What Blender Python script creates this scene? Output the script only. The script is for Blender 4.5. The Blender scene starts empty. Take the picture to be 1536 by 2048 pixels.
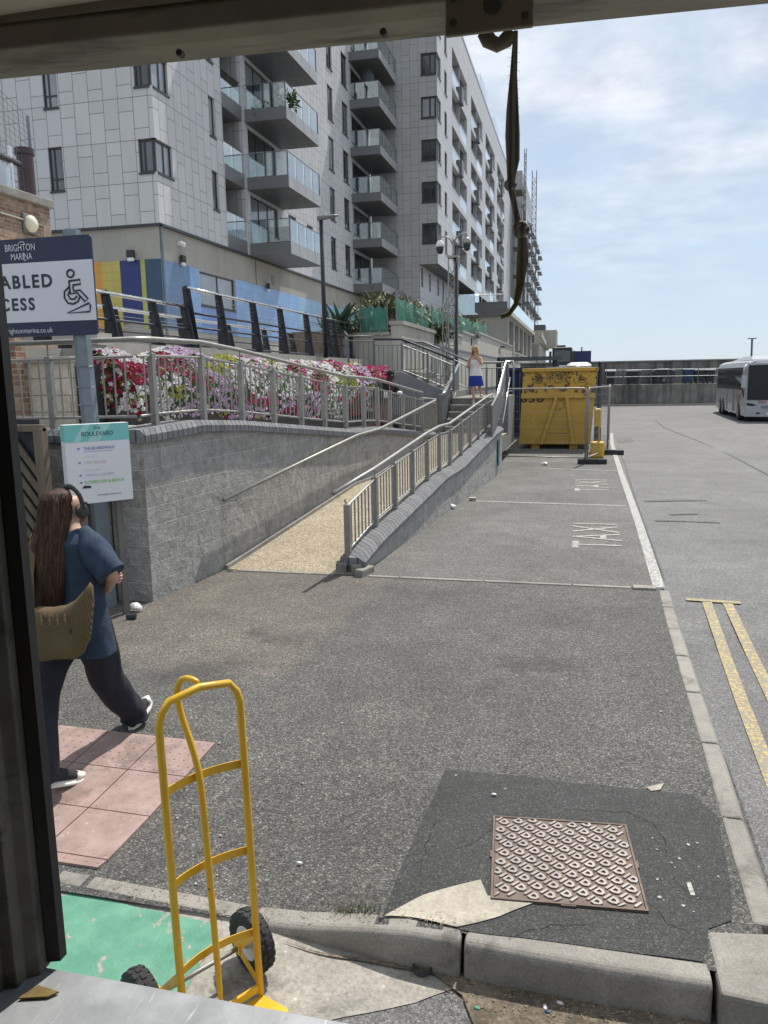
import bpy, bmesh, math, random
from mathutils import Vector, Matrix, noise
random.seed(7)
R_ = math.radians
scene = bpy.context.scene
COL = scene.collection
# ------------------------------------------------------------------ camera
H = 2.35; FPX = 1580.0
PITCH, ROLL, YAW = R_(9.62), R_(-1.0), R_(13.95)
_fw = Vector((0, math.cos(PITCH), -math.sin(PITCH))); _r = Vector((1, 0, 0)); _u = _r.cross(_fw)
_r2 = _r*math.cos(ROLL) + _u*math.sin(ROLL); _u2 = -_r*math.sin(ROLL) + _u*math.cos(ROLL)
_m = Matrix.Rotation(YAW, 3, 'Z')
CR, CU, CF = _m @ _r2, _m @ _u2, _m @ _fw
CAM = Vector((0, 0, H))
cd = bpy.data.cameras.new('camera'); cam = bpy.data.objects.new('camera', cd); COL.objects.link(cam)
cd.sensor_fit = 'HORIZONTAL'; cd.sensor_width = 36.0; cd.lens = 36.0*FPX/1536
cd.clip_start = 0.05; cd.clip_end = 6000
cam.matrix_world = Matrix(((CR.x, CU.x, -CF.x, 0), (CR.y, CU.y, -CF.y, 0), (CR.z, CU.z, -CF.z, H), (0, 0, 0, 1)))
scene.camera = cam
# ------------------------------------------------------------------ light
SUN_EL, SUN_AZ = R_(57), R_(15)          # azimuth clockwise from +Y
EXPO = 0.42
w = bpy.data.worlds.new('World'); scene.world = w; w.use_nodes = True
nt = w.node_tree; nt.nodes.clear()
def wn(t, **k):
    n = nt.nodes.new(t)
    for a, b in k.items(): setattr(n, a, b)
    return n
def wl(a, b): nt.links.new(a, b)
out = wn('ShaderNodeOutputWorld'); bg = wn('ShaderNodeBackground'); bg.inputs[1].default_value = 0.12
sky = wn('ShaderNodeTexSky', sky_type='NISHITA', sun_disc=False, sun_elevation=SUN_EL, sun_rotation=SUN_AZ, altitude=5, air_density=1.0, dust_density=0.4, ozone_density=2.0)
tc = wn('ShaderNodeTexCoord'); sep = wn('ShaderNodeSeparateXYZ'); wl(tc.outputs['Generated'], sep.inputs[0])
zz = wn('ShaderNodeMath', operation='ADD'); wl(sep.outputs[2], zz.inputs[0]); zz.inputs[1].default_value = 0.16
dx = wn('ShaderNodeMath', operation='DIVIDE'); wl(sep.outputs[0], dx.inputs[0]); wl(zz.outputs[0], dx.inputs[1])
dy = wn('ShaderNodeMath', operation='DIVIDE'); wl(sep.outputs[1], dy.inputs[0]); wl(zz.outputs[0], dy.inputs[1])
cb = wn('ShaderNodeCombineXYZ'); wl(dx.outputs[0], cb.inputs[0]); wl(dy.outputs[0], cb.inputs[1])
n1 = wn('ShaderNodeTexNoise'); n1.inputs['Scale'].default_value = 2.3; n1.inputs['Detail'].default_value = 9; n1.inputs['Roughness'].default_value = 0.55; n1.inputs['Distortion'].default_value = 0.35
wl(cb.outputs[0], n1.inputs['Vector'])
rp = wn('ShaderNodeValToRGB'); rp.color_ramp.elements[0].position = 0.27; rp.color_ramp.elements[0].color = (0, 0, 0, 1); rp.color_ramp.elements[1].position = 0.60; rp.color_ramp.elements[1].color = (1, 1, 1, 1)
wl(n1.outputs[0], rp.inputs[0])
# more cloud overhead, clear pale band near the horizon
ze = wn('ShaderNodeMapRange'); ze.inputs[1].default_value = 0.07; ze.inputs[2].default_value = 0.30; ze.inputs[3].default_value = 0.06; ze.inputs[4].default_value = 1.0
wl(sep.outputs[2], ze.inputs[0])
cm = wn('ShaderNodeMath', operation='MULTIPLY'); wl(rp.outputs[0], cm.inputs[0]); wl(ze.outputs[0], cm.inputs[1])
cm2 = wn('ShaderNodeMath', operation='MULTIPLY'); wl(cm.outputs[0], cm2.inputs[0]); cm2.inputs[1].default_value = 0.92
pal = wn('ShaderNodeMixRGB', blend_type='MIX'); pal.inputs[0].default_value = 0.82; wl(sky.outputs[0], pal.inputs[1]); pal.inputs[2].default_value = (3.45, 4.25, 5.15, 1)
mx = wn('ShaderNodeMixRGB', blend_type='MIX'); wl(cm2.outputs[0], mx.inputs[0]); wl(pal.outputs[0], mx.inputs[1])
n2 = wn('ShaderNodeTexNoise'); n2.inputs['Scale'].default_value = 3.6; n2.inputs['Detail'].default_value = 8; n2.inputs['Roughness'].default_value = 0.6; wl(cb.outputs[0], n2.inputs['Vector'])
r2 = wn('ShaderNodeValToRGB'); r2.color_ramp.elements[0].position = 0.36; r2.color_ramp.elements[0].color = (.60, .66, .75, 1); r2.color_ramp.elements[1].position = 0.62; r2.color_ramp.elements[1].color = (1, 1, 1, 1); wl(n2.outputs[0], r2.inputs[0])
cs = wn('ShaderNodeMixRGB', blend_type='MULTIPLY'); cs.inputs[0].default_value = 1.0; wl(r2.outputs[0], cs.inputs[1]); cs.inputs[2].default_value = (6.2, 6.35, 6.6, 1); wl(cs.outputs[0], mx.inputs[2])
wl(mx.outputs[0], bg.inputs[0]); wl(bg.outputs[0], out.inputs[0])
sl = bpy.data.lights.new('sun', 'SUN'); sl.energy = 3.7; sl.angle = R_(0.6); sl.color = (1.0, 0.95, 0.86)
so = bpy.data.objects.new('sun', sl); COL.objects.link(so); so.location = (20, 60, 90)
_sd = Vector((math.sin(SUN_AZ)*math.cos(SUN_EL), math.cos(SUN_AZ)*math.cos(SUN_EL), math.sin(SUN_EL)))
so.rotation_euler = _sd.to_track_quat('Z', 'Y').to_euler()
scene.view_settings.view_transform = 'Standard'; scene.view_settings.look = 'None'; scene.view_settings.gamma = 1
scene.view_settings.exposure = EXPO
scene.cycles.max_bounces = 7; scene.cycles.diffuse_bounces = 4; scene.cycles.transparent_max_bounces = 16
# ------------------------------------------------------------------ measuring: photo pixel -> world point
def ray(x, y): return CR*((x-768)/FPX) - CU*((y-1024)/FPX) + CF
def G(x, y, z=0.0):
    d = ray(x, y); return CAM + d*((z-H)/d.z)
def PY(x, y, Y):
    d = ray(x, y); return CAM + d*(Y/d.y)
def PX(x, y, X):
    d = ray(x, y); return CAM + d*(X/d.x)
# ------------------------------------------------------------------ mesh helpers
def frames(pts, closed=False):
    pts = [Vector(p) for p in pts]; n = len(pts); T = []
    for i in range(n):
        if closed: t = pts[(i+1) % n]-pts[i-1]
        else:
            a = pts[max(i-1, 0)]; b = pts[min(i+1, n-1)]; t = b-a
        T.append(t.normalized() if t.length > 1e-9 else Vector((0, 0, 1)))
    up = Vector((0, 0, 1)) if abs(T[0].z) < 0.9 else Vector((0, 1, 0))
    N = [(up - T[0]*up.dot(T[0])).normalized()]
    for i in range(1, n):
        v = N[-1] - T[i]*N[-1].dot(T[i]); N.append(v.normalized() if v.length > 1e-6 else N[-1])
    return pts, T, N
class MB:
    def __init__(s): s.v = []; s.f = []; s.mi = []; s.cur = 0
    def add(s, v, f):
        o = len(s.v); s.v += [Vector(p) for p in v]; s.f += [tuple(i+o for i in q) for q in f]; s.mi += [s.cur]*len(f); return s
    def box(s, x0, y0, z0, x1, y1, z1):
        v = [(x, y, z) for z in (z0, z1) for y in (y0, y1) for x in (x0, x1)]
        return s.add(v, [(0, 2, 3, 1), (4, 5, 7, 6), (0, 1, 5, 4), (2, 6, 7, 3), (0, 4, 6, 2), (1, 3, 7, 5)])
    def obox(s, c, sx, sy, sz, rz=0.0, M=None):
        M = M or Matrix.Rotation(rz, 3, 'Z'); c = Vector(c)
        v = [c + M @ Vector((x*sx/2, y*sy/2, z*sz/2)) for z in (-1, 1) for y in (-1, 1) for x in (-1, 1)]
        return s.add(v, [(0, 2, 3, 1), (4, 5, 7, 6), (0, 1, 5, 4), (2, 6, 7, 3), (0, 4, 6, 2), (1, 3, 7, 5)])
    def bar(s, a, b, wx, wy=None, up=None):
        """rectangular bar from a to b"""
        a, b = Vector(a), Vector(b); wy = wy or wx; t = (b-a).normalized()
        up = Vector(up) if up else (Vector((0, 0, 1)) if abs(t.z) < 0.95 else Vector((0, 1, 0)))
        sd = t.cross(up).normalized(); u2 = sd.cross(t)
        v = [p + sd*(i*wx/2) + u2*(j*wy/2) for p in (a, b) for j in (-1, 1) for i in (-1, 1)]
        return s.add(v, [(0, 2, 3, 1), (4, 5, 7, 6), (0, 1, 5, 4), (2, 6, 7, 3), (0, 4, 6, 2), (1, 3, 7, 5)])
    def tube(s, pts, r, n=8, closed=False, cap=True):
        pts, T, N = frames(pts, closed); m = len(pts)
        rs = r if isinstance(r, (list, tuple)) else [r]*m
        o = len(s.v); fs = []
        vs = []
        for p, t, nn, q in zip(pts, T, N, rs):
            b = t.cross(nn)
            for k in range(n):
                a = 2*math.pi*k/n; vs.append(p + (nn*math.cos(a) + b*math.sin(a))*q)
        rng = m if closed else m-1
        for i in range(rng):
            for k in range(n):
                j = (i+1) % m; fs.append((i*n+k, i*n+(k+1) % n, j*n+(k+1) % n, j*n+k))
        if cap and not closed: fs.append(tuple(range(n-1, -1, -1))); fs.append(tuple((m-1)*n+k for k in range(n)))
        return s.add(vs, fs)
    def loft(s, rings, cap=True, closed=True):
        n = len(rings[0]); vs = [p for r in rings for p in r]; fs = []
        for i in range(len(rings)-1):
            for k in range(n if closed else n-1):
                fs.append((i*n+k, i*n+(k+1) % n, (i+1)*n+(k+1) % n, (i+1)*n+k))
        if cap: fs.append(tuple(range(n-1, -1, -1))); fs.append(tuple((len(rings)-1)*n+k for k in range(n)))
        return s.add(vs, fs)
    def poly(s, pts): return s.add(pts, [tuple(range(len(pts)))])
    def prism(s, pts, vec):
        pts = [Vector(p) for p in pts]; vec = Vector(vec); n = len(pts)
        fs = [tuple(range(n-1, -1, -1)), tuple(range(n, 2*n))] + [(i, (i+1) % n, n+(i+1) % n, n+i) for i in range(n)]
        return s.add(pts + [p+vec for p in pts], fs)
    def ball(s, c, rx, ry=None, rz=None, nu=14, nv=9, M=None):
        ry = ry or rx; rz = rz or rx; c = Vector(c); vs = [Vector((0, 0, -1))]; fs = []
        for j in range(1, nv):
            t = math.pi*j/nv - math.pi/2
            for i in range(nu):
                a = 2*math.pi*i/nu; vs.append(Vector((math.cos(t)*math.cos(a), math.cos(t)*math.sin(a), math.sin(t))))
        vs.append(Vector((0, 0, 1)))
        for i in range(nu): fs.append((0, 1+(i+1) % nu, 1+i))
        for j in range(nv-2):
            for i in range(nu): fs.append((1+j*nu+i, 1+j*nu+(i+1) % nu, 1+(j+1)*nu+(i+1) % nu, 1+(j+1)*nu+i))
        L = len(vs)-1
        for i in range(nu): fs.append((L, 1+(nv-2)*nu+i, 1+(nv-2)*nu+(i+1) % nu))
        M = M or Matrix.Identity(3)
        return s.add([c + M @ Vector((v.x*rx, v.y*ry, v.z*rz)) for v in vs], fs)
    def grid(s, xs, ys, zf, skip=None):
        o = []; n = len(xs)
        for y in ys:
            for x in xs: o.append((x, y, zf(x, y)))
        fs = []
        for j in range(len(ys)-1):
            for i in range(n-1):
                if skip and skip((xs[i]+xs[i+1])/2, (ys[j]+ys[j+1])/2): continue
                fs.append((j*n+i, j*n+i+1, (j+1)*n+i+1, (j+1)*n+i))
        return s.add(o, fs)
    def jitter(s, amp, sc=5.0, seed=0.0):
        s.v = [v + noise.noise_vector(v*sc + Vector((seed, 0, 0)))*amp for v in s.v]; return s
    def build(s, name, mat, parent=None, smooth=False, bevel=0, sub=0, label=None, cat=None, group=None, kind=None, base=None):
        mesh = bpy.data.meshes.new(name)
        if parent is not None: off = parent['_o'] if '_o' in parent.keys() else (0, 0, 0)
        elif kind == 'structure': off = (0, 0, 0)
        else:
            xs = [v.x for v in s.v]; ys = [v.y for v in s.v]; zs = [v.z for v in s.v]
            off = base or ((min(xs)+max(xs))/2, (min(ys)+max(ys))/2, min(zs))
        off = Vector(off)
        mesh.from_pydata([v-off for v in s.v], [], s.f)
        mats = mat if isinstance(mat, (list, tuple)) else [mat]
        for m in mats: mesh.materials.append(m)
        if len(mats) > 1: mesh.polygons.foreach_set('material_index', s.mi)
        if smooth: mesh.polygons.foreach_set('use_smooth', [True]*len(mesh.polygons))
        mesh.update()
        o = bpy.data.objects.new(name, mesh); COL.objects.link(o)
        if parent is not None: o.parent = parent
        else: o.location = off
        o['_o'] = tuple(off)
        if bevel:
            b = o.modifiers.new('bevel', 'BEVEL'); b.width = bevel; b.segments = 2; b.limit_method = 'ANGLE'; b.angle_limit = R_(40)
        if sub:
            b = o.modifiers.new('sub', 'SUBSURF'); b.levels = sub; b.render_levels = sub
        if label and parent is None or label: o['label'] = label
        if cat: o['category'] = cat
        if group: o['group'] = group
        if kind: o['kind'] = kind
        return o
def thing(name, label, cat, loc, group=None):
    o = bpy.data.objects.new(name, None); COL.objects.link(o); o.location = loc; o.empty_display_size = 0.2
    o['label'] = label; o['category'] = cat; o['_o'] = tuple(loc)
    if group: o['group'] = group
    return o
def copy_thing(o, loc, label=None, parent=None):
    c = o.copy(); COL.objects.link(c)
    if parent is None:
        c.location = loc
        if label: c['label'] = label
    else: c.parent = parent
    for ch in list(o.children): copy_thing(ch, None, None, c)
    return c
def struct(mb, name, mat, **k): return mb.build(name, mat, kind='structure', **k)
def text(name, s, mat, origin, xdir, ydir, size, parent, ext=0.002, align='CENTER', sx=1.0, spacing=1.0, bold=0.0):
    cu = bpy.data.curves.new(name, 'FONT'); cu.body = s; cu.size = 1.0; cu.align_x = align; cu.align_y = 'CENTER'; cu.space_character = spacing
    cu.offset = bold; cu.resolution_u = 3
    t = bpy.data.objects.new('t', cu); COL.objects.link(t)
    bpy.context.view_layer.update()
    me = bpy.data.meshes.new_from_object(t.evaluated_get(bpy.context.evaluated_depsgraph_get()))
    bpy.data.objects.remove(t)
    mb = MB(); X, Y = Vector(xdir).normalized(), Vector(ydir).normalized(); Z = X.cross(Y); o = Vector(origin)
    mb.add([o + X*(v.co.x*size*sx) + Y*(v.co.y*size) + Z*ext for v in me.vertices], [tuple(p.vertices) for p in me.polygons])
    bpy.data.meshes.remove(me)
    return mb.build(name, mat, parent) if parent is not None else mb
# ------------------------------------------------------------------ materials
class NT:
    def __init__(s, name):
        s.m = bpy.data.materials.new(name); s.m.use_nodes = True; s.t = s.m.node_tree
        s.b = s.t.nodes['Principled BSDF']; s.tc = s.n('ShaderNodeTexCoord'); s.geo = s.n('ShaderNodeNewGeometry')
    def n(s, t, **k):
        x = s.t.nodes.new(t)
        for a, b in k.items(): setattr(x, a, b)
        return x
    def l(s, a, b): s.t.links.new(a, b)
    def math(s, op, a, b=None, c=None):
        x = s.n('ShaderNodeMath', operation=op)
        for i, q in enumerate((a, b, c)):
            if q is None: continue
            if isinstance(q, (int, float)): x.inputs[i].default_value = q
            else: s.l(q, x.inputs[i])
        return x.outputs[0]
    def noise(s, vec, scale, detail=4, rough=0.5, dist=0.0):
        x = s.n('ShaderNodeTexNoise'); x.inputs['Scale'].default_value = scale; x.inputs['Detail'].default_value = detail; x.inputs['Roughness'].default_value = rough; x.inputs['Distortion'].default_value = dist
        s.l(vec, x.inputs['Vector']); return x.outputs[0]
    def mapv(s, vec, scale=(1, 1, 1), loc=(0, 0, 0), rot=(0, 0, 0)):
        x = s.n('ShaderNodeMapping'); x.inputs['Scale'].default_value = scale; x.inputs['Location'].default_value = loc; x.inputs['Rotation'].default_value = rot
        s.l(vec, x.inputs['Vector']); return x.outputs[0]
    def ramp(s, fac, stops, interp='LINEAR'):
        x = s.n('ShaderNodeValToRGB'); x.color_ramp.interpolation = interp
        e = x.color_ramp.elements
        while len(e) < len(stops): e.new(0.5)
        for q, (p, c) in zip(e, stops): q.position = p; q.color = (c if isinstance(c, tuple) else (c, c, c)) + (1,)
        s.l(fac, x.inputs[0]); return x.outputs[0]
    def mix(s, fac, a, b, mode='MIX'):
        x = s.n('ShaderNodeMixRGB', blend_type=mode)
        for i, q in enumerate((fac, a, b)):
            if isinstance(q, (int, float)): x.inputs[i].default_value = q
            elif isinstance(q, tuple): x.inputs[i].default_value = q + (1,)
            else: s.l(q, x.inputs[i])
        return x.outputs[0]
    def bump(s, h, strength, dist=0.01, prev=None):
        x = s.n('ShaderNodeBump'); x.inputs['Strength'].default_value = strength; x.inputs['Distance'].default_value = dist
        s.l(h, x.inputs['Height'])
        if prev is not None: s.l(prev, x.inputs['Normal'])
        return x.outputs[0]
    def done(s, col=None, rough=None, norm=None, metal=None):
        for k, q in (('Base Color', col), ('Roughness', rough), ('Normal', norm), ('Metallic', metal)):
            if q is None: continue
            if isinstance(q, (int, float)): s.b.inputs[k].default_value = q
            elif isinstance(q, tuple): s.b.inputs[k].default_value = q + (1,)
            else: s.l(q, s.b.inputs[k])
        return s.m
def pm(name, col, rough=0.6, metal=0.0, var=0.18, scale=3.0, bump=0.0, bscale=60.0, spots=None, spotscale=14.0, spotpos=0.66, streak=False):
    """plain weathered surface: colour mottled by two noises, optional dirt spots and bump"""
    s = NT(name); P = s.tc.outputs['Object']
    if streak: P2 = s.mapv(P, (scale*2, scale*2, scale*0.25)); f = s.noise(P2, 1.0, 5, 0.6)
    else: f = s.noise(P, scale, 5, 0.6)
    a = tuple(c*(1-var) for c in col); b = tuple(min(1, c*(1+var)) for c in col)
    c = s.ramp(f, [(0.3, a), (0.7, b)])
    if spots:
        g = s.noise(P, spotscale, 6, 0.65)
        c = s.mix(s.ramp(g, [(spotpos, 0.0), (spotpos+0.06, 1.0)]), c, spots)
    rr = s.ramp(s.noise(P, scale*4, 3), [(0.3, max(0, rough-0.1)), (0.7, min(1, rough+0.1))])
    nm = s.bump(s.noise(P, bscale, 4), bump, 0.01) if bump else None
    return s.done(c, rr, nm, metal)
def asphalt(name, dark, light, chip, scale=1.0, tint=None, bump=0.5, chipth=0.66, patch=0.25, path=None):
    """bound aggregate: every stone a voronoi cell with its own shade, darker binder between"""
    s = NT(name); P = s.geo.outputs['Position']
    v = s.n('ShaderNodeTexVoronoi'); v.inputs['Scale'].default_value = 85*scale; v.inputs['Randomness'].default_value = 1.0; s.l(P, v.inputs['Vector'])
    sr = s.n('ShaderNodeSeparateColor'); s.l(v.outputs['Color'], sr.inputs[0])
    mid = tuple((a+b)/2 for a, b in zip(dark, light))
    def stones(dk, md, lt, ch):
        c = s.ramp(sr.outputs[0], [(0.0, dk), (0.45, md), (0.80, lt), (0.90, lt), (0.97, ch)])
        return c
    c = stones(dark, mid, light, chip)
    n2 = s.noise(P, 0.55, 6, 0.62); n3 = s.noise(P, 2.6, 6, 0.65); n4 = s.noise(P, 18, 4, 0.6)
    if path is not None:
        c = s.mix(path(s, P), c, stones((.075, .065, .055), (.135, .118, .10), (.20, .178, .15), (.30, .275, .24)))
    if path is not None:
        for cx, cy, r in ((gp0[0], gp0[1], .42), (gp1[0], gp1[1], .55), (gp2[0], gp2[1], .35)):
            dd = s.n('ShaderNodeVectorMath', operation='DISTANCE'); s.l(s.mapv(P, (1, 1.5, 0)), dd.inputs[0]); dd.inputs[1].default_value = (cx, cy*1.5, 0)
            q = s.math('ADD', dd.outputs['Value'], s.math('MULTIPLY', s.math('SUBTRACT', n3, 0.5), 0.9))
            c = s.mix(s.ramp(q, [(r*.3, 0.6), (r, 0.0)]), c, (.038, .035, .032))
    c = s.mix(1.0, c, s.ramp(v.outputs['Distance'], [(0.35, 1.08), (0.75, 0.55)]), 'MULTIPLY')
    c = s.mix(1.0, c, s.ramp(n2, [(0.3, 1-patch), (0.7, 1+patch)]), 'MULTIPLY')
    c = s.mix(0.7, c, s.ramp(n3, [(0.3, 0.75), (0.7, 1.22)]), 'MULTIPLY')
    c = s.mix(0.6, c, s.ramp(n4, [(0.3, 0.75), (0.7, 1.25)]), 'MULTIPLY')
    if tint: c = s.mix(s.ramp(s.noise(P, 0.45, 4, 0.5), [(0.42, 0.0), (0.62, 0.7)]), c, tint)
    h = s.math('SUBTRACT', s.math('MULTIPLY', sr.outputs[1], 0.6), v.outputs['Distance'])
    return s.done(c, 0.82, s.bump(h, bump, 0.005))
def conc(name, dark, light, chip, scale=1.0, bump=0.5, chipth=0.72, patch=0.25, stain=None):
    """cast or worn concrete: fine noise grain, broad mottling, a few chips"""
    s = NT(name); P = s.geo.outputs['Position']
    n1 = s.noise(P, 95*scale, 5, 0.75); n2 = s.noise(P, 0.9, 6, 0.65); n3 = s.noise(P, 5.0, 7, 0.68)
    c = s.ramp(n1, [(0.30, dark), (0.66, light)])
    v = s.n('ShaderNodeTexVoronoi'); v.inputs['Scale'].default_value = 60*scale; s.l(P, v.inputs['Vector'])
    ch = s.math('MULTIPLY', s.ramp(v.outputs['Distance'], [(0.16, 1.0), (0.32, 0.0)]), s.ramp(v.outputs['Color'], [(chipth, 0.0), (chipth+0.05, 1.0)]))
    c = s.mix(s.math('MULTIPLY', ch, 0.8), c, chip)
    c = s.mix(1.0, c, s.ramp(n2, [(0.3, 1-patch), (0.7, 1+patch)]), 'MULTIPLY')
    c = s.mix(0.8, c, s.ramp(n3, [(0.3, 0.72), (0.7, 1.2)]), 'MULTIPLY')
    st = s.noise(P, 3.3, 8, 0.7, 0.4); c = s.mix(s.ramp(st, [(0.54, 0.0), (0.66, 0.75)]), c, stain or tuple(q*0.55 for q in dark))
    return s.done(c, 0.85, s.bump(s.math('ADD', n1, n3), bump, 0.008))
gp0, gp1, gp2 = G(575, 1272), G(400, 1345), G(1060, 1330)
def brownpath(s, P):
    sp = s.n('ShaderNodeSeparateXYZ'); s.l(P, sp.inputs[0])
    f1 = s.math('SUBTRACT', s.math('ADD', -2.35, s.math('MULTIPLY', sp.outputs[1], 0.03)), sp.outputs[0]); f2 = s.math('SUBTRACT', sp.outputs[1], 5.55)
    f = s.math('ADD', s.math('MINIMUM', f1, f2), s.math('MULTIPLY', s.math('SUBTRACT', s.noise(P, 2.2, 6, .65), 0.5), 0.55))
    return s.ramp(f, [(0.0, 0.0), (0.16, 0.9)])
M = {}
M['pave'] = asphalt('pavement_asphalt', (.046, .044, .041), (.150, .145, .134), (.27, .26, .235), 1.2, bump=0.9, path=brownpath)
M['brown'] = asphalt('old_brown_asphalt', (.055, .047, .041), (.165, .148, .130), (.42, .40, .36), 1.0)
M['patchdark'] = asphalt('fresh_tarmac', (.027, .027, .028), (.064, .064, .064), (.12, .12, .12), 1.7, bump=0.5)
M['bay'] = asphalt('taxi_bay_asphalt', (.065, .063, .06), (.17, .165, .154), (.29, .28, .255), 1.1)
M['road'] = asphalt('road_asphalt', (.11, .108, .109), (.20, .198, .198), (.28, .28, .275), 1.25, bump=0.3, patch=0.18)
M['ground'] = pm('far_ground', (.22, .21, .2), .9)
M['ramp'] = asphalt('buff_ramp_surface', (.25, .20, .13), (.46, .39, .28), (.6, .54, .42), 0.8, bump=0.3, chipth=.8, patch=0.1)
M['frontconc'] = conc('worn_concrete', (.21, .19, .165), (.40, .375, .33), (.5, .48, .44), 0.5, bump=0.35, chipth=.85, patch=.2)
M['cream'] = conc('pale_concrete_patch', (.33, .30, .24), (.50, .46, .38), (.55, .52, .45), 0.6, bump=0.3, chipth=.85)
M['kerb'] = conc('kerb_concrete', (.20, .185, .165), (.335, .315, .28), (.42, .4, .36), 1.0, bump=0.35, chipth=.88, patch=.2)
M['dirt'] = conc('gutter_dirt', (.07, .055, .04), (.27, .22, .16), (.4, .36, .28), 0.5, bump=0.9, chipth=.75)
def green_paint():
    s = NT('green_road_paint'); P = s.geo.outputs['Position']
    g = s.ramp(s.noise(P, 5, 6, 0.65), [(0.3, (.06, .22, .145)), (0.7, (.14, .34, .235))])
    und = s.ramp(s.noise(P, 40, 4), [(0.3, (.2, .19, .16)), (0.7, (.40, .37, .32))])
    wear = s.ramp(s.noise(P, 9, 8, 0.62, 0.6), [(0.60, 0.0), (0.64, 1.0)])
    return s.done(s.mix(wear, g, und), 0.6, s.bump(s.noise(P, 60, 5), 0.4, 0.006))
M['green'] = green_paint()
def roadpaint(name, col, under, th=0.52):
    s = NT(name); P = s.geo.outputs['Position']
    wear = s.ramp(s.noise(P, 30, 8, 0.7), [(th, 0.0), (th+0.06, 1.0)])
    w2 = s.ramp(s.noise(P, 2.6, 4, 0.6), [(0.45, 0.0), (0.7, 0.9)])
    f = s.math('MAXIMUM', s.math('MULTIPLY', wear, 0.8), s.math('MULTIPLY', w2, s.ramp(s.noise(P, 60, 5), [(0.42, 0.0), (0.55, 1.0)])))
    c = s.ramp(s.noise(P, 12, 4), [(0.3, tuple(q*0.85 for q in col)), (0.7, col)])
    return s.done(s.mix(f, c, under), 0.7, s.bump(s.noise(P, 70, 4), 0.3, 0.004))
M['wline'] = roadpaint('worn_white_paint', (.50, .49, .46), (.15, .148, .145), .465)
M['yline'] = roadpaint('worn_yellow_paint', (.54, .40, .13), (.17, .165, .155), 0.43)
M['wfaint'] = roadpaint('faint_white_paint', (.46, .45, .42), (.135, .133, .125), 0.46)
def slab():
    s = NT('pink_tactile_slab'); P = s.geo.outputs['Position']
    c = s.ramp(s.noise(P, 7, 6, 0.6), [(0.3, (.25, .17, .15)), (0.7, (.40, .285, .255))])
    c = s.mix(s.ramp(s.noise(P, 2.2, 5, 0.6, .4), [(0.55, 0.0), (0.62, 0.65)]), c, (.17, .13, .11))
    c = s.mix(s.ramp(s.noise(P, 45, 3), [(0.66, 0.0), (0.72, 0.8)]), c, (.5, .42, .38))
    return s.done(c, 0.75, s.bump(s.noise(P, 50, 4), 0.3, 0.004))
M['slab'] = slab()
def blocks(name, c1, c2, mort, bw, bh, bump=1.0, rough_scale=9.0, mortar=0.012, mode='xy', bd=0.03):
    s = NT(name); P = s.geo.outputs['Position']
    sp = s.n('ShaderNodeSeparateXYZ'); s.l(P, sp.inputs[0])
    u = s.math('ADD', sp.outputs[0], sp.outputs[1]); cbn = s.n('ShaderNodeCombineXYZ'); s.l(u, cbn.inputs[0]); s.l(sp.outputs[2], cbn.inputs[1])
    br = s.n('ShaderNodeTexBrick'); br.inputs['Scale'].default_value = 1.0; br.inputs['Brick Width'].default_value = bw; br.inputs['Row Height'].default_value = bh; br.inputs['Mortar Size'].default_value = mortar; br.inputs['Mortar Smooth'].default_value = 0.3
    br.inputs['Color1'].default_value = c1+(1,); br.inputs['Color2'].default_value = c2+(1,); br.inputs['Mortar'].default_value = mort+(1,)
    s.l(cbn.outputs[0], br.inputs['Vector'])
    r1 = s.noise(P, rough_scale, 7, 0.62, 0.5); r2 = s.noise(P, rough_scale*7, 5, 0.6)
    c = s.mix(0.75, br.outputs['Color'], s.ramp(r1, [(0.28, 0.66), (0.5, 1.0), (0.72, 1.36)]), 'MULTIPLY')
    c = s.mix(0.5, c, s.ramp(r2, [(0.3, 0.75), (0.7, 1.25)]), 'MULTIPLY')
    st = s.noise(s.mapv(P, (2.5, 2.5, 0.5)), 1.0, 5, 0.6)
    c = s.mix(s.ramp(st, [(0.55, 0.0), (0.75, 0.5)]), c, tuple(q*0.45 for q in c1))
    h = s.math('ADD', s.math('MULTIPLY', r1, 1.0), s.math('MULTIPLY', r2, 0.35))
    h = s.math('MULTIPLY', h, s.math('SUBTRACT', 1.0, s.math('MULTIPLY', br.outputs['Fac'], 0.5)))
    return s.done(c, 0.9, s.bump(h, bump, bd))
M['split'] = blocks('split_face_block', (.37, .36, .34), (.45, .44, .415), (.52, .505, .475), .42, .205, .95, 8.0, .008, bd=0.10)
M['brick'] = blocks('weathered_brick', (.22, .115, .075), (.36, .25, .17), (.33, .28, .22), .225, .075, .6, 6.0, .012)
M['creamblock'] = blocks('cream_painted_block', (.48, .44, .36), (.53, .49, .41), (.24, .21, .16), .45, .22, .3, 3.0, .008)
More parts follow.
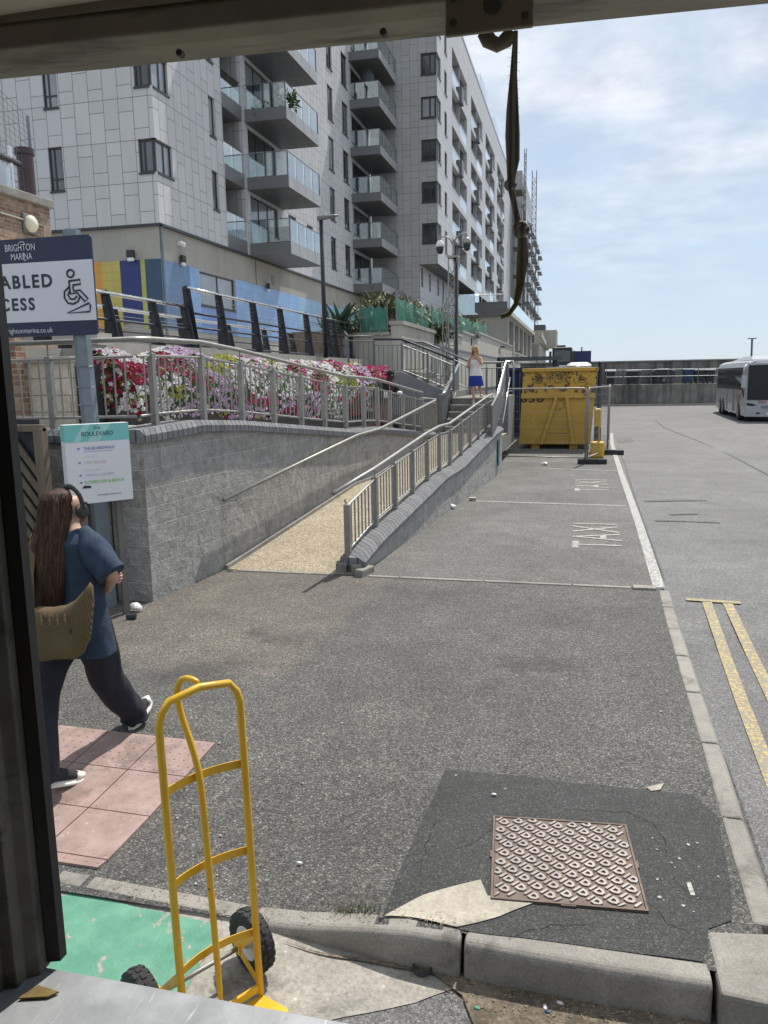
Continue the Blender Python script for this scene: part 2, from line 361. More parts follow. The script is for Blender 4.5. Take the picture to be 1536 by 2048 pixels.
def cladding(name, base):
    s = NT(name); P = s.geo.outputs['Position']
    sp = s.n('ShaderNodeSeparateXYZ'); s.l(P, sp.inputs[0])
    u = s.math('DIVIDE', s.math('ADD', s.math('ADD', sp.outputs[0], sp.outputs[1]), 200.0), 0.62)
    v = s.math('DIVIDE', s.math('SUBTRACT', sp.outputs[2], 8.30), 1.51)
    cu, cv = s.math('FLOOR', u), s.math('FLOOR', v); fu, fv = s.math('FRACT', u), s.math('FRACT', v)
    par = s.math('FLOORED_MODULO', s.math('ADD', cu, cv), 2.0)
    par2 = s.math('FLOORED_MODULO', s.math('ADD', s.math('MULTIPLY', cu, 3.0), cv), 4.0)
    split = s.math('ADD', 0.27, s.math('ADD', s.math('MULTIPLY', par, 0.40), s.math('MULTIPLY', par2, 0.015)))
    wu, wv = 0.020, 0.008
    lu = s.math('LESS_THAN', s.math('MINIMUM', fu, s.math('SUBTRACT', 1.0, fu)), wu)
    lv = s.math('LESS_THAN', s.math('MINIMUM', fv, s.math('SUBTRACT', 1.0, fv)), wv)
    ls = s.math('LESS_THAN', s.math('ABSOLUTE', s.math('SUBTRACT', fv, split)), wv)
    line = s.math('MAXIMUM', lu, s.math('MAXIMUM', lv, ls))
    idv = s.n('ShaderNodeCombineXYZ'); s.l(cu, idv.inputs[0]); s.l(cv, idv.inputs[1]); s.l(s.math('GREATER_THAN', fv, split), idv.inputs[2])
    wn_ = s.n('ShaderNodeTexWhiteNoise'); s.l(idv.outputs[0], wn_.inputs['Vector'])
    k = s.ramp(wn_.outputs['Value'], [(0.0, 0.945), (1.0, 1.045)])
    c = s.mix(1.0, base, k, 'MULTIPLY')
    stn = s.noise(s.mapv(P, (1.4, 1.4, 0.16)), 1.0, 5, 0.6)
    c = s.mix(s.ramp(stn, [(0.52, 0.0), (0.78, 0.35)]), c, tuple(q*f for q, f in zip(base, (.70, .68, .62))))
    c = s.mix(s.math('MULTIPLY', line, 0.75), c, (.06, .06, .065))
    return s.done(c, 0.5, s.bump(s.math('SUBTRACT', 1.0, line), 0.5, 0.01))
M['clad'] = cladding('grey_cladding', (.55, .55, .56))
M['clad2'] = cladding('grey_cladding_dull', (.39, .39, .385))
def tile(name, col):
    s = NT(name); P = s.geo.outputs['Position']
    sp = s.n('ShaderNodeSeparateXYZ'); s.l(P, sp.inputs[0])
    u = s.math('FRACT', s.math('DIVIDE', s.math('ADD', s.math('ADD', sp.outputs[0], sp.outputs[1]), 100.0), 0.3)); v = s.math('FRACT', s.math('DIVIDE', sp.outputs[2], 0.3))
    line = s.math('MAXIMUM', s.math('LESS_THAN', u, 0.05), s.math('LESS_THAN', v, 0.05))
    c = s.mix(1.0, col, s.ramp(s.noise(P, 1.2, 4), [(0.3, 0.85), (0.7, 1.1)]), 'MULTIPLY')
    return s.done(s.mix(s.math('MULTIPLY', line, 0.55), c, tuple(q*0.5 for q in col)), 0.35)
for nm, c in dict(t_orange=(.62, .30, .05), t_yellow=(.52, .43, .10), t_navy=(.018, .035, .16), t_lime=(.40, .42, .11), t_teal=(.03, .075, .13), t_slate=(.13, .21, .36), t_sky=(.26, .43, .74), t_mid=(.15, .28, .60), t_pale=(.33, .52, .72), t_aqua=(.24, .50, .58)).items():
    M[nm] = tile(nm[2:]+'_tile', c)
def streaked(name, c1, c2, dark, scale=1.0, amt=0.8):
    s = NT(name); P = s.geo.outputs['Position']
    c = s.ramp(s.noise(P, 1.4*scale, 6, 0.6), [(0.3, c1), (0.7, c2)])
    st = s.noise(s.mapv(P, (1.6*scale, 1.6*scale, 0.12*scale)), 1.0, 7, 0.7)
    c = s.mix(s.ramp(st, [(0.46, 0.0), (0.62, amt)]), c, dark)
    return s.done(c, 0.9, s.bump(s.noise(P, 12, 6, 0.65), 0.4, 0.02))
M['seawall'] = streaked('stained_sea_wall', (.15, .143, .13), (.27, .26, .235), (.05, .05, .047), 0.9, .85)
M['render'] = streaked('beige_render', (.35, .335, .30), (.41, .395, .355), (.27, .25, .22), 0.5, .4)
M['creamwall'] = streaked('cream_render_wall', (.44, .415, .36), (.52, .49, .43), (.30, .27, .22), 0.7, .5)
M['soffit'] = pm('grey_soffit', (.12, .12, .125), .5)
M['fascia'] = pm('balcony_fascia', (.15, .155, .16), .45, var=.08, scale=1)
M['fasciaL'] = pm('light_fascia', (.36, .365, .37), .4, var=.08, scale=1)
M['frame'] = pm('dark_window_frame', (.035, .036, .038), .4)
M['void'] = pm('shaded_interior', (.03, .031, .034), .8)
M['blind'] = pm('window_blind', (.55, .56, .58), .6, var=.05)
def glassm(name, tint, refl, rough=0.03):
    s = NT(name); t = s.t; t.nodes.remove(s.b); o = t.nodes['Material Output']
    tr = s.n('ShaderNodeBsdfTransparent'); tr.inputs[0].default_value = tint+(1,)
    gl = s.n('ShaderNodeBsdfGlossy'); gl.inputs['Roughness'].default_value = rough; gl.inputs[0].default_value = (.95, 1, 1, 1)
    fr = s.n('ShaderNodeFresnel'); fr.inputs[0].default_value = 1.5
    mxs = s.n('ShaderNodeMixShader'); f = s.math('MINIMUM', s.math('ADD', fr.outputs[0], refl), 1.0)
    s.l(f, mxs.inputs[0]); s.l(tr.outputs[0], mxs.inputs[1]); s.l(gl.outputs[0], mxs.inputs[2]); s.l(mxs.outputs[0], o.inputs[0]); return s.m
M['balglass'] = glassm('balcony_glass', (.86, .92, .91), 0.34)
M['glass'] = glassm('window_glass', (.35, .38, .40), 0.10)
def darkglass(name, col, rough=.05):
    s = NT(name); P = s.tc.outputs['Object']; s.b.inputs['Specular IOR Level'].default_value = 0.9
    return s.done(s.ramp(s.noise(P, 0.8, 3), [(0.3, tuple(c*.7 for c in col)), (0.7, col)]), rough)
M['pane'] = darkglass('dark_pane', (.05, .055, .062))
M['panemid'] = darkglass('netted_pane', (.14, .15, .16), .08); M['panelit'] = darkglass('curtained_pane', (.30, .33, .36), .1)
M['steel'] = pm('galvanised_steel', (.30, .295, .275), .5, .55, var=.15, scale=8, bump=.1, spots=(.17, .165, .15), spotscale=10, spotpos=.62)
M['steeld'] = pm('dull_grey_steel', (.17, .18, .185), .5, .5, var=.15, scale=5)
M['inox'] = pm('polished_rail', (.62, .62, .60), .22, .95, var=.05)
M['black'] = pm('dark_painted_steel', (.025, .030, .040), .45, .2, var=.3, scale=8, spots=(.12, .12, .12), spotscale=30, spotpos=.7)
M['coping'] = blocks('blue_grey_coping_brick', (.145, .147, .157), (.20, .20, .208), (.055, .055, .06), .11, 9.0, .3, 20.0, .011)
M['postgrey'] = pm('sign_post_grey', (.19, .225, .255), .5, .2, var=.12, scale=6)
M['timber'] = pm('weathered_timber', (.16, .13, .095), .85, var=.35, scale=6, bump=.4, streak=True)
M['yellow'] = pm('chipped_yellow_paint', (.68, .40, .025), .38, var=.10, scale=5, spots=(.05, .04, .03), spotscale=20, spotpos=.645)
M['tyre'] = pm('rubber', (.030, .030, .031), .85, var=.25, bump=.3)
M['white'] = pm('white_paint', (.72, .72, .72), .4, var=.05)
M['plastic'] = pm('black_plastic', (.03, .03, .032), .55)
# ------------------------------------------------------------------ ground
def sm(t): t = max(0.0, min(1.0, t)); return t*t*(3-2*t)
def zfar(y): return -0.0075*(min(max(y, 26), 46)-26)
def zp(x, y): return -0.10*sm((-0.55-x)/0.9)*sm((4.9-y)/1.6)            # pavement, dropped towards the crossing
def zroad(x, y):
    if y > 8.9: return zfar(y)
    f = -0.17 + 0.05*sm((-0.5-x)/1.0)
    if x > 0.85:
        side = -0.07*(1-sm((y-7.2)/1.7))
        return f + (side-f)*sm((y-2.2)/2.5)
    return f
def sheet(name, poly, zf, off, mat, step=0.5, **k):
    step = min(step, .15) if max(p[0] for p in poly)-min(p[0] for p in poly) < 4.5 else step
    bm = bmesh.new(); bm.faces.new([bm.verts.new((p[0], p[1], 0)) for p in poly])
    xs = [p[0] for p in poly]; ys = [p[1] for p in poly]
    for ax, lo, hi in ((0, min(xs), max(xs)), (1, min(ys), max(ys))):
        q = lo + step
        while q < hi:
            no = (1, 0, 0) if ax == 0 else (0, 1, 0); co = (q, 0, 0) if ax == 0 else (0, q, 0)
            bmesh.ops.bisect_plane(bm, geom=bm.verts[:]+bm.edges[:]+bm.faces[:], plane_co=co, plane_no=no); q += step
    mb = MB(); bm.verts.index_update(); bm.normal_update()
    flip = sum(f.normal.z*f.calc_area() for f in bm.faces) < 0
    mb.add([(v.co.x, v.co.y, zf(v.co.x, v.co.y)+off) for v in bm.verts], [tuple(v.index for v in (reversed(f.verts) if flip else f.verts)) for f in bm.faces]); bm.free()
    return struct(mb, name, mat, **k)
def gp(x, y, z=0.0): p = G(x, y, z); return (p.x, p.y)
def wob(poly, n=6, amp=0.02, seed=0):
    o = []
    for i, a in enumerate(poly):
        b = poly[(i+1) % len(poly)]
        for k in range(n):
            t = k/n; x, y = a[0]+(b[0]-a[0])*t, a[1]+(b[1]-a[1])*t
            q = noise.noise_vector(Vector((x*3+seed, y*3, 0.3)))*amp; o.append((x+q.x, y+q.y))
    return o
gmb = MB(); gmb.add([(-2500, -2500, -1.6), (2500, -2500, -1.6), (2500, 2500, -1.6), (-2500, 2500, -1.6)], [(0, 1, 2, 3)])
struct(gmb, 'ground', M['ground'])
xs = [-14, -8, -5] + [-4+.15*i for i in range(31)] + [.65, .85, .95, 1.3, 2, 3, 5, 8, 12, 20, 40, 70]
ys = [-12, -4, 0, .8, 1.2, 1.6, 1.9, 2.2, 2.4, 2.6, 2.8, 3.1, 3.4, 3.8, 4.2, 4.6, 5, 6, 7.2, 7.8, 8.4, 8.85, 8.93, 12, 18, 26, 30, 36, 41, 46, 60, 80, 110, 160, 240]
struct(MB().grid(xs, ys, zroad), 'road', M['road'])
# taxi bay beside the low wall
sheet('taxi_bay', [(-2.7, 8.93), (0.95, 8.93), (1.02, 14), (1.08, 24.5), (1.3, 33), (-7, 33), (-3, 22)], lambda x, y: zfar(y), .004, M['bay'], 2.0)
# pavement
px_ = [-9, -7, -5.5, -4.5, -3.5, -2.5, -2] + [-1.6+.08*i for i in range(15)] + [-.4, 0, .5, .80]
py_ = [3.02]+[3.2+.1*i for i in range(19)]+[5.5, 6, 7, 8, 8.93]
pg_ = MB().grid(px_, py_, zp)
def kxe(y): return lerp_(y, [(3.0, .775), (4.2, .785), (5.95, .815), (7.5, .845), (8.2, .86), (8.95, .89)]) + .03
def lerp_(y, t):
    for (a, b), (c, d) in zip(t[:-1], t[1:]):
        if y <= c: return b + (d-b)*(y-a)/(c-a)
    return t[-1][1]
pg_.v = [Vector((kxe(v.y), v.y, v.z)) if v.x > .79 else v for v in pg_.v]
struct(pg_, 'pavement', M['pave'])
# fresh tarmac round the cover and the pale triangle left of it
sheet('tarmac_patch', wob([gp(885, 1540), gp(1100, 1560), gp(1385, 1592), gp(1440, 1640), (0.70, 3.35), (0.58, 3.27), (0.52, 3.06), gp(940, 1862), gp(765, 1826)], 14, .022), zp, .005, M['patchdark'], 1.0)
sheet('concrete_patch', wob([gp(768, 1830), gp(850, 1795), gp(960, 1762), gp(975, 1795), gp(1000, 1795), gp(1075, 1806), gp(1000, 1835), gp(915, 1856)], 12, .02), zp, .010, M['cream'], 1.0)
sheet('sandy_repair', wob([gp(1288, 1578), gp(1335, 1572), gp(1322, 1584), gp(1300, 1586)], 8, .06), zp, .010, M['cream'], 1.0)
# front road surfaces
def gz(x, y):
    z = -0.13
    for _ in range(4): p = G(x, y, z); z = zroad(p.x, p.y)
    return (p.x, p.y)
sheet('concrete_crossing', wob([gz(120, 1742), gz(915, 1935), gz(910, 1976), gz(830, 2010), gz(660, 2046), (-0.75, 1.4), (-2.2, 0.9), (-4, 0.9), (-4, 3.0)], 6, .03), zroad, .004, M['frontconc'], 1.0)
sheet('green_paint', wob([gz(60, 1770), gz(250, 1806), gz(415, 1846), gz(432, 1880), gz(400, 1930), gz(370, 1985), gz(345, 2045), (-2.1, 0.9), (-4, 0.9), (-3.6, 3.0)], 14, .035, 5), zroad, .008, M['green'], 1.0)
sheet('gutter_dirt', wob([gz(560, 1886), gz(740, 1918), gz(905, 1945), gz(1200, 2000), gz(1420, 2046), (0.5, 2.4), (-.2, 2.5), gz(920, 1990), gz(860, 1950), gz(760, 1930), gz(600, 1895)], 8, .05, 2), zroad, .012, M['dirt'], 1.0)
# kerb stones
def kerb_y(x): return 3.03 + 0.045*max(0, -x)
kb = MB(); x = 0.565; k = 0
cuts = [0.565, -0.43, -1.42, -2.33, -2.52, -3.45, -4.4]
for a, b in zip(cuts[:-1], cuts[1:]):
    a2, b2 = a-.008, b+.008; n = 4
    rings = []
    for i in range(n+1):
        X = a2 + (b2-a2)*i/n; yb = kerb_y(X)+.03; zt = zp(X, 3.1)+.002; zb = -.5
        rings.append([(X, yb, zb), (X, yb, zt), (X, yb-.10, zt), (X, yb-.125, zt-.025), (X, yb-.14, zb)])
    kb.loft([[Vector(p) for p in r] for r in rings])
kr = [(0.775, 3.33), (0.785, 4.2), (0.805, 5.1), (0.815, 5.95), (0.83, 6.75), (0.845, 7.5), (0.86, 8.2), (0.89, 8.88)]
for (x0, y0), (x1, y1) in zip(kr[:-1], kr[1:]):
    g = 0.008 + random.random()*.006; dz = random.uniform(-.004, .004)
    zt0, zt1 = .010+dz, .010-dz
    rings = [[Vector(p) for p in ((xx, yy, -.4), (xx, yy, zt), (xx+.10, yy, zt), (xx+.122, yy, zt-.03), (xx+.13, yy, -.4))] for xx, yy, zt in ((x0, y0+g, zt0), (x1, y1-g, zt1))]
    kb.loft(rings)
struct(kb, 'kerb', M['kerb'], bevel=.014)
ck = MB(); ck.prism([(0.578, 2.89, -.5), (0.80, 2.87, -.5), (0.90, 2.92, -.5), (0.94, 3.02, -.5), (0.94, 3.31, -.5), (0.575, 3.25, -.5)], (0, 0, .508))
struct(ck, 'corner_kerb', M['kerb'], bevel=.018)
# flush edging between pavement and bays
eb = MB()
for a, b in ((-4.12, -3.42), (-3.40, -2.86), (-2.42, -2.05), (-2.03, -1.05), (-1.03, -.05), (-.03, .60)):
    eb.box(a, 8.895, -.1, b, 8.955, .012)
eb.prism([(.62, 8.86, -.1), (.86, 8.86, -.1), (.87, 8.98, -.1), (.62, 8.99, -.1)], (0, 0, .125))
struct(eb, 'edging', M['kerb'], bevel=.006)
# tactile slabs
tb = MB(); dm = MB()
u = Vector((1, -.02, 0)); v = Vector((.03, 1, 0)); o0 = Vector(gp(432, 1492, -.03)+(0,)) - u*.80
for i in range(-4, 2):
    for j in range(4):
        c = o0 + u*(.4*i) - v*(.4*(j+1)); q = [c+u*.004+v*.004, c+u*.396+v*.004, c+u*.396+v*.396, c+u*.004+v*.396]
        if q[0].y < 3.22: 
            q[0].y = q[1].y = 3.21
        if q[2].y - q[0].y < .06: continue
        tb.prism([(p.x, p.y, zp(p.x, p.y)-.03) for p in q], (0, 0, .043))
        for a in range(6):
            for b in range(6):
                p = c + u*(.033+.0667*a) + v*(.033+.0667*b)
                if p.y < q[0].y+.02: continue
                z = zp(p.x, p.y)+.012; r = .0125
                ring = [(p.x+r*math.cos(t*math.pi/3), p.y+r*math.sin(t*math.pi/3)) for t in range(6)]
                dm.loft([[Vector((x_, y_, z)) for x_, y_ in ring], [Vector((p.x+(x_-p.x)*.6, p.y+(y_-p.y)*.6, z+.0035)) for x_, y_ in ring]])
tb.v += []; o_ = len(tb.v); tb.add(dm.v, dm.f)
struct(tb, 'tactile_paving', M['slab'])
# ------------------------------------------------------------------ road markings
def strip(name, pts, wd, mat, off=.008, n=1):
    mb = MB(); P = [Vector((p[0], p[1], 0)) for p in pts]; L = []; R = []
    for i, p in enumerate(P):
        t = (P[min(i+1, len(P)-1)]-P[max(i-1, 0)]).normalized(); s_ = Vector((t.y, -t.x, 0))
        for lst, sg in ((L, -1), (R, 1)):
            q = p + s_*(sg*wd/2); lst.append((q.x, q.y, zroad(q.x, q.y)+off))
    mb.add(L+R, [(i, len(L)+i, len(L)+i+1, i+1) for i in range(len(L)-1)])
    return struct(mb, name, mat)
strip('edge_line', [(.90, 8.98), (.93, 11), (.955, 13), (.975, 16), (.99, 19), (1.02, 22), (1.05, 25), (1.12, 29), (1.3, 34)], .125, M['wline'])
strip('double_yellow_line', [(1.33, 8.5), (1.27, 7), (1.22, 6), (1.18, 5), (1.15, 4), (1.13, 2)], .095, M['yline'])
strip('double_yellow_line', [(1.53, 8.5), (1.49, 7), (1.45, 6), (1.41, 5), (1.38, 4), (1.35, 2)], .095, M['yline'])
strip('double_yellow_line', [(1.13, 8.56), (1.66, 8.52)], .08, M['yline'], .012)
strip('bay_line', [(-2.02, 14.9), (.85, 14.68)], .085, M['wfaint'])
strip('bay_line', [(-1.95, 20.75), (.95, 20.1)], .085, M['wfaint'])
strip('bay_line', [(-1.8, 22.6), (-.1, 23.6)], .08, M['yline'], .012)
for yy, lab in ((11.9, 0), (17.4, 1)):
    t = text('taxi_text', 'TAXI', None, (.32, yy, 0), (0, 1, 0), (-1, 0, 0), 1.0, None, ext=.012, sx=.80, spacing=1.15)
    t.v = [Vector((v.x, v.y, zroad(v.x, v.y)+.010)) for v in t.v]; struct(t, 'taxi_marking', M['wfaint'])
# tar joint and darker streaks on the carriageway
M['stain'] = asphalt('oily_stain', (.035, .032, .03), (.095, .088, .08), (.2, .19, .17), 1.0)
M['tar'] = pm('tar_joint', (.075, .075, .078), .8)
def zz_(p): return [(q[0], q[1]) for q in p]
strip('road_joint', [gp(1310, 835), gp(1330, 852), gp(1400, 882), gp(1470, 915), gp(1536, 950), gp(1700, 1040)], .06, M['tar'])
strip('road_joint', [gp(1235, 895), gp(1250, 930), gp(1275, 1010), gp(1300, 1080), gp(1325, 1150), gp(1360, 1300), gp(1450, 1700)], .025, M['tar'])
M['darkstreak'] = asphalt('darkened_asphalt', (.045, .044, .044), (.12, .118, .118), (.3, .3, .3), 0.9)
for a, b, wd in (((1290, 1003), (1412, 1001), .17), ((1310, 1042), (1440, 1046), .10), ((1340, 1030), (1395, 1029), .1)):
    p, q = gp(*a), gp(*b); strip('dark_streak', [p, ((p[0]+q[0])/2, (p[1]+q[1])/2+.03), q], wd, M['darkstreak'])
sheet('road_patch', [gp(1232, 877), gp(1262, 873), gp(1268, 882), gp(1238, 886)], lambda x, y: zfar(y), .006, M['brown'], 2.0)

def crack(px_pts, wd=.004):
    P = [gp(*p) for p in px_pts]; o = []
    for a, b in zip(P[:-1], P[1:]):
        for k in range(8):
            t = k/8; x, y = a[0]+(b[0]-a[0])*t, a[1]+(b[1]-a[1])*t; q = noise.noise_vector(Vector((x*14, y*14, 1)))*.02; o.append((x+q.x, y+q.y))
    return o
cr_ = MB()
for pts in ([(1030, 1632), (990, 1660), (940, 1690), (905, 1700)], [(1130, 1622), (1250, 1625), (1310, 1650), (1335, 1690), (1330, 1720)], [(1290, 1800), (1340, 1850), (1400, 1880)], [(1015, 1880), (1100, 1850), (1180, 1855)], [(1345, 1755), (1375, 1790), (1400, 1800)], [(870, 1640), (850, 1700), (838, 1760)]):
    o = crack(pts)
    for a, b in zip(o[:-1], o[1:]):
        d = Vector((b[0]-a[0], b[1]-a[1], 0)); 
        if d.length < 1e-5: continue
        s_ = Vector((-d.y, d.x, 0)).normalized()*random.uniform(.0006, .0018); z = .0075
        cr_.add([Vector((a[0], a[1], zp(*a)+z))-s_, Vector((b[0], b[1], zp(*b)+z))-s_, Vector((b[0], b[1], zp(*b)+z))+s_, Vector((a[0], a[1], zp(*a)+z))+s_], [(0, 1, 2, 3)])
struct(cr_, 'tarmac_cracks', pm('crack_dark', (.012, .012, .012), .9))
sp_ = MB(); rs = random.Random(4)
for i in range(52):
    if i < 22: q = gp(rs.uniform(1275, 1400), rs.uniform(1660, 1840))
    else: q = gp(rs.uniform(350, 1450), rs.uniform(1250, 1800))
    if -.5 < q[0] < .40 and 3.2 < q[1] < 4.1: continue
    r = rs.uniform(.003, .011) if i < 22 else rs.uniform(.004, .012); z = zp(*q)+.0085; k0 = rs.random()*6
    pts = [(q[0]+math.cos(a*.785)*r*rs.uniform(.5, 1.2), q[1]+math.sin(a*.785)*r*rs.uniform(.5, 1.3), z) for a in range(8)]
    sp_.add(pts, [tuple(range(8))])
q = gp(1383, 1780); sp_.add([(q[0]-.012, q[1]-.05, .0085), (q[0]+.010, q[1]-.05, .0085), (q[0]+.002, q[1]+.05, .0085), (q[0]-.018, q[1]+.045, .0085)], [(0, 1, 2, 3)])
sp_.build('paint_splashes', M['wfaint'], None, kind='stuff', label='small white splashes and gum spots scattered over the pavement tarmac', cat='splashes')
# ------------------------------------------------------------------ ramp, walls, stairs
def lerp(t, a, b): return a + (b-a)*t
def xl(y): return -4.45 + .085*(y-7.45)           # face of the high wall
def xr(y): return -2.52 + .066*(y-9.23)           # outer face of the low wall
def zramp(y):
    if y < 9: return 0.0
    if y < 13.6: return .098*(y-9)
    if y < 14.7: return .451
    if y < 19: return .451 + .10*(y-14.7)
    return .881
def zup(y):                                         # top of the high wall along the returning ramp
    pts = [(7.4, 1.86), (8.6, 1.90), (9.6, 1.84), (13.6, 1.46), (15.2, 1.41), (18.6, 1.06), (19.2, 1.03)]
    if y <= pts[0][0]: return pts[0][1]
    for (a, b), (c, d) in zip(pts[:-1], pts[1:]):
        if y <= c: return b + (d-b)*(y-a)/(c-a)
    return pts[-1][1]
ysr = [8.955, 9.6, 10.4, 11.2, 12, 12.8, 13.6, 14.15, 14.7, 15.5, 16.5, 17.5, 18.3, 19, 20.75]
rm = MB(); rm.loft([[Vector((xl(y)+.0, y, zramp(y)+.006)), Vector((xr(y)-.05, y, zramp(y)+.006))] for y in ysr], cap=False, closed=False)
rm.f = [tuple(reversed(f)) for f in rm.f]
struct(rm, 'ramp', M['ramp'])
es = MB()
es.loft([[Vector((xl(y)+a, y, zramp(y)+b)) for a, b in ((-.01, -.1), (-.01, .055), (.055, .055), (.06, -.1))] for y in ysr[:-1]])
struct(es, 'ramp_edge', M['kerb'])
# the high block wall
wall = thing('block_retaining_wall', 'tall grey split face block wall along the left of the ramp with sloping brick coping', 'wall', (-4.45, 7.45, 0))
yw = [7.45, 8.0, 8.6, 9.1, 9.6, 11, 12.3, 13.6, 14.4, 15.2, 16.5, 17.6, 18.6, 19.2]
b = MB(); b.loft([[Vector((xl(y), y, -.2)), Vector((xl(y), y, zup(y)-.12)), Vector((xl(y)-.42, y, zup(y)-.12)), Vector((xl(y)-.42, y, -.2))] for y in yw])
b.box(-7.2, 7.452, -.2, -4.90, 7.85, 1.75)
b.build('wall_face', M['split'], wall)
cpf = [(.055, -.135), (.06, -.06), (.0, -.0), (-.40, 0), (-.42, -.135)]
c = MB(); c.loft([[Vector((xl(y)+a, y, zup(y)+z)) for a, z in cpf] for y in [7.42]+yw[1:]])
c.build('coping', M['coping'], wall)
M['copingx'] = M['coping']
c = MB(); c.loft([[Vector((x_, y_, z_)) for y_, z_ in ((7.39, 1.73), (7.385, 1.80), (7.445, 1.86), (7.83, 1.86), (7.86, 1.73))] for x_ in (-4.86, -5.5, -6.3, -7.2)])
c.build('coping', M['coping'], wall)
# low wall on the taxi side
lw = thing('low_block_wall', 'low grey split face block wall rising between the ramp and the taxi bays', 'wall', (-2.5, 9.2, 0))
yl = [9.22, 9.6, 10, 10.6, 11.2, 12, 12.8, 13.4, 13.9, 14.4, 14.9, 15.6, 16.5, 17.5, 18.5, 19.55]
def zc(y): return zramp(y)+.25 - .05*sm((9.8-y)/.8)
b = MB(); b.loft([[Vector((xr(y)+dx_, y, z_)) for dx_, z_ in ((0, -.3), (0, zc(y)-.10), (-.25, zc(y)-.10), (-.25, -.3))] for y in yl])
b.build('wall_face', M['split'], lw)
c = MB(); c.loft([[Vector((xr(y)+a, y, zc(y)+z)) for a, z in ((.045, -.11), (.05, -.06), (-.035, .0), (-.265, .0), (-.28, -.11))] for y in [9.02]+yl[1:]])
c.build('coping', M['coping'], lw)
b = MB(); b.obox((-2.60, 9.08, .05), .13, .20, .14, .05); b.obox((-2.50, 9.02, .035), .12, .30, .10, -.25); b.obox((-2.80, 9.06, .06), .13, .16, .15, .2)
b.build('broken_end_stone', M['kerb'], lw, bevel=.015, label='broken stub of block left exposed at the foot of the wall')
nb = MB(); nb.box(xr(19.0)+.005, 18.80, .25, xr(19.0)+.022, 19.15, .85)
nb.build('notice_board', pm('teal_notice', (.03, .12, .15), .5, var=.3, scale=9), label='small teal notice fixed at the far end of the low block wall', cat='notice', bevel=.004)
# generic railing ------------------------------------------------------------
def railing(name, label, path, hp, hr, mat=None, post=.07, rail_r=.026, bar=.022, gap=.11, low=.10, group=None, top_r=.02, railoff=(0, 0, 0), ext0=None, ext1=None, rmat=None, round_post=False, bars=True, cat='railing', skipposts=()):
    mat = mat or M['steel']; P = [Vector(p) for p in path]
    t = thing(name, label, cat, tuple(P[0]), group)
    hl = [p + Vector((0, 0, hr)) + Vector(railoff) for p in P]
    if ext0: hl.insert(0, hl[0] + Vector(ext0))
    if ext1: hl.append(hl[-1] + Vector(ext1))
    MB().tube(hl, rail_r, 10).build('handrail', rmat or mat, t, smooth=True)
    for i, p in enumerate(P):
        if i in skipposts: continue
        m = MB()
        a = (P[min(i+1, len(P)-1)] - P[max(i-1, 0)]); rz = math.atan2(a.y, a.x)
        if round_post: m.tube([p, p+Vector((0, 0, hp))], post/2, 10)
        else: m.obox(p + Vector((0, 0, hp/2)), post, post, hp, rz)
        m.tube([p+Vector((0, 0, hp)), p+Vector((0, 0, hr-rail_r*.8))+Vector(railoff)], .010, 6)
        m.build('post', mat, t, bevel=.004)
    if not bars: return t
    for p, q in zip(P[:-1], P[1:]):
        d = q-p; L = d.xy.length
        if L < .15: continue
        n = d.normalized(); m = MB(); e = post/2
        a, b_ = p + d*(e/L), q - d*(e/L)
        m.tube([a+Vector((0, 0, hp-.03)), b_+Vector((0, 0, hp-.03))], top_r*.8, 6); m.tube([a+Vector((0, 0, low)), b_+Vector((0, 0, low))], top_r*.8, 6)
        k = max(2, int(L/gap))
        for i in range(1, k):
            c_ = p + d*(i/k); m.tube([c_+Vector((0, 0, low)), c_+Vector((0, 0, hp-.03))], bar/2, 6, cap=False)
        m.build('infill_bars', mat, t)
    return t
yp = [9.12, 10.2, 11.12, 12.08, 13.0, 13.87, 14.7, 15.7, 16.6, 17.5, 18.4, 19.3]
path = [(xr(y)-.20, y, (0.0 if i == 0 else zc(y)-.002)) for i, y in enumerate(yp)]
rr = railing('ramp_railing', 'galvanised railing standing on the low block wall between ramp and taxi bays', path[1:], .68, .79, post=.075, gap=.125, low=.10, ext0=(-.12, -1.45, -.125))
m = MB(); m.obox(Vector(path[0])+Vector((0, 0, .41)), .075, .075, .86, 0); m.tube([Vector(path[0])+Vector((0, 0, .82)), Vector((path[0][0]-.03, path[0][1], .90))], .012, 6); m.build('post', M['steel'], rr, bevel=.004)
p0, p1 = Vector(path[0]), Vector(path[1]); m = MB()
m.tube([(p0.x, p0.y, .82), (p1.x, p1.y, p1.z+.65)], .016, 6); m.tube([(p0.x, p0.y, .27), (p1.x, p1.y, p1.z+.10)], .016, 6)
for i in range(1, 8):
    t_ = i/8; m.tube([(lerp(t_, p0.x, p1.x), lerp(t_, p0.y, p1.y), lerp(t_, .27, p1.z+.1)), (lerp(t_, p0.x, p1.x), lerp(t_, p0.y, p1.y), lerp(t_, .82, p1.z+.65))], .011, 6, cap=False)
m.build('infill_bars', M['steel'], rr)
# handrail fixed to the high wall
wr = thing('wall_handrail', 'pale tubular handrail bracketed to the tall block wall', 'handrail', (xl(9)+.1, 9, .9))
hp_ = [(8.86, .905), (13.55, 1.355), (14.75, 1.385), (18.9, 1.80)]
MB().tube([(xl(y)+.10, y, z) for y, z in hp_], .027, 10).build('rail', M['steel'], wr, smooth=True)
for y in (9.2, 11.3, 13.4, 15.6, 17.6):
    z = .905 + (y-8.86)*.096 if y < 13.6 else 1.37 + max(0, y-14.75)*.1
    MB().tube([(xl(y), y, z-.09), (xl(y)+.09, y, z-.09), (xl(y)+.10, y, z-.02)], .008, 6).build('bracket', M['steel'], wr)
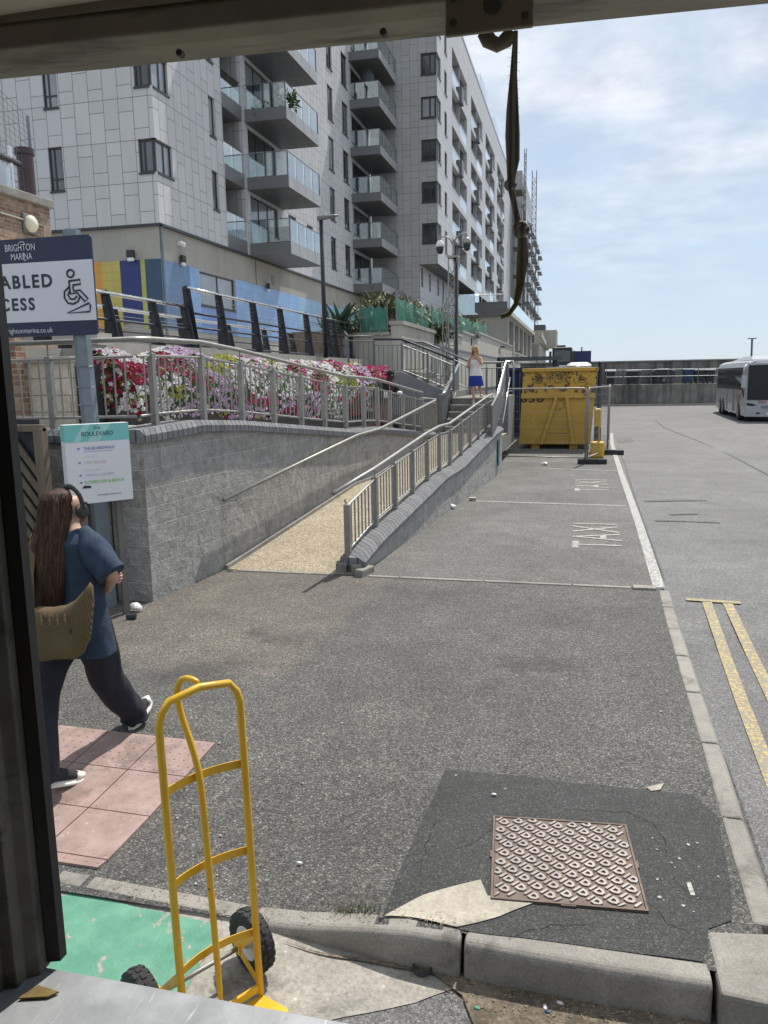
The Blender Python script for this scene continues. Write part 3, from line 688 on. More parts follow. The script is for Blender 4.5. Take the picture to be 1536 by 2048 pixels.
# railing on top of the high wall, turning across the front
yq = [7.93, 8.94, 9.9, 10.84, 11.79, 12.71, 13.67, 14.61, 15.4, 16.2, 17.1, 17.95, 18.66]
path = [(-6.75, 7.62, 1.85), (-5.62, 7.62, 1.85), (xl(7.65)-.14, 7.63, 1.86)] + [(xl(y)-.15, y, zup(y)-.005) for y in yq]
railing('ramp_railing', 'long grey railing on top of the tall block wall in front of the flowers', path, .79, .94, post=.066, bar=.019, gap=.125, low=.13, rail_r=.028, round_post=False, skipposts=(2,))
# upper ramp, its far kerb and terrace edge
um = MB()
um.loft([[Vector((xl(y)-.40, y, zup(y)-.06)), Vector((xl(y)-1.75, y, zup(y)-.06))] for y in yw], cap=False, closed=False)
um.add([(-7.5, 7.86, 1.78), (xl(7.86)-.40, 7.86, 1.80), (xl(9.6)-.4, 9.6, 1.78), (-7.5, 9.6, 1.77)], [(0, 1, 2, 3)])
M['walkway'] = pm('pale_walkway_concrete', (.42, .40, .36), .9, var=.1, scale=3)
struct(um, 'upper_ramp', M['walkway'])
um = MB(); um.box(-6.2, 19.1, .6, -3.5, 20.9, .90); struct(um, 'landing', M['walkway'])
# cream block wall closing the end of the upper ramp
cw = thing('cream_block_wall', 'cream painted block wall with a stone coping behind the sign post', 'wall', (-6.3, 9.2, 1.8))
b = MB(); b.box(-9.2, 9.2, 1.6, -6.44, 9.5, 2.62); b.build('wall_face', M['creamblock'], cw)
b = MB(); b.box(-9.2, 9.14, 2.62, -6.42, 9.55, 2.70); b.build('coping', M['kerb'], cw, bevel=.01)
b = MB(); b.box(-7.4, 9.0, 1.6, -7.12, 9.198, 3.05); b.build('pier', M['brick'], cw)
b = MB(); b.prism([(-8.6, 9.6, 2.95), (-6.3, 9.6, 2.86), (-6.3, 9.6, 3.02), (-8.6, 9.6, 3.22)], (0, .35, 0)); b.build('upper_slab', M['walkway'], cw)
b = MB(); b.box(-6.43, 9.25, 1.6, -6.22, 9.5, 2.60); b.build('painted_gap_shade', M['black'], cw)  # solid dark block; the shade of the gap is put into its colour
# promenade deck
dk = MB(); dk.box(-15.8, 11.2, 2.4, -6.72, 62, 2.90); dk.box(-11.8, -2, 2.4, -8.0, 11.2, 2.9); struct(dk, 'promenade_deck', M['walkway'])
de = thing('deck_edge_wall', 'dark grey edge of the raised promenade below the black posts', 'wall', (-6.7, 18, .9))
b = MB(); b.box(-6.72, 10.2, .6, -6.60, 27.2, 2.62); b.build('face', pm('deck_edge', (.13, .13, .125), .8), de)
b = MB(); b.box(-6.9, 10.2, 2.75, -6.55, 27.2, 2.93); b.build('slab_nosing', M['render'], de)
# stairs ---------------------------------------------------------------
st = thing('staircase', 'short concrete staircase rising from the ramp landing to the promenade', 'stairs', (-2.7, 21, .88))
tr = MB(); nose = MB(); zs = [.88]; y = 20.75
M['step'] = pm('stair_concrete', (.20, .195, .175), .85, var=.2, scale=6); M['nosing'] = pm('pale_stair_nosing', (.50, .48, .38), .7)
for i in range(5):
    z = .88 + .178*(i+1); y0 = 20.75 + .32*i
    tr.box(-3.46, y0, .3, -2.02, (25.6 if i == 4 else y0+.322), z); nose.box(-3.45, y0-.012, z-.02, -2.03, y0+.05, z+.006)
tr.build('treads', M['step'], st); nose.build('nosing', M['nosing'], st)
b = MB(); b.prism([(-3.56, 20.7, .6), (-3.56, 23.7, .6), (-3.56, 23.7, 2.74), (-3.56, 20.7, 1.86)], (.05, 0, 0)); b.build('side_panel', M['steeld'], st)
b = MB(); b.prism([(-1.95, 18.0, .95), (-1.95, 21.3, 1.75), (-1.95, 21.3, 2.62), (-1.95, 19.6, 1.96), (-1.95, 18.0, 1.70)], (.04, 0, 0)); b.build('side_panel', M['steeld'], st)
MB().tube([(-3.5, 20.75, 1.92), (-3.5, 21.1, 1.95), (-3.5, 23.75, 2.78)], .03, 8).build('handrail', M['inox'], st, smooth=True)
MB().tube([(-3.45, 20.9, 1.0), (-3.45, 22.6, 1.9)], .02, 8).build('lower_rail', M['inox'], st, smooth=True)
MB().tube([(-1.98, 19.35, 1.79), (-1.96, 19.6, 1.95), (-1.93, 21.4, 2.72), (-1.75, 21.5, 2.74), (-1.72, 21.5, 2.5)], .03, 8).build('handrail', M['inox'], st, smooth=True)
MB().tube([(-1.86, 19.9, 1.2), (-1.80, 21.2, 2.3)], .018, 8).build('lower_rail', M['inox'], st, smooth=True)
b = MB(); b.box(-3.62, 20.62, .7, -3.50, 20.74, 1.90); b.build('newel', M['steeld'], st, bevel=.005)
b = MB(); b.box(-1.99, 21.3, .8, -1.85, 21.45, 2.66); b.build('newel', M['steeld'], st, bevel=.005)
# upper flight running back left
uf = thing('staircase', 'upper flight of steps with a grey side wall turning left from the landing', 'stairs', (-4.2, 23, 1.8))
b = MB(); b.prism([(-5.95, 22, .5), (-3.57, 22, .5), (-3.57, 22, 1.93), (-4.86, 22, 2.50), (-5.3, 22, 2.50), (-5.3, 22, 1.75), (-5.95, 22, 1.75)], (0, .12, 0)); b.build('side_wall', pm('grey_stringer', (.20, .21, .22), .7, var=.12, scale=2), uf)
b = MB()
for i in range(4): b.box(-3.80-.33*(i+1), 22.13, .6, -3.47-.33*i - (.0 if i else 0), 25.2, 1.77+.18*(i+1) - (.0))
b.box(-6.6, 22.13, 2.0, -5.12, 25.2, 2.55); b.build('treads', M['step'], uf)
railing('stair_railing', 'grey barred railing sloping up the side of the upper flight of steps', [(-3.42, 22.06, 1.95), (-4.15, 22.06, 2.26), (-4.88, 22.06, 2.55), (-5.68, 22.06, 2.57)], .74, .86, M['steeld'], post=.06, gap=.12, low=.02, rail_r=.03, rmat=M['black'])
railing('stair_railing', 'far grey railing on the other side of the upper flight', [(-3.42, 25.3, 1.95), (-4.15, 25.3, 2.28), (-4.9, 25.3, 2.6), (-6.3, 25.3, 2.6)], .74, .86, M['steeld'], post=.06, gap=.12, low=.02, rail_r=.03)
railing('landing_railing', 'grey barred railing across the back of the stair landing', [(-3.42, 25.5, 1.77), (-2.9, 25.5, 1.77), (-2.05, 25.5, 1.77)], .86, 1.0, M['steeld'], post=.06, gap=.15, rail_r=.032)
railing('deck_railing', 'grey barred railing level on the deck to the left of the steps', [(-5.75, 22.3, 2.57), (-6.55, 22.4, 2.62), (-7.3, 24.5, 2.9)], .85, .95, M['steeld'], post=.06, gap=.15, rail_r=.025)
railing('ramp_railing', 'short grey barred panel closing the end of the upper ramp beside the steps', [(-3.72, 18.75, .98), (-3.65, 20.6, .9)], .80, .88, M['steel'], post=.06, gap=.12, rail_r=.022)
# ------------------------------------------------------------------ black promenade railings
def plate_post(t, x, y, z, h, w0=.30, w1=.09):
    m = MB(); m.prism([(x, y-.02, z), (x-w0*.75, y-.02, z), (x-w0*.75+.02, y-.02, z+h*.55), (x-w0+.06, y-.02, z+h), (x-w0+.06+w1, y-.02, z+h)], (0, .04, 0))
    m.bar((x+.004, y, z), (x-w0+.06+w1+.004, y, z+h), .012, .11, (1, 0, 0))
    m.tube([(x-w0*.75, y, z+h+.0), (x-w0*.45, y, z+h+.03)], .05, 8)
    return m.build('post', M['black'], t)
def black_rail(label, pts, h, rails, top=True, wires=5):
    t = thing('promenade_railing', label, 'railing', tuple(pts[0]), 'black post railings on the promenade')
    for p in pts: plate_post(t, *p, h)
    tl = [(x-.16, y, z+h+.02) for x, y, z in pts]
    MB().tube(tl, .032, 10).build('top_rail', M['inox'], t, smooth=True)
    for f in rails: MB().tube([(x-.05-.10*f, y, z+h*f) for x, y, z in pts], .020, 8).build('rail', M['black'], t, smooth=True)
    m = MB()
    for k in range(wires):
        f = .60 + .36*k/wires; m.tube([(x-.06-.10*f, y, z+h*f) for x, y, z in pts], .004, 4)
    m.build('wires', M['steeld'], t)
    return t
ypb = [13.98, 15.35, 17.1, 18.78, 20.7, 22.45, 23.1, 24.7, 26.2]
black_rail('tall black railing of tapered plate posts with a bright top rail behind the flowers', [(-7.05, y, 2.93) for y in ypb], 1.13, (.08, .38, .62))
black_rail('lower black railing with a bright top rail at the left behind the big sign', [(-7.05, 9.6, 2.93), (-7.05, 11.3, 2.93), (-7.05, 12.7, 2.93), (-7.05, 13.85, 2.93)], .78, (.12, .5), wires=2)
black_rail('second black railing further back on the promenade', [(-8.55, y, 2.93) for y in (10.5, 12.2, 13.9, 16.5, 19, 21.4, 23.6)], .80, (.12, .5), wires=2)
# ------------------------------------------------------------------ apartment buildings
def holewall(mb, o, u, n, U, V, holes, depth=.18):
    """rectangular wall at o, u = horizontal direction, n = inward normal, U/V ranges, holes (u0,u1,v0,v1)"""
    o, u, n = Vector(o), Vector(u), Vector(n)
    us = sorted(set([U[0], U[1]] + [h[i] for h in holes for i in (0, 1)])); vs = sorted(set([V[0], V[1]] + [h[i] for h in holes for i in (2, 3)]))
    us = [a for a in us if U[0] <= a <= U[1]]; vs = [a for a in vs if V[0] <= a <= V[1]]
    def P(a, b, d=0): return o + u*a + Vector((0, 0, b)) + n*d
    flip = u.cross(Vector((0, 0, 1))).dot(n) > 0
    def q(*p): mb.add(p, [(3, 2, 1, 0) if flip else (0, 1, 2, 3)])
    for i in range(len(us)-1):
        for j in range(len(vs)-1):
            a, b = (us[i]+us[i+1])/2, (vs[j]+vs[j+1])/2
            if any(h[0] < a < h[1] and h[2] < b < h[3] for h in holes): continue
            q(P(us[i], vs[j]), P(us[i+1], vs[j]), P(us[i+1], vs[j+1]), P(us[i], vs[j+1]))
    for a, b, c, d in holes:
        if a > U[0]+.001: mb.add([P(a, c), P(a, d), P(a, d, depth), P(a, c, depth)], [(0, 1, 2, 3)])
        if b < U[1]-.001: mb.add([P(b, c), P(b, c, depth), P(b, d, depth), P(b, d)], [(0, 1, 2, 3)])
        mb.add([P(a, d), P(b, d), P(b, d, depth), P(a, d, depth)], [(0, 1, 2, 3)]); mb.add([P(a, c), P(a, c, depth), P(b, c, depth), P(b, c)], [(0, 1, 2, 3)])
def window(parent, o, u, n, a, b, c, d, depth=.15, mull=(), trans=(), lit=None, sill=True, fr=.06):
    o, u, n = Vector(o), Vector(u), Vector(n)
    def P(x, z, e): return o + u*x + Vector((0, 0, z)) + n*e
    def bx(m, x0, x1, z0, z1, e0, e1):
        vv = [P(x, z, e) for e in (e0, e1) for z in (z0, z1) for x in (x0, x1)]
        m.add(vv, [(0, 2, 3, 1), (4, 5, 7, 6), (0, 1, 5, 4), (2, 6, 7, 3), (0, 4, 6, 2), (1, 3, 7, 5)])
    m = MB(); e0, e1 = depth-.07, depth-.005
    bx(m, a, a+fr, c, d, e0, e1); bx(m, b-fr, b, c, d, e0, e1); bx(m, a+fr, b-fr, c, c+fr, e0, e1); bx(m, a+fr, b-fr, d-fr, d, e0, e1)
    for f in mull: x = a+(b-a)*f; bx(m, x-fr*.5, x+fr*.5, c+fr, d-fr, e0+.004, e1-.004)
    for f in trans: z = c+(d-c)*f; bx(m, a+fr, b-fr, z-fr*.5, z+fr*.5, e0+.008, e1-.008)
    if sill: bx(m, a-.02, b+.02, c-.07, c-.002, -.05, depth-.01)
    w_ = m.build('window', M['frame'], parent)
    g = MB(); bx(g, a+fr*.5, b-fr*.5, c+fr*.5, d-fr*.5, depth-.035, depth-.02); hsh = (int(abs(a)*37+c*11+n.x*5) % 7); g.build('pane', M['panelit'] if (lit or hsh == 0) else (M['panemid'] if hsh in (2, 5) else M['pane']), w_)
    return w_
def balcony(parent, X0, X1, Y0, Y1, z, fh=.55, gh=1.07, n=4, doors=True):
    """projecting balcony: wall plane X0, outer edge X1; underside at z"""
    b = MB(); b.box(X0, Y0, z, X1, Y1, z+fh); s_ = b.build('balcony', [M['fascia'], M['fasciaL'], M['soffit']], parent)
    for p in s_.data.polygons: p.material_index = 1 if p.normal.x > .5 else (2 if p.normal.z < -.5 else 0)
    g = MB(); e = .05; k = (Y1-Y0)/n
    for i in range(n): g.box(X1-e-.012, Y0+e+k*i+.012, z+fh+.03, X1-e, Y0+k*(i+1)-(e if i == n-1 else -.0), z+fh+gh)
    g.box(X0+.02, Y0+e, z+fh+.03, X1-e-.016, Y0+e+.012, z+fh+gh); g.box(X0+.02, Y1-e-.012, z+fh+.03, X1-e-.016, Y1-e, z+fh+gh)
    g.build('glass_panel', M['balglass'], s_)
    r = MB(); r.tube([(X0+.02, Y0+e, z+fh+gh), (X1-e, Y0+e, z+fh+gh), (X1-e, Y1-e, z+fh+gh), (X0+.02, Y1-e, z+fh+gh)], .022, 6)
    for yy in (Y0+e, Y1-e): r.bar((X1-e, yy, z+fh), (X1-e, yy, z+fh+gh), .05)
    for i in range(1, n): MB().box(X1, Y0+k*i-.008, z+.02, X1+.003, Y0+k*i+.008, z+fh-.02).build('panel_joint', M['frame'], s_)
    r.build('rail', M['steeld'], s_)
    return s_
b1 = thing('apartment_building', 'nearer pale grey clad apartment block with glass balconies above a colourful tiled shop floor', 'building', (-15.65, 28.5, 2.9))
ST = 3.02; X1, Y1 = -15.65, 28.5
floors = [8.30+ST*k for k in range(8)]
holesL, holesR = [], []
for z in floors:
    holesL += [(-20.25, -19.62, z+1.45, z+3.08-.02), (-16.36, X1, z+1.85, z+3.06-.01), (-25.2, -24.6, z+1.45, z+3.06)]
    holesR += [(Y1, 29.78, z+1.85, z+3.05), (33.25, 33.85, z+1.43, z+3.05), (37.4, 41.0, z+.58, z+2.85), (50.25, 51.4, z+1.05, z+3.04), (53.45, 54.8, z+1.05, z+3.02), (55.7, 60.0, z+.58, z+2.8), (42.6, 43.8, z+2.2, z+2.95), (45.6, 46.7, z+2.2, z+2.95)]
holesR.append((34.6, 36.85, 8.32, 8.3+ST*8-.1))
m = MB(); holewall(m, (0, Y1, 0), (1, 0, 0), (0, 1, 0), (-32, X1), (8.30, 33), holesL, .2); m.build('cladding', M['clad'], b1)
m = MB(); holewall(m, (X1, 0, 0), (0, 1, 0), (-1, 0, 0), (Y1, 60.5), (8.30, 33), holesR, .2); m.build('cladding', M['clad'], b1)
m = MB(); m.box(-32, Y1, 32.9, X1, 60.5, 33.2); m.add([(-32, Y1+.05, 8.29), (X1-.05, Y1+.05, 8.29), (X1-.05, 60.5, 8.29), (-32, 60.5, 8.29)], [(0, 1, 2, 3)]); m.build('roof', M['soffit'], b1)
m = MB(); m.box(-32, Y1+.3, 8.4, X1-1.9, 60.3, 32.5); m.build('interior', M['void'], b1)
for k, z in enumerate(floors):
    if z > 26: break
    oL, oR = ((0, Y1, 0), (1, 0, 0), (0, 1, 0)), ((X1, 0, 0), (0, 1, 0), (-1, 0, 0))
    window(b1, *oL, -20.25, -19.62, z+1.45, z+3.06, trans=(.28,), mull=(.35,))
    window(b1, *oL, -16.36, X1-.10, z+1.85, z+3.05, mull=(.35,), fr=.08)
    window(b1, *oR, Y1+.10, 29.78, z+1.85, z+3.05, mull=(.55,), fr=.08, lit=True)
    window(b1, *oR, 33.25, 33.85, z+1.43, z+3.05)
    window(b1, *oR, 50.25, 51.4, z+1.05, z+3.04); window(b1, *oR, 53.45, 54.8, z+1.05, z+3.02)
    window(b1, *oR, 37.4, 41.0, z+.58, z+2.85, mull=(.33, .66), sill=False, lit=(k % 2 == 0)); window(b1, *oR, 55.7, 60.0, z+.58, z+2.8, mull=(.25, .5, .75), sill=False)
    if k == 0: window(b1, *oR, 42.6, 43.8, z+2.2, z+2.95, sill=False); window(b1, *oR, 45.6, 46.7, z+2.2, z+2.95, sill=False)
    else:
        window(b1, *oR, 42.6, 43.8, z+2.2, z+2.95, sill=False); window(b1, *oR, 45.6, 46.7, z+2.2, z+2.95, sill=False)
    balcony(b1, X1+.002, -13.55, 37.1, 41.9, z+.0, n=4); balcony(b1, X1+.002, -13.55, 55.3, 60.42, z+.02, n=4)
    # recessed balcony in the slot
    s_ = MB(); s_.box(X1-1.7, 34.62, z, X1-.02, 36.83, z+.62); q = s_.build('balcony', M['fascia'], b1)
    g = MB(); g.box(X1-.08, 34.64, z+.64, X1-.065, 35.7, z+1.62); g.box(X1-.08, 35.74, z+.64, X1-.065, 36.8, z+1.62); g.build('glass_panel', M['balglass'], q)
    MB().tube([(X1-.07, 34.63, z+1.63), (X1-.07, 36.82, z+1.63)], .02, 6).build('rail', M['steeld'], q)
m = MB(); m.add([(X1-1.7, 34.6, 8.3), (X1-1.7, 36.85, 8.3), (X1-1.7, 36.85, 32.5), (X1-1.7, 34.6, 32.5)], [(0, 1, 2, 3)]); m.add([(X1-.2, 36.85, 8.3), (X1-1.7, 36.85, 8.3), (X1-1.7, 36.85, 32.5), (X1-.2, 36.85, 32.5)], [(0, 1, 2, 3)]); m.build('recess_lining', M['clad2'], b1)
# ground storeys
bx_ = X1-.12; by_ = Y1+.10
m = MB(); holewall(m, (0, by_, 0), (1, 0, 0), (0, 1, 0), (-32, bx_), (2.6, 8.30), [], .1); holewall(m, (bx_, 0, 0), (0, 1, 0), (-1, 0, 0), (by_, 60.4), (2.6, 8.30), [(31.8, 35.3, 5.55, 6.95)], .15); m.build('render_base', M['render'], b1)
m = MB(); m.box(-32, by_-.12, 8.22, X1+.03, by_-.004, 8.31); m.box(bx_+.004, by_-.1, 8.22, X1+.03, 60.4, 8.31); m.build('drip_trim', M['frame'], b1)
tx = [PY(q, 580, by_-.03).x for q in (207, 243, 284, 293)]
for a, b, k in ((-23.5, tx[0], 't_orange'), (tx[0], tx[1], 't_yellow'), (tx[1], tx[2], 't_navy'), (tx[2], tx[3], 't_lime'), (tx[3], bx_-.03, 't_teal')):
    z0 = 4.4 if k != 't_navy' else 4.65
    MB().box(a, by_-.03, z0, b, by_+.02, 7.02).build('tile_panel', M[k], b1)
for a, b, c, d, k in ((by_, 30.9, 4.4, 7.02, 't_slate'), (30.9, 31.75, 4.4, 7.02, 't_sky'), (31.75, 35.4, 4.4, 5.5, 't_mid'), (35.4, 38.6, 4.4, 7.02, 't_sky'), (38.6, 44.2, 4.4, 7.02, 't_sky'), (44.2, 50.5, 4.4, 7.02, 't_pale'), (50.5, 56.5, 4.4, 7.02, 't_aqua'), (56.5, 58.5, 4.4, 6.6, 't_navy')):
    MB().box(bx_-.02, a, c, bx_+.03, b, d).build('tile_panel', M[k], b1)
window(b1, (bx_, 0, 0), (0, 1, 0), (-1, 0, 0), 31.8, 35.3, 5.55, 6.95, .12, mull=(.52,), lit=True)
MB().tube([(bx_+.06, by_+.10, 8.2), (bx_+.06, by_+.10, 3.9), (bx_+.06, by_+.5, 3.8)], .05, 8).build('downpipe', M['postgrey'], b1)
for x_, y_, z_, dx2, dy2 in ((-16.95, by_-.15, 7.1, .32, .14), (bx_+.12, 30.2, 7.08, .14, .3), (bx_+.15, 39.2, 6.95, .12, .25)):
    q = MB().box(x_-dx2/2, y_-dy2/2, z_, x_+dx2/2, y_+dy2/2, z_+.28).build('wall_light', M['plastic'], b1, bevel=.03)
    MB().box(x_-dx2*.4, y_-dy2*.4, z_-.14, x_+dx2*.4, y_+dy2*.4, z_-.002).build('diffuser', M['white'], q, bevel=.02)
q = MB(); q.ball((bx_+.2, 30.15, 7.75), .10); q.box(bx_, 30.05, 7.72, bx_+.15, 30.2, 7.9); q.build('security_camera', M['white'], b1)
MB().box(bx_-.02, 40.0, 7.25, bx_+.012, 40.4, 7.75).build('vent_grille', M['steeld'], b1)
MB().box(bx_+.002, 37.95, 2.9, bx_+.012, 38.0, 8.2).build('movement_joint', M['frame'], b1)
# things kept on balconies
def clutter(name, label, cat, mb, mat): mb.build(name, mat, None, label=label, cat=cat)
clutter('storage_box', 'dark plastic storage box behind the glass of the lowest projecting balcony', 'box', MB().box(-15.2, 37.5, 8.86, -13.8, 38.1, 9.62), M['plastic'])
clutter('covered_chair', 'furniture under a dark round topped cover on the upper far balcony', 'covered chair', MB().loft([[Vector((-14.6+.62*c_*r, 56.2+.5*s_*r, z_)) for c_, s_ in [(math.cos(a*math.pi/6), math.sin(a*math.pi/6)) for a in range(12)]] for z_, r in ((20.97, 1.0), (21.9, .95), (22.7, .7), (23.05, .35))]), pm('dark_cover', (.05, .055, .07), .7))
clutter('drying_towels', 'pale towels hung over a rack on the lowest far balcony', 'towels', MB().prism([(-15.0, 56.0, 8.9), (-14.4, 56.0, 9.75), (-13.9, 56.0, 9.7), (-13.7, 56.0, 8.9)], (0, .5, 0)), pm('pale_towel', (.45, .5, .6), .9))
clutter('cushion', 'white cushion on a seat on the second far balcony', 'cushion', MB().obox((-14.2, 56.2, 18.35), .6, .25, .55, .2), M['white'])
def leafball(mb, c, r, n, ln, wd, up=0.5):
    c = Vector(c)
    for i in range(n):
        d = Vector((random.gauss(0, 1), random.gauss(0, 1), random.gauss(up, .8))).normalized(); s_ = d.cross(Vector((random.gauss(0, 1), random.gauss(0, 1), random.gauss(0, 1)))).normalized()
        p = c + Vector((random.uniform(-1, 1)*r, random.uniform(-1, 1)*r, random.uniform(-.6, .6)*r)); L = ln*random.uniform(.6, 1.2)
        mid = p + d*L*.55 + Vector((0, 0, .04*L)); tip = p + d*L - Vector((0, 0, .15*L))
        mb.add([p - s_*wd*.4, mid - s_*wd, tip, mid + s_*wd, p + s_*wd*.4], [(0, 1, 3, 4), (1, 2, 3)])
    return mb
def foliage(name, a, b):
    s = NT(name); P = s.geo.outputs['Position']
    c = s.ramp(s.noise(P, 6, 4, .7), [(0.3, a), (0.7, b)]); s.b.inputs['Specular IOR Level'].default_value = .3
    return s.done(c, .55)
M['leaf'] = foliage('green_leaf', (.03, .06, .018), (.09, .14, .04)); M['cordy'] = foliage('cordyline_leaf', (.06, .085, .03), (.19, .20, .08)); M['agave'] = foliage('agave_leaf', (.05, .085, .06), (.10, .15, .10))
for x_, y_, z_, lab in ((-14.9, 37.7, 14.95, 'dark potted plants behind the balcony glass near the top of the nearer block'), (-13.9, 38.0, 15.4, 'tall leafy potted plant at the corner of the same balcony')):
    leafball(MB(), (x_, y_, z_), .45, 110, .45, .06).build('potted_plant', M['leaf'], None, label=lab, cat='plant')
# ---- second block
b2 = thing('apartment_building', 'further grey clad apartment block with an overhanging corner and rows of deep recessed balconies', 'building', (-10.54, 60.5, 2.9))
X2, Y2 = -10.54, 60.55
tops = [13.65+2.92*k for k in range(6)]
hL = [(-11.75, X2, t-1.45, t) for t in tops]; hR = [(Y2, 62.1, t-1.45, t) for t in tops] + [(63.75, 64.9, t-1.65, t) for t in tops]
cols = [(67.5, 76.2), (79.0, 87.9), (90.8, 100.2), (103.2, 112.8)]
for ci, (a, b) in enumerate(cols):
    for ri, t in enumerate(tops):
        mid = a + (b-a)*.5; left = (ri % 2 == 1)      # which half is a full height loggia
        hR.append((a, b, t-1.65, t)); hR.append((a, mid, t-2.5, t-1.65) if left else (mid, b, t-2.5, t-1.65))
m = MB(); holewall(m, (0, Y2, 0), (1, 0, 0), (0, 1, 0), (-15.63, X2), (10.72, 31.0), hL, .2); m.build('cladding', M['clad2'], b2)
m = MB(); holewall(m, (X2, 0, 0), (0, 1, 0), (-1, 0, 0), (Y2, 122), (10.72, 31.0), hR, 1.2)
m.build('cladding', M['clad'], b2)
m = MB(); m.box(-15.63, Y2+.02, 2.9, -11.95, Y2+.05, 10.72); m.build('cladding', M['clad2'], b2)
m = MB(); holewall(m, (-11.93, 0, 0), (0, 1, 0), (-1, 0, 0), (Y2, 78), (2.9, 10.72), [(y_, y_+.75, 9.15, 10.6) for y_ in (61.1, 64.4, 68.2, 70.8)], .2); m.build('lower_wall', M['clad'], b2)
for y_ in (61.1, 64.4, 68.2, 70.8): window(b2, (-11.93, 0, 0), (0, 1, 0), (-1, 0, 0), y_, y_+.75, 9.15, 10.6, sill=False)
m = MB(); m.add([(-15.6, Y2+.02, 10.72), (X2, Y2+.02, 10.72), (X2, 122, 10.72), (-15.6, 122, 10.72)], [(0, 3, 2, 1)]); m.build('soffit', M['soffit'], b2)
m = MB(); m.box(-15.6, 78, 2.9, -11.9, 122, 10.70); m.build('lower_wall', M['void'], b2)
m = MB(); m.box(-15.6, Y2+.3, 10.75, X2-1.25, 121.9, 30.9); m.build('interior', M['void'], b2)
m = MB(); m.box(-15.6, Y2-.02, 31.0, X2+.03, 122, 31.25); m.build('parapet_cap', M['fasciaL'], b2)
m = MB(); m.box(-15.6, Y2-.06, 28.8, X2+.06, Y2+.0, 28.86); m.build('parapet_band', M['fasciaL'], b2)
oL, oR = ((0, Y2, 0), (1, 0, 0), (0, 1, 0)), ((X2, 0, 0), (0, 1, 0), (-1, 0, 0))
for ri, t in enumerate(tops):
    window(b2, *oL, -11.75, X2-.10, t-1.45, t, mull=(.6,), fr=.12); window(b2, *oR, Y2+.10, 62.1, t-1.45, t, mull=(.4,), fr=.1, lit=True)
    window(b2, *oR, 63.75, 64.9, t-1.65, t)
    for ci, (a, b) in enumerate(cols):
        mid = a+(b-a)*.5; left = (ri % 2 == 1)
        wa, wb = (mid+.1, b-.02) if left else (a+.02, mid-.1)
        window(b2, *oR, wa, wb, t-1.65, t-.02, depth=.45, mull=(.35, .7), fr=.1, lit=(ri+ci) % 2 == 0, sill=True)
        la, lb = (a+.02, mid) if left else (mid, b-.02)
        g = MB(); g.box(X2-.03, la, t-2.5, X2-.015, lb, t-1.5); g.build('glass_panel', M['balglass'], b2)
        g = MB(); g.box(X2-1.2, (la if not left else lb)-.08, t-2.5, X2-.06, (la if not left else lb)+.08, t-.02)
        g.build('balcony_divider', M['fasciaL'], b2)
        g = MB(); g.box(X2-1.16, la+.3, t-2.5, X2-1.1, lb-.3, t-.1); g.build('balcony_door', M['panelit'] if (ri*3+ci) % 3 == 0 else M['pane'], b2)
        if left:
            g = MB(); g.box(X2-.1, lb-.5, t-3.0, X2+.25, lb+.6, t-1.72); g.build('balcony_box', M['fascia'], b2)
for y_ in (86, 100, 112):
    g = MB(); g.box(X2-.02, y_, 31.3, X2+.0, y_+6, 32.5); g.box(X2-1.8, y_, 31.3, X2-.06, y_+.02, 32.5); g.build('roof_glass', M['balglass'], b2)
# ---- third block under scaffold
b3 = thing('apartment_building', 'distant apartment block standing behind scaffolding at the end of the row', 'building', (-9.5, 128, 2.9))
hR = [(132+9*c, 137+9*c, 8+3*k, 10.3+3*k) for c in range(5) for k in range(7)]
m = MB(); holewall(m, (-9.3, 0, 0), (0, 1, 0), (-1, 0, 0), (128, 180), (5, 29.5), hR, 1.0); holewall(m, (0, 128, 0), (1, 0, 0), (0, 1, 0), (-22, -9.3), (5, 29.5), [], 1); m.build('cladding', M['clad'], b3)
m = MB(); m.box(-22, 128.2, 5, -10.35, 180, 29.3); m.build('interior', M['void'], b3)
for c in range(5):
    for k in range(7):
        g = MB(); g.box(-9.25, 132+9*c, 7.7+3*k, -8.2, 136.6+9*c, 8.0+3*k); q = g.build('balcony', M['fascia'], b3)
        g = MB(); g.box(-8.26, 132+9*c, 8.02+3*k, -8.22, 136.6+9*c, 9.0+3*k); g.build('glass_panel', M['balglass'], q)
m = MB(); m.box(-15, 128.1, 29.5, -9.3, 150, 33); m.build('roof_box', M['clad2'], b3)
sc = thing('scaffolding', 'grey tube scaffolding with board platforms in front of the distant block', 'scaffolding', (-9, 124, 3))
m = MB()
for y_ in (123, 125.2, 127.2):
    for x_ in (-10.3, -8.9): m.tube([(x_, y_, 3), (x_, y_, 30)], .05, 5)
for k in range(13):
    z_ = 5 + 2*k
    for x_ in (-10.3, -8.9): m.tube([(x_, 122.8, z_), (x_, 127.4, z_)], .04, 5)
    for y_ in (123, 125.2, 127.2): m.tube([(-10.4, y_, z_+.1), (-8.8, y_, z_+.1)], .04, 5)
    if k < 12: m.tube([(-8.85, 123 if k % 2 else 127.2, z_), (-8.85, 127.2 if k % 2 else 123, z_+2)], .035, 5)
m.build('tubes', M['steeld'], sc)
m = MB()
for k in range(0, 13, 2): m.box(-10.2, 122.9, 5.1+2*k, -9.0, 127.3, 5.16+2*k)
m.build('boards', M['timber'], sc)
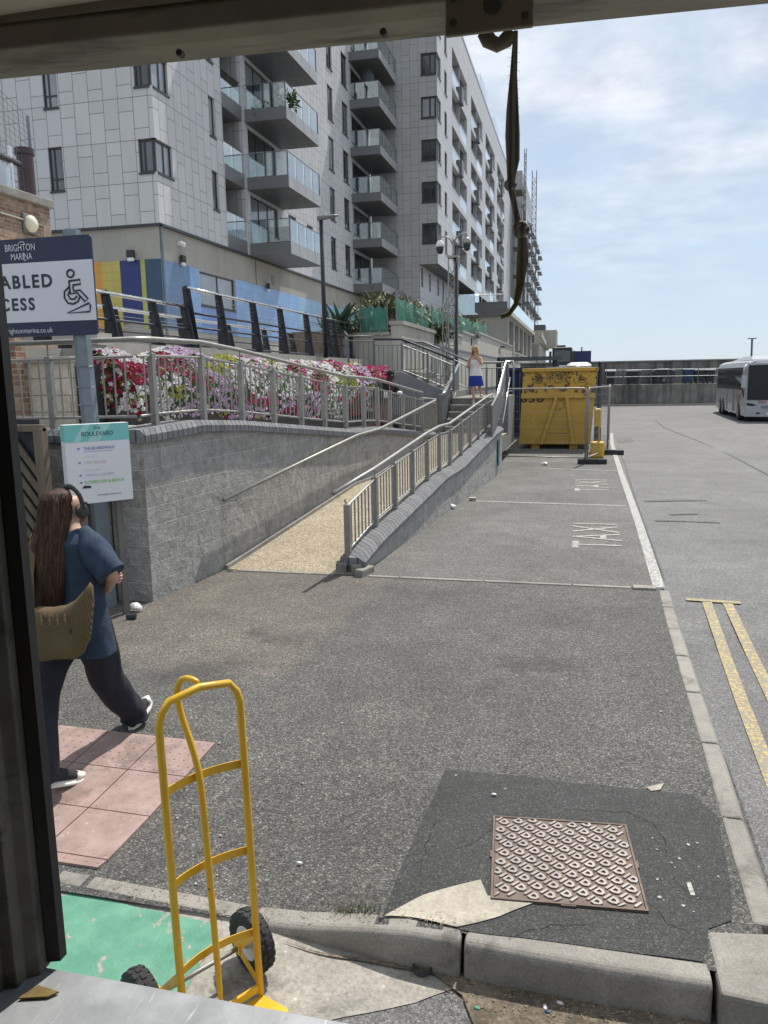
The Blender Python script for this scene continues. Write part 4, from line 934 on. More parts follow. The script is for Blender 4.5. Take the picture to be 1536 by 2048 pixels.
def lattice(t, x, y, z0, z1, w_, r, step, mat, name='lattice', n=4):
    m = MB(); cs = [(-w_, -w_), (w_, -w_), (w_, w_), (-w_, w_)] if n == 4 else [(-w_, -w_*.6), (w_, -w_*.6), (0, w_)]
    for a, b in cs: m.tube([(x+a, y+b, z0), (x+a, y+b, z1)], r, 6)
    k = int((z1-z0)/step)
    for i in range(k):
        za, zb = z0+i*step, z0+(i+1)*step
        for j in range(n):
            a, b = cs[j], cs[(j+1) % n]
            m.tube([(x+a[0], y+a[1], za), (x+b[0], y+b[1], za)], r*.6, 4); p, q = (a, b) if i % 2 else (b, a); m.tube([(x+p[0], y+p[1], za), (x+q[0], y+q[1], zb)], r*.6, 4)
    return m.build(name, mat, t)
ms = thing('hoist_mast', 'tall slim lattice hoist mast rising beside the scaffolded block', 'mast', (-7.6, 131, 3))
lattice(ms, -7.65, 131, 3, 33.5, .33, .05, .9, M['steeld'])
m = MB()
for z_ in (11.5, 19, 25.5): m.tube([(-9.3, 131, z_), (-7.7, 131, z_)], .05, 5)
m.build('wall_tie', M['steeld'], ms)
m = MB(); m.box(-8.5, 129.8, 7.6, -5.6, 133.5, 10.2); m.build('hoist_cage', M['soffit'], ms)
ms = thing('hoist_mast', 'thin mast partly hidden behind the hanging strap above the scaffolding', 'mast', (-8.7, 126, 3)); lattice(ms, -8.72, 126, 3, 35.5, .14, .05, 1.0, M['steeld'])
# ---- low commercial building on the terrace
lb = thing('low_building', 'low beige terrace building with a dark roof band and tall dark windows along its side', 'building', (-5.9, 67, 3))
m = MB(); holewall(m, (-5.9, 0, 0), (0, 1, 0), (-1, 0, 0), (67, 100), (3, 7.2), [(68.2, 73, 3.9, 7.0), (74.2, 79, 3.9, 7.0), (80, 85, 3.9, 7.0), (86, 91, 3.9, 7.0), (92, 98, 3.9, 7.0)], .6); holewall(m, (0, 67, 0), (1, 0, 0), (0, 1, 0), (-8.6, -5.9), (3, 7.2), [], .2); m.build('wall', M['render'], lb)
m = MB(); m.box(-8.6, 67.7, 3, -6.55, 100, 7.1); m.build('interior', M['void'], lb)
for y_ in (68.2, 74.2, 80, 86, 92): window(lb, (-5.9, 0, 0), (0, 1, 0), (-1, 0, 0), y_, y_+4.8, 3.9, 7.0, .5, mull=(.33, .66), trans=(.5,), fr=.12, sill=False)
m = MB(); m.box(-8.8, 66.8, 7.2, -5.95, 66.95, 8.35); m.box(-8.8, 66.95, 7.2, -6.3, 100, 8.2); m.build('roof_band', M['soffit'], lb)
m = MB(); m.box(-6.0, 66.9, 7.2, -5.6, 101, 7.55); m.build('cornice', M['creamwall'], lb)
g = MB(); g.box(-5.75, 67, 7.56, -5.72, 101, 8.7); g.build('glass_balustrade', M['balglass'], lb)
m = MB(); m.tube([(-9, 66.6, 8.9), (-6.1, 66.6, 8.9)], .05, 6); [m.tube([(x_, 66.6, 8.3), (x_, 66.6, 8.9)], .03, 5) for x_ in (-9, -8, -7, -6.1)]; m.build('roof_rail', M['inox'], lb)
g = MB(); g.box(-10.0, 64.5, 7.2, -8.0, 64.54, 8.8); g.box(-8.0, 62, 7.2, -7.96, 64.5, 8.8); g.build('terrace_glass', M['balglass'], lb)
lb2 = thing('low_building', 'smaller pale building with a flat top further along the quay', 'building', (-4.5, 105, 1))
m = MB(); m.box(-9, 103, 1, -5.2, 125, 6.2); m.build('wall', M['render'], lb2)
m = MB(); m.box(-6.5, 116, 6.2, -3.4, 122, 8.6); m.build('roof_room', M['creamwall'], lb2)
m = MB(); m.prism([(-5.15, 101, 7.0), (-5.15, 124, 6.0), (-5.15, 124, 6.5), (-5.15, 101, 7.6)], (.4, 0, 0)); m.build('cornice', M['creamwall'], lb2)
# ---- brick building at the left
bb = thing('brick_building', 'old brick building with a stone parapet coping at the far left edge', 'building', (-11, 15.2, 2.9))
bw_ = PX(103, 470, -11.0)
m = MB(); m.box(-16, 5, 2.6, -11.0, bw_.y, 6.0); m.build('wall', M['brick'], bb)
m = MB(); m.box(-16, 5, 6.0, -10.92, bw_.y+.08, 6.17); m.build('parapet_coping', M['kerb'], bb, bevel=.02)
lp = PX(62, 448, -10.93)
q = MB().ball(lp, .12, .17, .17).build('wall_light', pm('bulkhead_glass', (.75, .70, .52), .3), bb, smooth=True); MB().obox(lp+Vector((-.045, 0, 0)), .05, .38, .38).build('backplate', M['steeld'], q, bevel=.02)
MB().tube([PX(0, 425, -10.97), PX(50, 440, -10.97)], .018, 6).build('conduit', M['walkway'], bb)
MB().tube([PX(68, 445, -10.97), PX(88, 452, -10.97), PX(91, 500, -10.97)], .016, 6).build('conduit', M['walkway'], bb)
fl = PX(48, 300, -11.3); m = MB(); m.tube([(fl.x, fl.y, 6.17), fl], .17, 16); m.tube([fl-Vector((0, 0, .10)), fl+Vector((0, 0, .02))], .20, 16)
m.build('flue_pipe', pm('maroon_pipe', (.06, .035, .04), .5), None, smooth=False, label='thick maroon flue pipe standing on the brick parapet', cat='pipe')
gb = thing('glass_balustrade', 'glass balustrade with a dark round rail on the roof of the brick building', 'balustrade', (-11.2, 12, 6.2))
e = PX(38, 328, -11.2); a = PX(-60, 285, -11.2)
MB().tube([a, e], .06, 10).build('rail', pm('dark_rail', (.05, .04, .045), .4), gb, smooth=True)
g = MB(); g.prism([(a.x, a.y, 6.2), (e.x, e.y-.3, 6.2), (e.x, e.y-.3, e.z-.12), (a.x, a.y, a.z-.12)], (.02, 0, 0)); g.build('glass_panel', M['balglass'], gb)
MB().obox((e.x, e.y-.25, 6.6), .05, .07, .9).build('post', M['inox'], gb)
tp = PX(55, 232, -11.25); m = MB(); m.tube([(tp.x, tp.y, 6.17), tp], .035, 8); npole = m.build('net_pole', M['postgrey'], None, label='slim grey pole holding bird netting above the brick parapet', cat='pole')
m = MB()
for i in range(14):
    f = i/13; m.tube([(tp.x, tp.y-.02, lerp(f, 6.3, tp.z)), (tp.x, tp.y-4, lerp(f, 6.3, tp.z+1.9 - .6*f))], .005, 4)
for i in range(26): y_ = tp.y-.15*i; m.tube([(tp.x, y_, 6.3), (tp.x, y_, lerp(i/26, tp.z, tp.z+1.3))], .005, 4)
m.build('bird_netting', M['steeld'], None, label='fine bird netting strung from the pole above the brick building', cat='netting')
# ------------------------------------------------------------------ terrace wall with planting
tw = thing('terrace_wall', 'long cream wall stepping up along the planted terrace behind the stairs', 'wall', (-5.5, 25, 1))
m = MB(); segs = [(24.9, 31.0, 4.0), (31.0, 38.0, 4.18), (38.0, 44.2, 4.40), (44.2, 66.5, 4.66), (66.5, 130, 4.2)]
for i, (a, b, z) in enumerate(segs): m.box(-5.86, a, 0, -5.5, b, z)
m.build('wall_face', M['creamwall'], tw)
m = MB()
for i, (a, b, z) in enumerate(segs): m.box(-5.92, a-.05, z, -5.44, b-.06, z+.12)
m.build('coping', M['render'], tw)
m = MB(); m.box(-5.5, 24.95, 3.50, -5.46, 130, 3.58); m.box(-5.5, 24.95, 1.5, -5.46, 60, 1.7); m.build('string_course', M['soffit'], tw)
m = MB(); m.prism([(-7.1, 24.9, 2.6), (-5.87, 24.9, 2.6), (-5.87, 24.9, 3.70), (-6.9, 24.9, 3.70), (-7.1, 24.9, 3.70)], (0, .4, 0)); m.build('return_wall', M['creamwall'], tw)
m = MB(); m.box(-7.1, 24.8, 3.70, -5.9, 25.4, 3.79); m.build('coping', M['render'], tw)
for i, (px__, py__) in enumerate(((873, 671), (945, 677), (1000, 697), (1035, 706))):
    p = PX(px__, py__, -5.42); m = MB(); m.tube([p+Vector((-.06, 0, -.35)), p+Vector((-.06, 0, 0)), p+Vector((.10, .6, .10)), p+Vector((.10, 1.6, .12))], .035, 6); m.box(p.x-.02, p.y+.9, p.z+.1, p.x+.2, p.y+1.9, p.z+.20)
    m.build('wall_lamp', M['plastic'], None, label=('bracket lamp on the cream wall, ' + ('nearest of the four, under the overhanging plant', 'second of the four from the left', 'third of the four, right of the woman in blue', 'furthest of the four along the wall')[i]), cat='lamp', group='bracket lamps on the terrace wall')
struct(MB().box(-9.5, 25.3, 2.6, -5.87, 66, 3.9), 'terrace_soil', M['dirt'])
def netting():
    s = NT('green_windbreak_mesh'); P = s.geo.outputs['Position']
    c = s.ramp(s.noise(P, 2.5, 4), [(0.3, (.015, .14, .095)), (0.7, (.04, .25, .17))])
    t = s.n('ShaderNodeBsdfTransparent'); mxs = s.n('ShaderNodeMixShader'); mxs.inputs[0].default_value = .80
    s.done(c, .6); o = s.t.nodes['Material Output']; s.l(t.outputs[0], mxs.inputs[1]); s.l(s.b.outputs[0], mxs.inputs[2]); s.l(mxs.outputs[0], o.inputs[0]); return s.m
M['net'] = netting()
nets = [[(-6.82, 24.75, 3.80), (-6.5, 24.75, 3.80), (-6.2, 24.75, 3.80), (-5.95, 24.8, 3.80)], [(-5.75, 25.2, 4.12), (-5.75, 26.6, 4.12), (-5.75, 28.2, 4.12), (-5.75, 29.8, 4.12), (-5.75, 30.9, 4.12)], [(-5.75, 31.4, 4.28), (-5.75, 33.2, 4.28), (-5.75, 35, 4.28), (-5.75, 36.8, 4.28), (-5.75, 38, 4.28)], [(-5.75, 38.6, 4.5), (-5.75, 41, 4.5), (-5.75, 43.8, 4.5), (-5.75, 47, 4.7), (-5.75, 51, 4.7)]]
labs = ['green mesh windbreak between poles facing the steps', 'green mesh windbreak on the nearest step of the cream wall', 'green mesh windbreak on the second step of the cream wall', 'green mesh windbreak on the far steps of the cream wall']
for P, lab in zip(nets, labs):
    t = thing('mesh_fence', lab, 'fence', P[0], 'green mesh fences on the terrace wall'); hgt = .82
    for p in P: MB().tube([p, (p[0], p[1], p[2]+hgt+.08)], .022, 6).build('post', M['steeld'], t)
    for p, q in zip(P[:-1], P[1:]):
        m = MB(); p, q = Vector(p), Vector(q); nn = 8; d = (q-p).normalized(); sd = Vector((d.y, -d.x, 0))
        m.loft([[p.lerp(q, i/nn) + Vector((0, 0, hgt*j/5 - .10*math.sin(math.pi*i/nn)*(j/5))) + sd*(.06*math.sin(math.pi*i/nn)*math.sin(math.pi*j/5)+.03*noise.noise(Vector((i*.7, j*.6, p.y)))) for j in range(6)] for i in range(nn+1)], cap=False, closed=False)
        m.build('mesh_panel', M['net'], t, smooth=True)
def spiky(c, h, n, wd, mat, label, droop=.5, trunk=True, cat='plant', spread=1.0, name='cordyline'):
    c = Vector(c) - Vector((0, 0, .32 if name == 'cordyline' else 0)); t = thing(name, label, cat, c); m = MB()
    for i in range(n):
        a = random.uniform(0, 2*math.pi); el = random.uniform(.15, 1.35); L = h*random.uniform(.55, 1.0)
        d = Vector((math.cos(a)*math.cos(el), math.sin(a)*math.cos(el), math.sin(el))); sd = Vector((-math.sin(a), math.cos(a), 0))
        b0 = c + Vector((random.gauss(0, .3)*spread, random.gauss(0, .5)*spread, random.uniform(0, .35)*h)); pts = [b0 + d*(L*f) - Vector((0, 0, droop*L*f*f)) for f in (0, .35, .7, 1)]
        ws = (wd*.6, wd, wd*.7, .002); m.loft([[p - sd*w_, p + sd*w_] for p, w_ in zip(pts, ws)], cap=False, closed=False)
    m.build('leaves', mat, t)
    if trunk:
        m = MB(); [m.tube([c+Vector((random.uniform(-.4, .4)*spread, random.uniform(-.5, .5)*spread, -.3)), c+Vector((random.uniform(-.3, .3), random.uniform(-.3, .3), h*.3))], [.06, .04], 6) for _ in range(4)]; m.build('stem', M['timber'], t)
    return t
for x_, y_, z_, h_, n_, lab in ((-7.3, 25.6, 3.9, 1.2, 170, 'spiky green shrub left of the green mesh fence corner'), (-6.6, 26.4, 4.65, 1.3, 230, 'dense spiky shrub behind the mesh facing the steps'), (-6.35, 28.6, 4.65, 1.3, 240, 'tall spiky shrub behind the nearest mesh panels'), (-6.35, 31.0, 4.75, 1.25, 180, 'dry tipped spiky shrub between the first and second mesh fences'), (-6.35, 34.4, 4.85, 1.2, 170, 'spiky shrub behind the second mesh fence left of the camera mast'), (-6.35, 38.5, 4.95, 1.15, 160, 'spiky shrub just behind the camera mast'), (-6.35, 43.5, 5.1, 1.25, 160, 'spiky shrub spilling over the far mesh fence'), (-6.35, 48.5, 5.3, 1.3, 160, 'last spiky shrub before the low beige building')):
    spiky((x_, y_, z_), h_, n_, .03, M['cordy'], lab, .45)
pa_ = PY(684, 668, 24.6); pb_ = PY(652, 668, 24.2)
spiky(tuple(pa_), 1.25, 34, .085, M['agave'], 'large blue green agave at the end of the black railing', .15, False, spread=.25, name='agave')
spiky(tuple(pb_), .85, 22, .07, M['agave'], 'smaller agave half hidden behind the black railing', .15, False, spread=.2, name='agave')
leafball(MB(), (-5.35, 31.2, 4.05), .42, 260, .28, .06).build('overhanging_shrub', M['leaf'], None, label='grey green shrub hanging over the top of the cream wall', cat='plant')
# ------------------------------------------------------------------ flower bed
pl = thing('planter', 'long dark timber planter beside the returning ramp', 'planter', (-6.0, 16, 1))
m = MB(); yy = [9.6+.95*i for i in range(16)]
m.loft([[Vector((xl(y)-a, y, zz)) for a, zz in ((1.78, zup(y)-.10), (1.78, zup(y)+.30), (2.45, zup(y)+.30), (2.45, zup(y)-.10))] for y in yy]); m.build('boards', pm('dark_planter_timber', (.035, .033, .034), .8, var=.3), pl)
def petal(name, col, var=.15):
    s = NT(name); P = s.geo.outputs['Position']; c = s.ramp(s.noise(P, 9, 4, .6), [(0.3, tuple(q*(1-var) for q in col)), (0.7, tuple(min(1, q*(1+var)) for q in col))])
    s.done(c, .6); tr = s.n('ShaderNodeBsdfTranslucent'); s.l(c, tr.inputs[0]); mxs = s.n('ShaderNodeMixShader'); mxs.inputs[0].default_value = .5
    s.l(s.b.outputs[0], mxs.inputs[1]); s.l(tr.outputs[0], mxs.inputs[2]); s.l(mxs.outputs[0], s.t.nodes['Material Output'].inputs[0]); return s.m
FM = [petal('white_petal', (.80, .78, .80), .05), petal('lilac_petal', (.64, .47, .68)), petal('crimson_petal', (.36, .012, .06), .25), petal('magenta_petal', (.56, .03, .23), .2), petal('lime_foliage', (.40, .40, .05), .3), foliage('petunia_leaf', (.03, .065, .015), (.09, .15, .04)), pm('flower_eye', (.10, .02, .08), .7)]
rnd = random.Random(11); fl = MB(); lf = MB()
for i in range(9500):
    y = 9.55 + 13.75*rnd.random()**1.05; s_ = rnd.random()
    th = math.pi*(-.28 + .95*s_)                        # around the mound: draping front to top
    top = 2.79 + .10*noise.noise(Vector((0, y*.9, 3))) - .012*(y-9)
    zb = max(zup(y)+.10, 1.45); cz = (top+zb)/2 - .05; rz = (top-zb)/2 + .08; rx = .50
    if y > 22.4: rz *= max(.45, 1-(y-22.4)*.6)
    bulge = 1 + .22*noise.noise(Vector((y*1.4, th*1.5, 7)))
    p = Vector((xl(min(y, 19))-2.15 + rx*bulge*math.cos(th), y, cz + rz*bulge*math.sin(th)))
    nn = Vector((math.cos(th)+rnd.gauss(0, .35), rnd.gauss(-.25, .45), math.sin(th)*.8+.25+rnd.gauss(0, .3))).normalized()
    t1 = nn.cross(Vector((rnd.gauss(0, 1), rnd.gauss(0, 1), rnd.gauss(0, 1)))).normalized(); t2 = nn.cross(t1)
    cl = noise.noise(Vector((y*1.05, th*1.1, 1.3))) + .35*noise.noise(Vector((y*2.6, th*2.4, 9)))
    hot = noise.noise(Vector((y*.55, th*.8, 21)))
    if rnd.random() < .30: fl_ = None
    else: fl_ = True
    if not fl_:
        r = rnd.uniform(.035, .06); q = p - nn*.05; lf.cur = 5
        if rnd.random() < .35 and cl > .05 and th < 2 and math.sin(th) > .2: lf.cur = 4
        lf.add([q - t1*r, q + t2*r*.6, q + t1*r*1.2, q - t2*r*.6], [(0, 1, 2, 3)]); continue
    if y > 20.8: c = 3 if rnd.random() < .7 else 2
    elif cl < -.30: c = 2
    elif cl < -.19: c = 3 if y > 12 else 2
    elif cl > .42: c = 4
    else: c = 0 if (hot < .05 or y < 11.2) else 1
    if rnd.random() < .06: c = rnd.choice((0, 1, 2, 3))
    r = rnd.uniform(.026, .040); pts = [p + (t1*math.cos(a*2*math.pi/5) + t2*math.sin(a*2*math.pi/5))*r*rnd.uniform(.85, 1.15) for a in range(5)]
    fl.cur = c; fl.add([p - nn*.010] + pts, [(0, 1+a, 1+(a+1) % 5) for a in range(5)])
    if c in (0, 1, 2) and y < 15:
        fl.cur = 6; e_ = .28; fl.add([p + nn*.0015 + (t1*math.cos(a*2*math.pi/4) + t2*math.sin(a*2*math.pi/4))*r*e_ for a in range(4)], [(0, 1, 2, 3)])
for i in range(620):
    a = rnd.uniform(-.25*math.pi, 1.0*math.pi); rr_ = rnd.random()**.5; p = Vector((xl(9.6)-2.12 + .52*rr_*math.cos(a), 9.95 - .5*(1-rr_**2) + rnd.uniform(-.08, .08), 2.22 + .60*rr_*math.sin(a)))
    nn = Vector((rnd.gauss(.1, .4), -1, rnd.gauss(.4, .4))).normalized(); t1 = nn.cross(Vector((rnd.gauss(0, 1), rnd.gauss(0, 1), rnd.gauss(0, 1)))).normalized(); t2 = nn.cross(t1); r = rnd.uniform(.026, .04)
    if rnd.random() < .35: lf.cur = 5 if rnd.random() < .5 else 4; lf.add([p-t1*r, p+t2*r*.6, p+t1*r*1.2, p-t2*r*.6], [(0, 1, 2, 3)]); continue
    fl.cur = 4 if (p.z < 2.25 and p.x < -6.3) else rnd.choice((2, 2, 0, 0, 3)); pts = [p + (t1*math.cos(q*2*math.pi/5) + t2*math.sin(q*2*math.pi/5))*r for q in range(5)]
    fl.add([p - nn*.010] + pts, [(0, 1+q, 1+(q+1) % 5) for q in range(5)])
core = MB(); core.loft([[Vector((xl(min(y, 19))-2.15 + .36*math.cos(a*math.pi/6), y, ((2.72-.012*(y-9)+max(zup(y)+.1, 1.45))/2-.05) + (((2.72-.012*(y-9))-max(zup(y)+.1, 1.45))/2-.06)*math.sin(a*math.pi/6)*(1 if y < 22.4 else .55))) for a in range(12)] for y in [10.15+.55*i for i in range(24)]])
core.jitter(.07, 3); core.cur = 5
allf = MB(); 
for q in (fl, lf, core):
    o = len(allf.v); allf.v += q.v; allf.f += [tuple(i+o for i in f) for f in q.f]; allf.mi += (q.mi if q is not core else [5]*len(core.f))
allf.build('petunias', FM, None, kind='stuff', label='bank of white, lilac, crimson and magenta petunias spilling from the planter', cat='flowers')
# ------------------------------------------------------------------ lamp post and cctv mast
lp = thing('street_lamp', 'slim dark lamp post with a flat lantern standing on the promenade', 'street lamp', (-6.46, 20, 2.9))
MB().tube([(-6.46, 20, 2.9), (-6.48, 20, 6.32)], [.062, .048], 10).build('pole', M['black'], lp, smooth=True)
m = MB(); a = Vector((-6.54, 20, 6.36)); m.loft([[a+Vector((f*.55-.03, w_*s_, dz+f*.05)) for s_, dz in ((-1, -.01), (-.6, .055*k), (.6, .055*k), (1, -.01), (.5, -.05*k), (-.5, -.05*k))] for f, w_, k in ((0, .05, 1), (.15, .07, 1.1), (.4, .10, .9), (.8, .09, .6), (1, .03, .3))])
m.build('lantern', M['steeld'], lp, smooth=True); MB().tube([(-6.35, 20, 6.42), (-6.35, 20, 6.49)], .02, 6).build('light_sensor', M['white'], lp)
cm_ = thing('camera_mast', 'triangular lattice mast with two dome cameras hung from curved arms', 'camera mast', (-4.05, 26, 0))
lattice(cm_, -4.03, 26, 0, 6.1, .15, .022, .42, M['steel'], 'lattice_column', 3)
MB().tube([(-3.93, 25.9, .5), (-3.93, 25.9, 5.9), (-4.0, 26, 6.2)], .04, 6).build('cable', M['black'], cm_)
MB().obox((-4.03, 26, 6.12), .34, .34, .07).build('head_plate', M['steel'], cm_)
MB().tube([(-4.03, 26, 6.1), (-4.03, 26, 6.55)], .035, 8).build('upper_pole', M['steel'], cm_)
for s_ in (-1, 1):
    z0 = 6.45 if s_ < 0 else 6.50
    q = MB().tube([(-4.03, 26, z0), (-4.03+s_*.10, 26, z0+.22), (-4.03+s_*.22, 26, z0+.30), (-4.03+s_*.43, 26, z0+.32), (-4.03+s_*.43, 26, z0+.18)], .025, 8).build('arm', M['steel'], cm_, smooth=True)
    d = MB(); c = Vector((-4.03+s_*.43, 26, z0+.04)); d.loft([[c+Vector((math.cos(a*math.pi/6)*r, math.sin(a*math.pi/6)*r, dz)) for a in range(12)] for r, dz in ((.04, .16), (.09, .13), (.135, .04), (.14, -.04))]); d.build('camera_housing', M['white'] if s_ < 0 else M['steel'], q, smooth=True)
    d = MB(); d.tube([c+Vector((0, 0, -.04)), c+Vector((0, 0, -.14))], [.12, .11], 12); d.ball(c+Vector((0, 0, -.16)), .105); d.build('camera_lens', M['plastic'], q, smooth=True)
lattice(thing('camera_mast', 'pair of slim grey trellis poles standing just behind the camera mast', 'mast', (-4.35, 27, 0)), -4.45, 27, 0, 5.2, .10, .02, .5, M['steel'], 'lattice_column', 3)
# ------------------------------------------------------------------ signs
def panel_text(*a, **k): return text(*a, **k)
M['navy'] = pm('navy_print', (.012, .020, .055), .4, var=.05); M['signwhite'] = pm('sign_white', (.66, .66, .69), .4, var=.03); M['ink'] = pm('dark_print', (.025, .03, .05), .5)
SY = 7.12
tr_, br_, bl_ = PY(181, 468, SY), PY(197, 669, SY), PY(-60, 690, SY)
sg = thing('access_sign', 'large navy and white disabled access sign board fixed to a grey steel post', 'sign', (PY(165, 760, SY).x, SY, 0))
Xr, Zt, Zb = tr_.x-.0, tr_.z, br_.z
Xl = Xr - 1.72
def rrect(m, x0, x1, z0, z1, y, r=.03, d=.01):
    pts = []
    for cx, cz, a0 in ((x1-r, z1-r, 0), (x0+r, z1-r, 90), (x0+r, z0+r, 180), (x1-r, z0+r, 270)):
        for k in range(4): a = R_(a0+30*k); pts.append((cx+r*math.cos(a), y, cz+r*math.sin(a)))
    m.prism(pts, (0, d, 0)); return m
rrect(MB(), Xl, Xr, Zb, Zt, SY, .035, .02).build('board', M['navy'], sg)
hh = Zt-Zb
MB().box(Xl+.002, SY-.004, Zb+hh*.150, Xr-.002, SY-.0005, Zt-hh*.245).build('white_panel', M['signwhite'], sg)
X_, Z_ = (1, 0, 0), (0, 0, 1)
def S(px__, py__): p = PY(px__, py__, SY-.005); return (p.x, SY-.0055, p.z)
text('lettering', 'BRIGHTON', M['signwhite'], S(40, 496), X_, Z_, .094, sg, sx=.74, align='CENTER')
text('lettering', 'MARINA', M['signwhite'], S(43, 514), X_, Z_, .090, sg, sx=.74)
MB().tube([S(36, 488), S(40, 484), S(47, 484), S(50, 489)], .004, 6).build('lettering', M['signwhite'], sg); MB().tube([S(47, 505), S(47, 519), S(50, 521.5), S(53, 520)], .004, 6).build('lettering', M['signwhite'], sg)
e = S(105, 562); text('lettering', 'DISABLED', M['ink'], e, X_, Z_, .175, sg, sx=1.0, align='RIGHT', spacing=1.25, bold=.03)
e = S(70, 609); text('lettering', 'ACCESS', M['ink'], e, X_, Z_, .165, sg, sx=1.0, align='RIGHT', spacing=1.25, bold=.03)
text('lettering', 'www.brightonmarina.co.uk', M['signwhite'], S(106, 660), X_, Z_, .072, sg, sx=.92, align='RIGHT')
ic = MB(); t_ = .013
def tp_(pts, r=t_, closed=False): ic.tube([S(*p) for p in pts], r, 6, closed)
tp_([(141+7.0*math.cos(a*math.pi/7), 547+7.5*math.sin(a*math.pi/7)) for a in range(14)], .010, True)
tp_([(138, 562), (160, 559), (161, 568), (146, 570)], .010); tp_([(138, 562), (141, 588), (154, 585), (170, 603), (176, 597), (160, 580), (147, 582), (146, 570)], .010)
tp_([(138, 574), (129, 583), (129, 596), (136, 606), (146, 608), (156, 603), (160, 593)], .010); tp_([(140, 580), (136, 590), (141, 598), (149, 598), (154, 592)], .010)
tp_([(135, 626), (178, 606), (181, 610), (180, 623)], .010, True)
ic.build('wheelchair_symbol', M['ink'], sg)
pp = PY(160, 760, SY); a_ = PY(140, 462, SY); m = MB()
for lx in (pp.x,):
    m.tube([(lx+.06, SY+.10, -.1), (lx-.03, SY+.10, Zt+.07)], .085, 6)
m.build('post', M['postgrey'], sg)
m = MB()
for z_ in (Zt-.2, Zb+.2): m.box(pp.x-.16, SY+.02, z_-.03, pp.x+.12, SY+.035, z_+.03)
m.build('bracket', M['steel'], sg)
m = MB(); [m.tube([(pp.x-.02+.10*math.cos(a*math.pi/6), SY+.10+.10*math.sin(a*math.pi/6), z_) for a in range(12)], .005, 4, True) for z_ in (2.52, 2.31, 2.13, 1.93)]; m.build('cable_tie', M['postgrey'], sg)
# boulevard information sign
ins = thing('information_sign', 'turquoise and white boulevard direction sign box on two grey posts', 'sign', (-4.7, 6.95, 0))
a_ = R_(52); ux, uy = Vector((math.cos(a_), math.sin(a_), 0)), Vector((math.sin(a_), -math.cos(a_), 0)); rc = PY(256, 842, 7.0); wI = .62
c0 = Vector((rc.x, 7.0, 0)) - ux*wI; zt, zb = 1.965, 1.20
M['turq'] = pm('turquoise_print', (.20, .55, .52), .4, var=.03); M['turq2'] = pm('pale_turquoise_print', (.36, .66, .63), .4, var=.03); M['sidegrey'] = pm('sign_box_side', (.50, .52, .52), .5); M['signwhite2'] = pm('faded_sign_white', (.74, .74, .76), .35, var=.03)
def I(u, v, d=0): return c0 + ux*(u*wI) + Vector((0, 0, lerp(v, zb, zt))) + uy*d
bx2 = MB(); bx2.prism([I(0, 0, -.12), I(0, 0, 0), I(1, 0, 0), I(1, 0, -.12)], (0, 0, zt-zb)); bx2.build('sign_box', M['signwhite2'], ins, bevel=.004)
m = MB(); m.add([I(0, .78, .001), I(1, .78, .001), I(1, .998, .001), I(0, .998, .001)], [(0, 1, 2, 3)]); m.build('header', M['turq'], ins)
m = MB(); m.add([I(.12, .782, .002), I(.22, .782, .002), I(.40, .996, .002), I(.30, .996, .002)], [(0, 1, 2, 3)]); m.add([I(.34, .782, .002), I(.52, .782, .002), I(.72, .996, .002), I(.54, .996, .002)], [(0, 1, 2, 3)]); m.build('header_stripe', M['turq2'], ins)
m = MB(); m.add([I(-.001, .79, -.12), I(-.001, .79, 0), I(-.001, .998, 0), I(-.001, .998, -.12)], [(0, 1, 2, 3)]); m.build('header', M['turq'], ins)
inkb, pinkt, greyt, greent = pm('blue_print', (.10, .10, .45), .5), pm('faded_pink_print', (.62, .45, .48), .5), pm('faded_grey_print', (.55, .55, .58), .5), pm('green_print', (.16, .50, .06), .5)
def it(s_, u, v, sz, mt, al='LEFT', sx=.9): text('lettering', s_, mt, I(u, v, .003), ux, Z_, sz, ins, sx=sx, align=al)
it('THE', .5, .945, .042, M['ink'], 'CENTER'); it('BOULEVARD', .5, .875, .060, M['ink'], 'CENTER'); it('i  8  a', .5, .815, .032, M['sidegrey'], 'CENTER')
it('THE BOARDWALK', .27, .695, .040, inkb); it('o & n o o', .27, .60, .036, greyt); it('THE VILLAGE', .27, .52, .040, pinkt); it('u e o o o u', .27, .43, .036, greyt); it('TERRACE GARDENS', .27, .36, .034, greyt)
it('SUPERSTORE & BEACH', .25, .27, .042, greent); it('www.brightonmarina.co.uk', .62, .10, .024, M['ink'], 'CENTER')
m = MB()
for v_, mt in ((.695, 0), (.52, 0), (.36, 0), (.27, 0)): m.add([I(.17, v_+.012, .003), I(.20, v_-.012, .003), I(.22, v_+.012, .003)], [(0, 1, 2)])
m.add([I(.27, .655, .003), I(.72, .655, .003), I(.72, .659, .003), I(.27, .659, .003)], [(0, 1, 2, 3)])
m.build('arrows', inkb, ins)
m = MB(); m.add([I(.20, .20, .003), I(.34, .195, .003), I(.34, .225, .003), I(.24, .235, .003), I(.22, .215, .003)], [(0, 1, 2, 3, 4)]); m.build('bus_symbol', M['ink'], ins)
pr = G(253, 1226); 
m = MB(); m.obox((pr.x, pr.y, .6), .06, .06, 1.26, a_); m.build('post', pm('sign_leg', (.16, .15, .14), .5, .3), ins); 
q = I(.22, 0, -.06); m = MB(); m.obox((q.x, q.y, .6), .06, .06, 1.26, a_); m.build('post', bpy.data.materials['sign_leg'], ins)
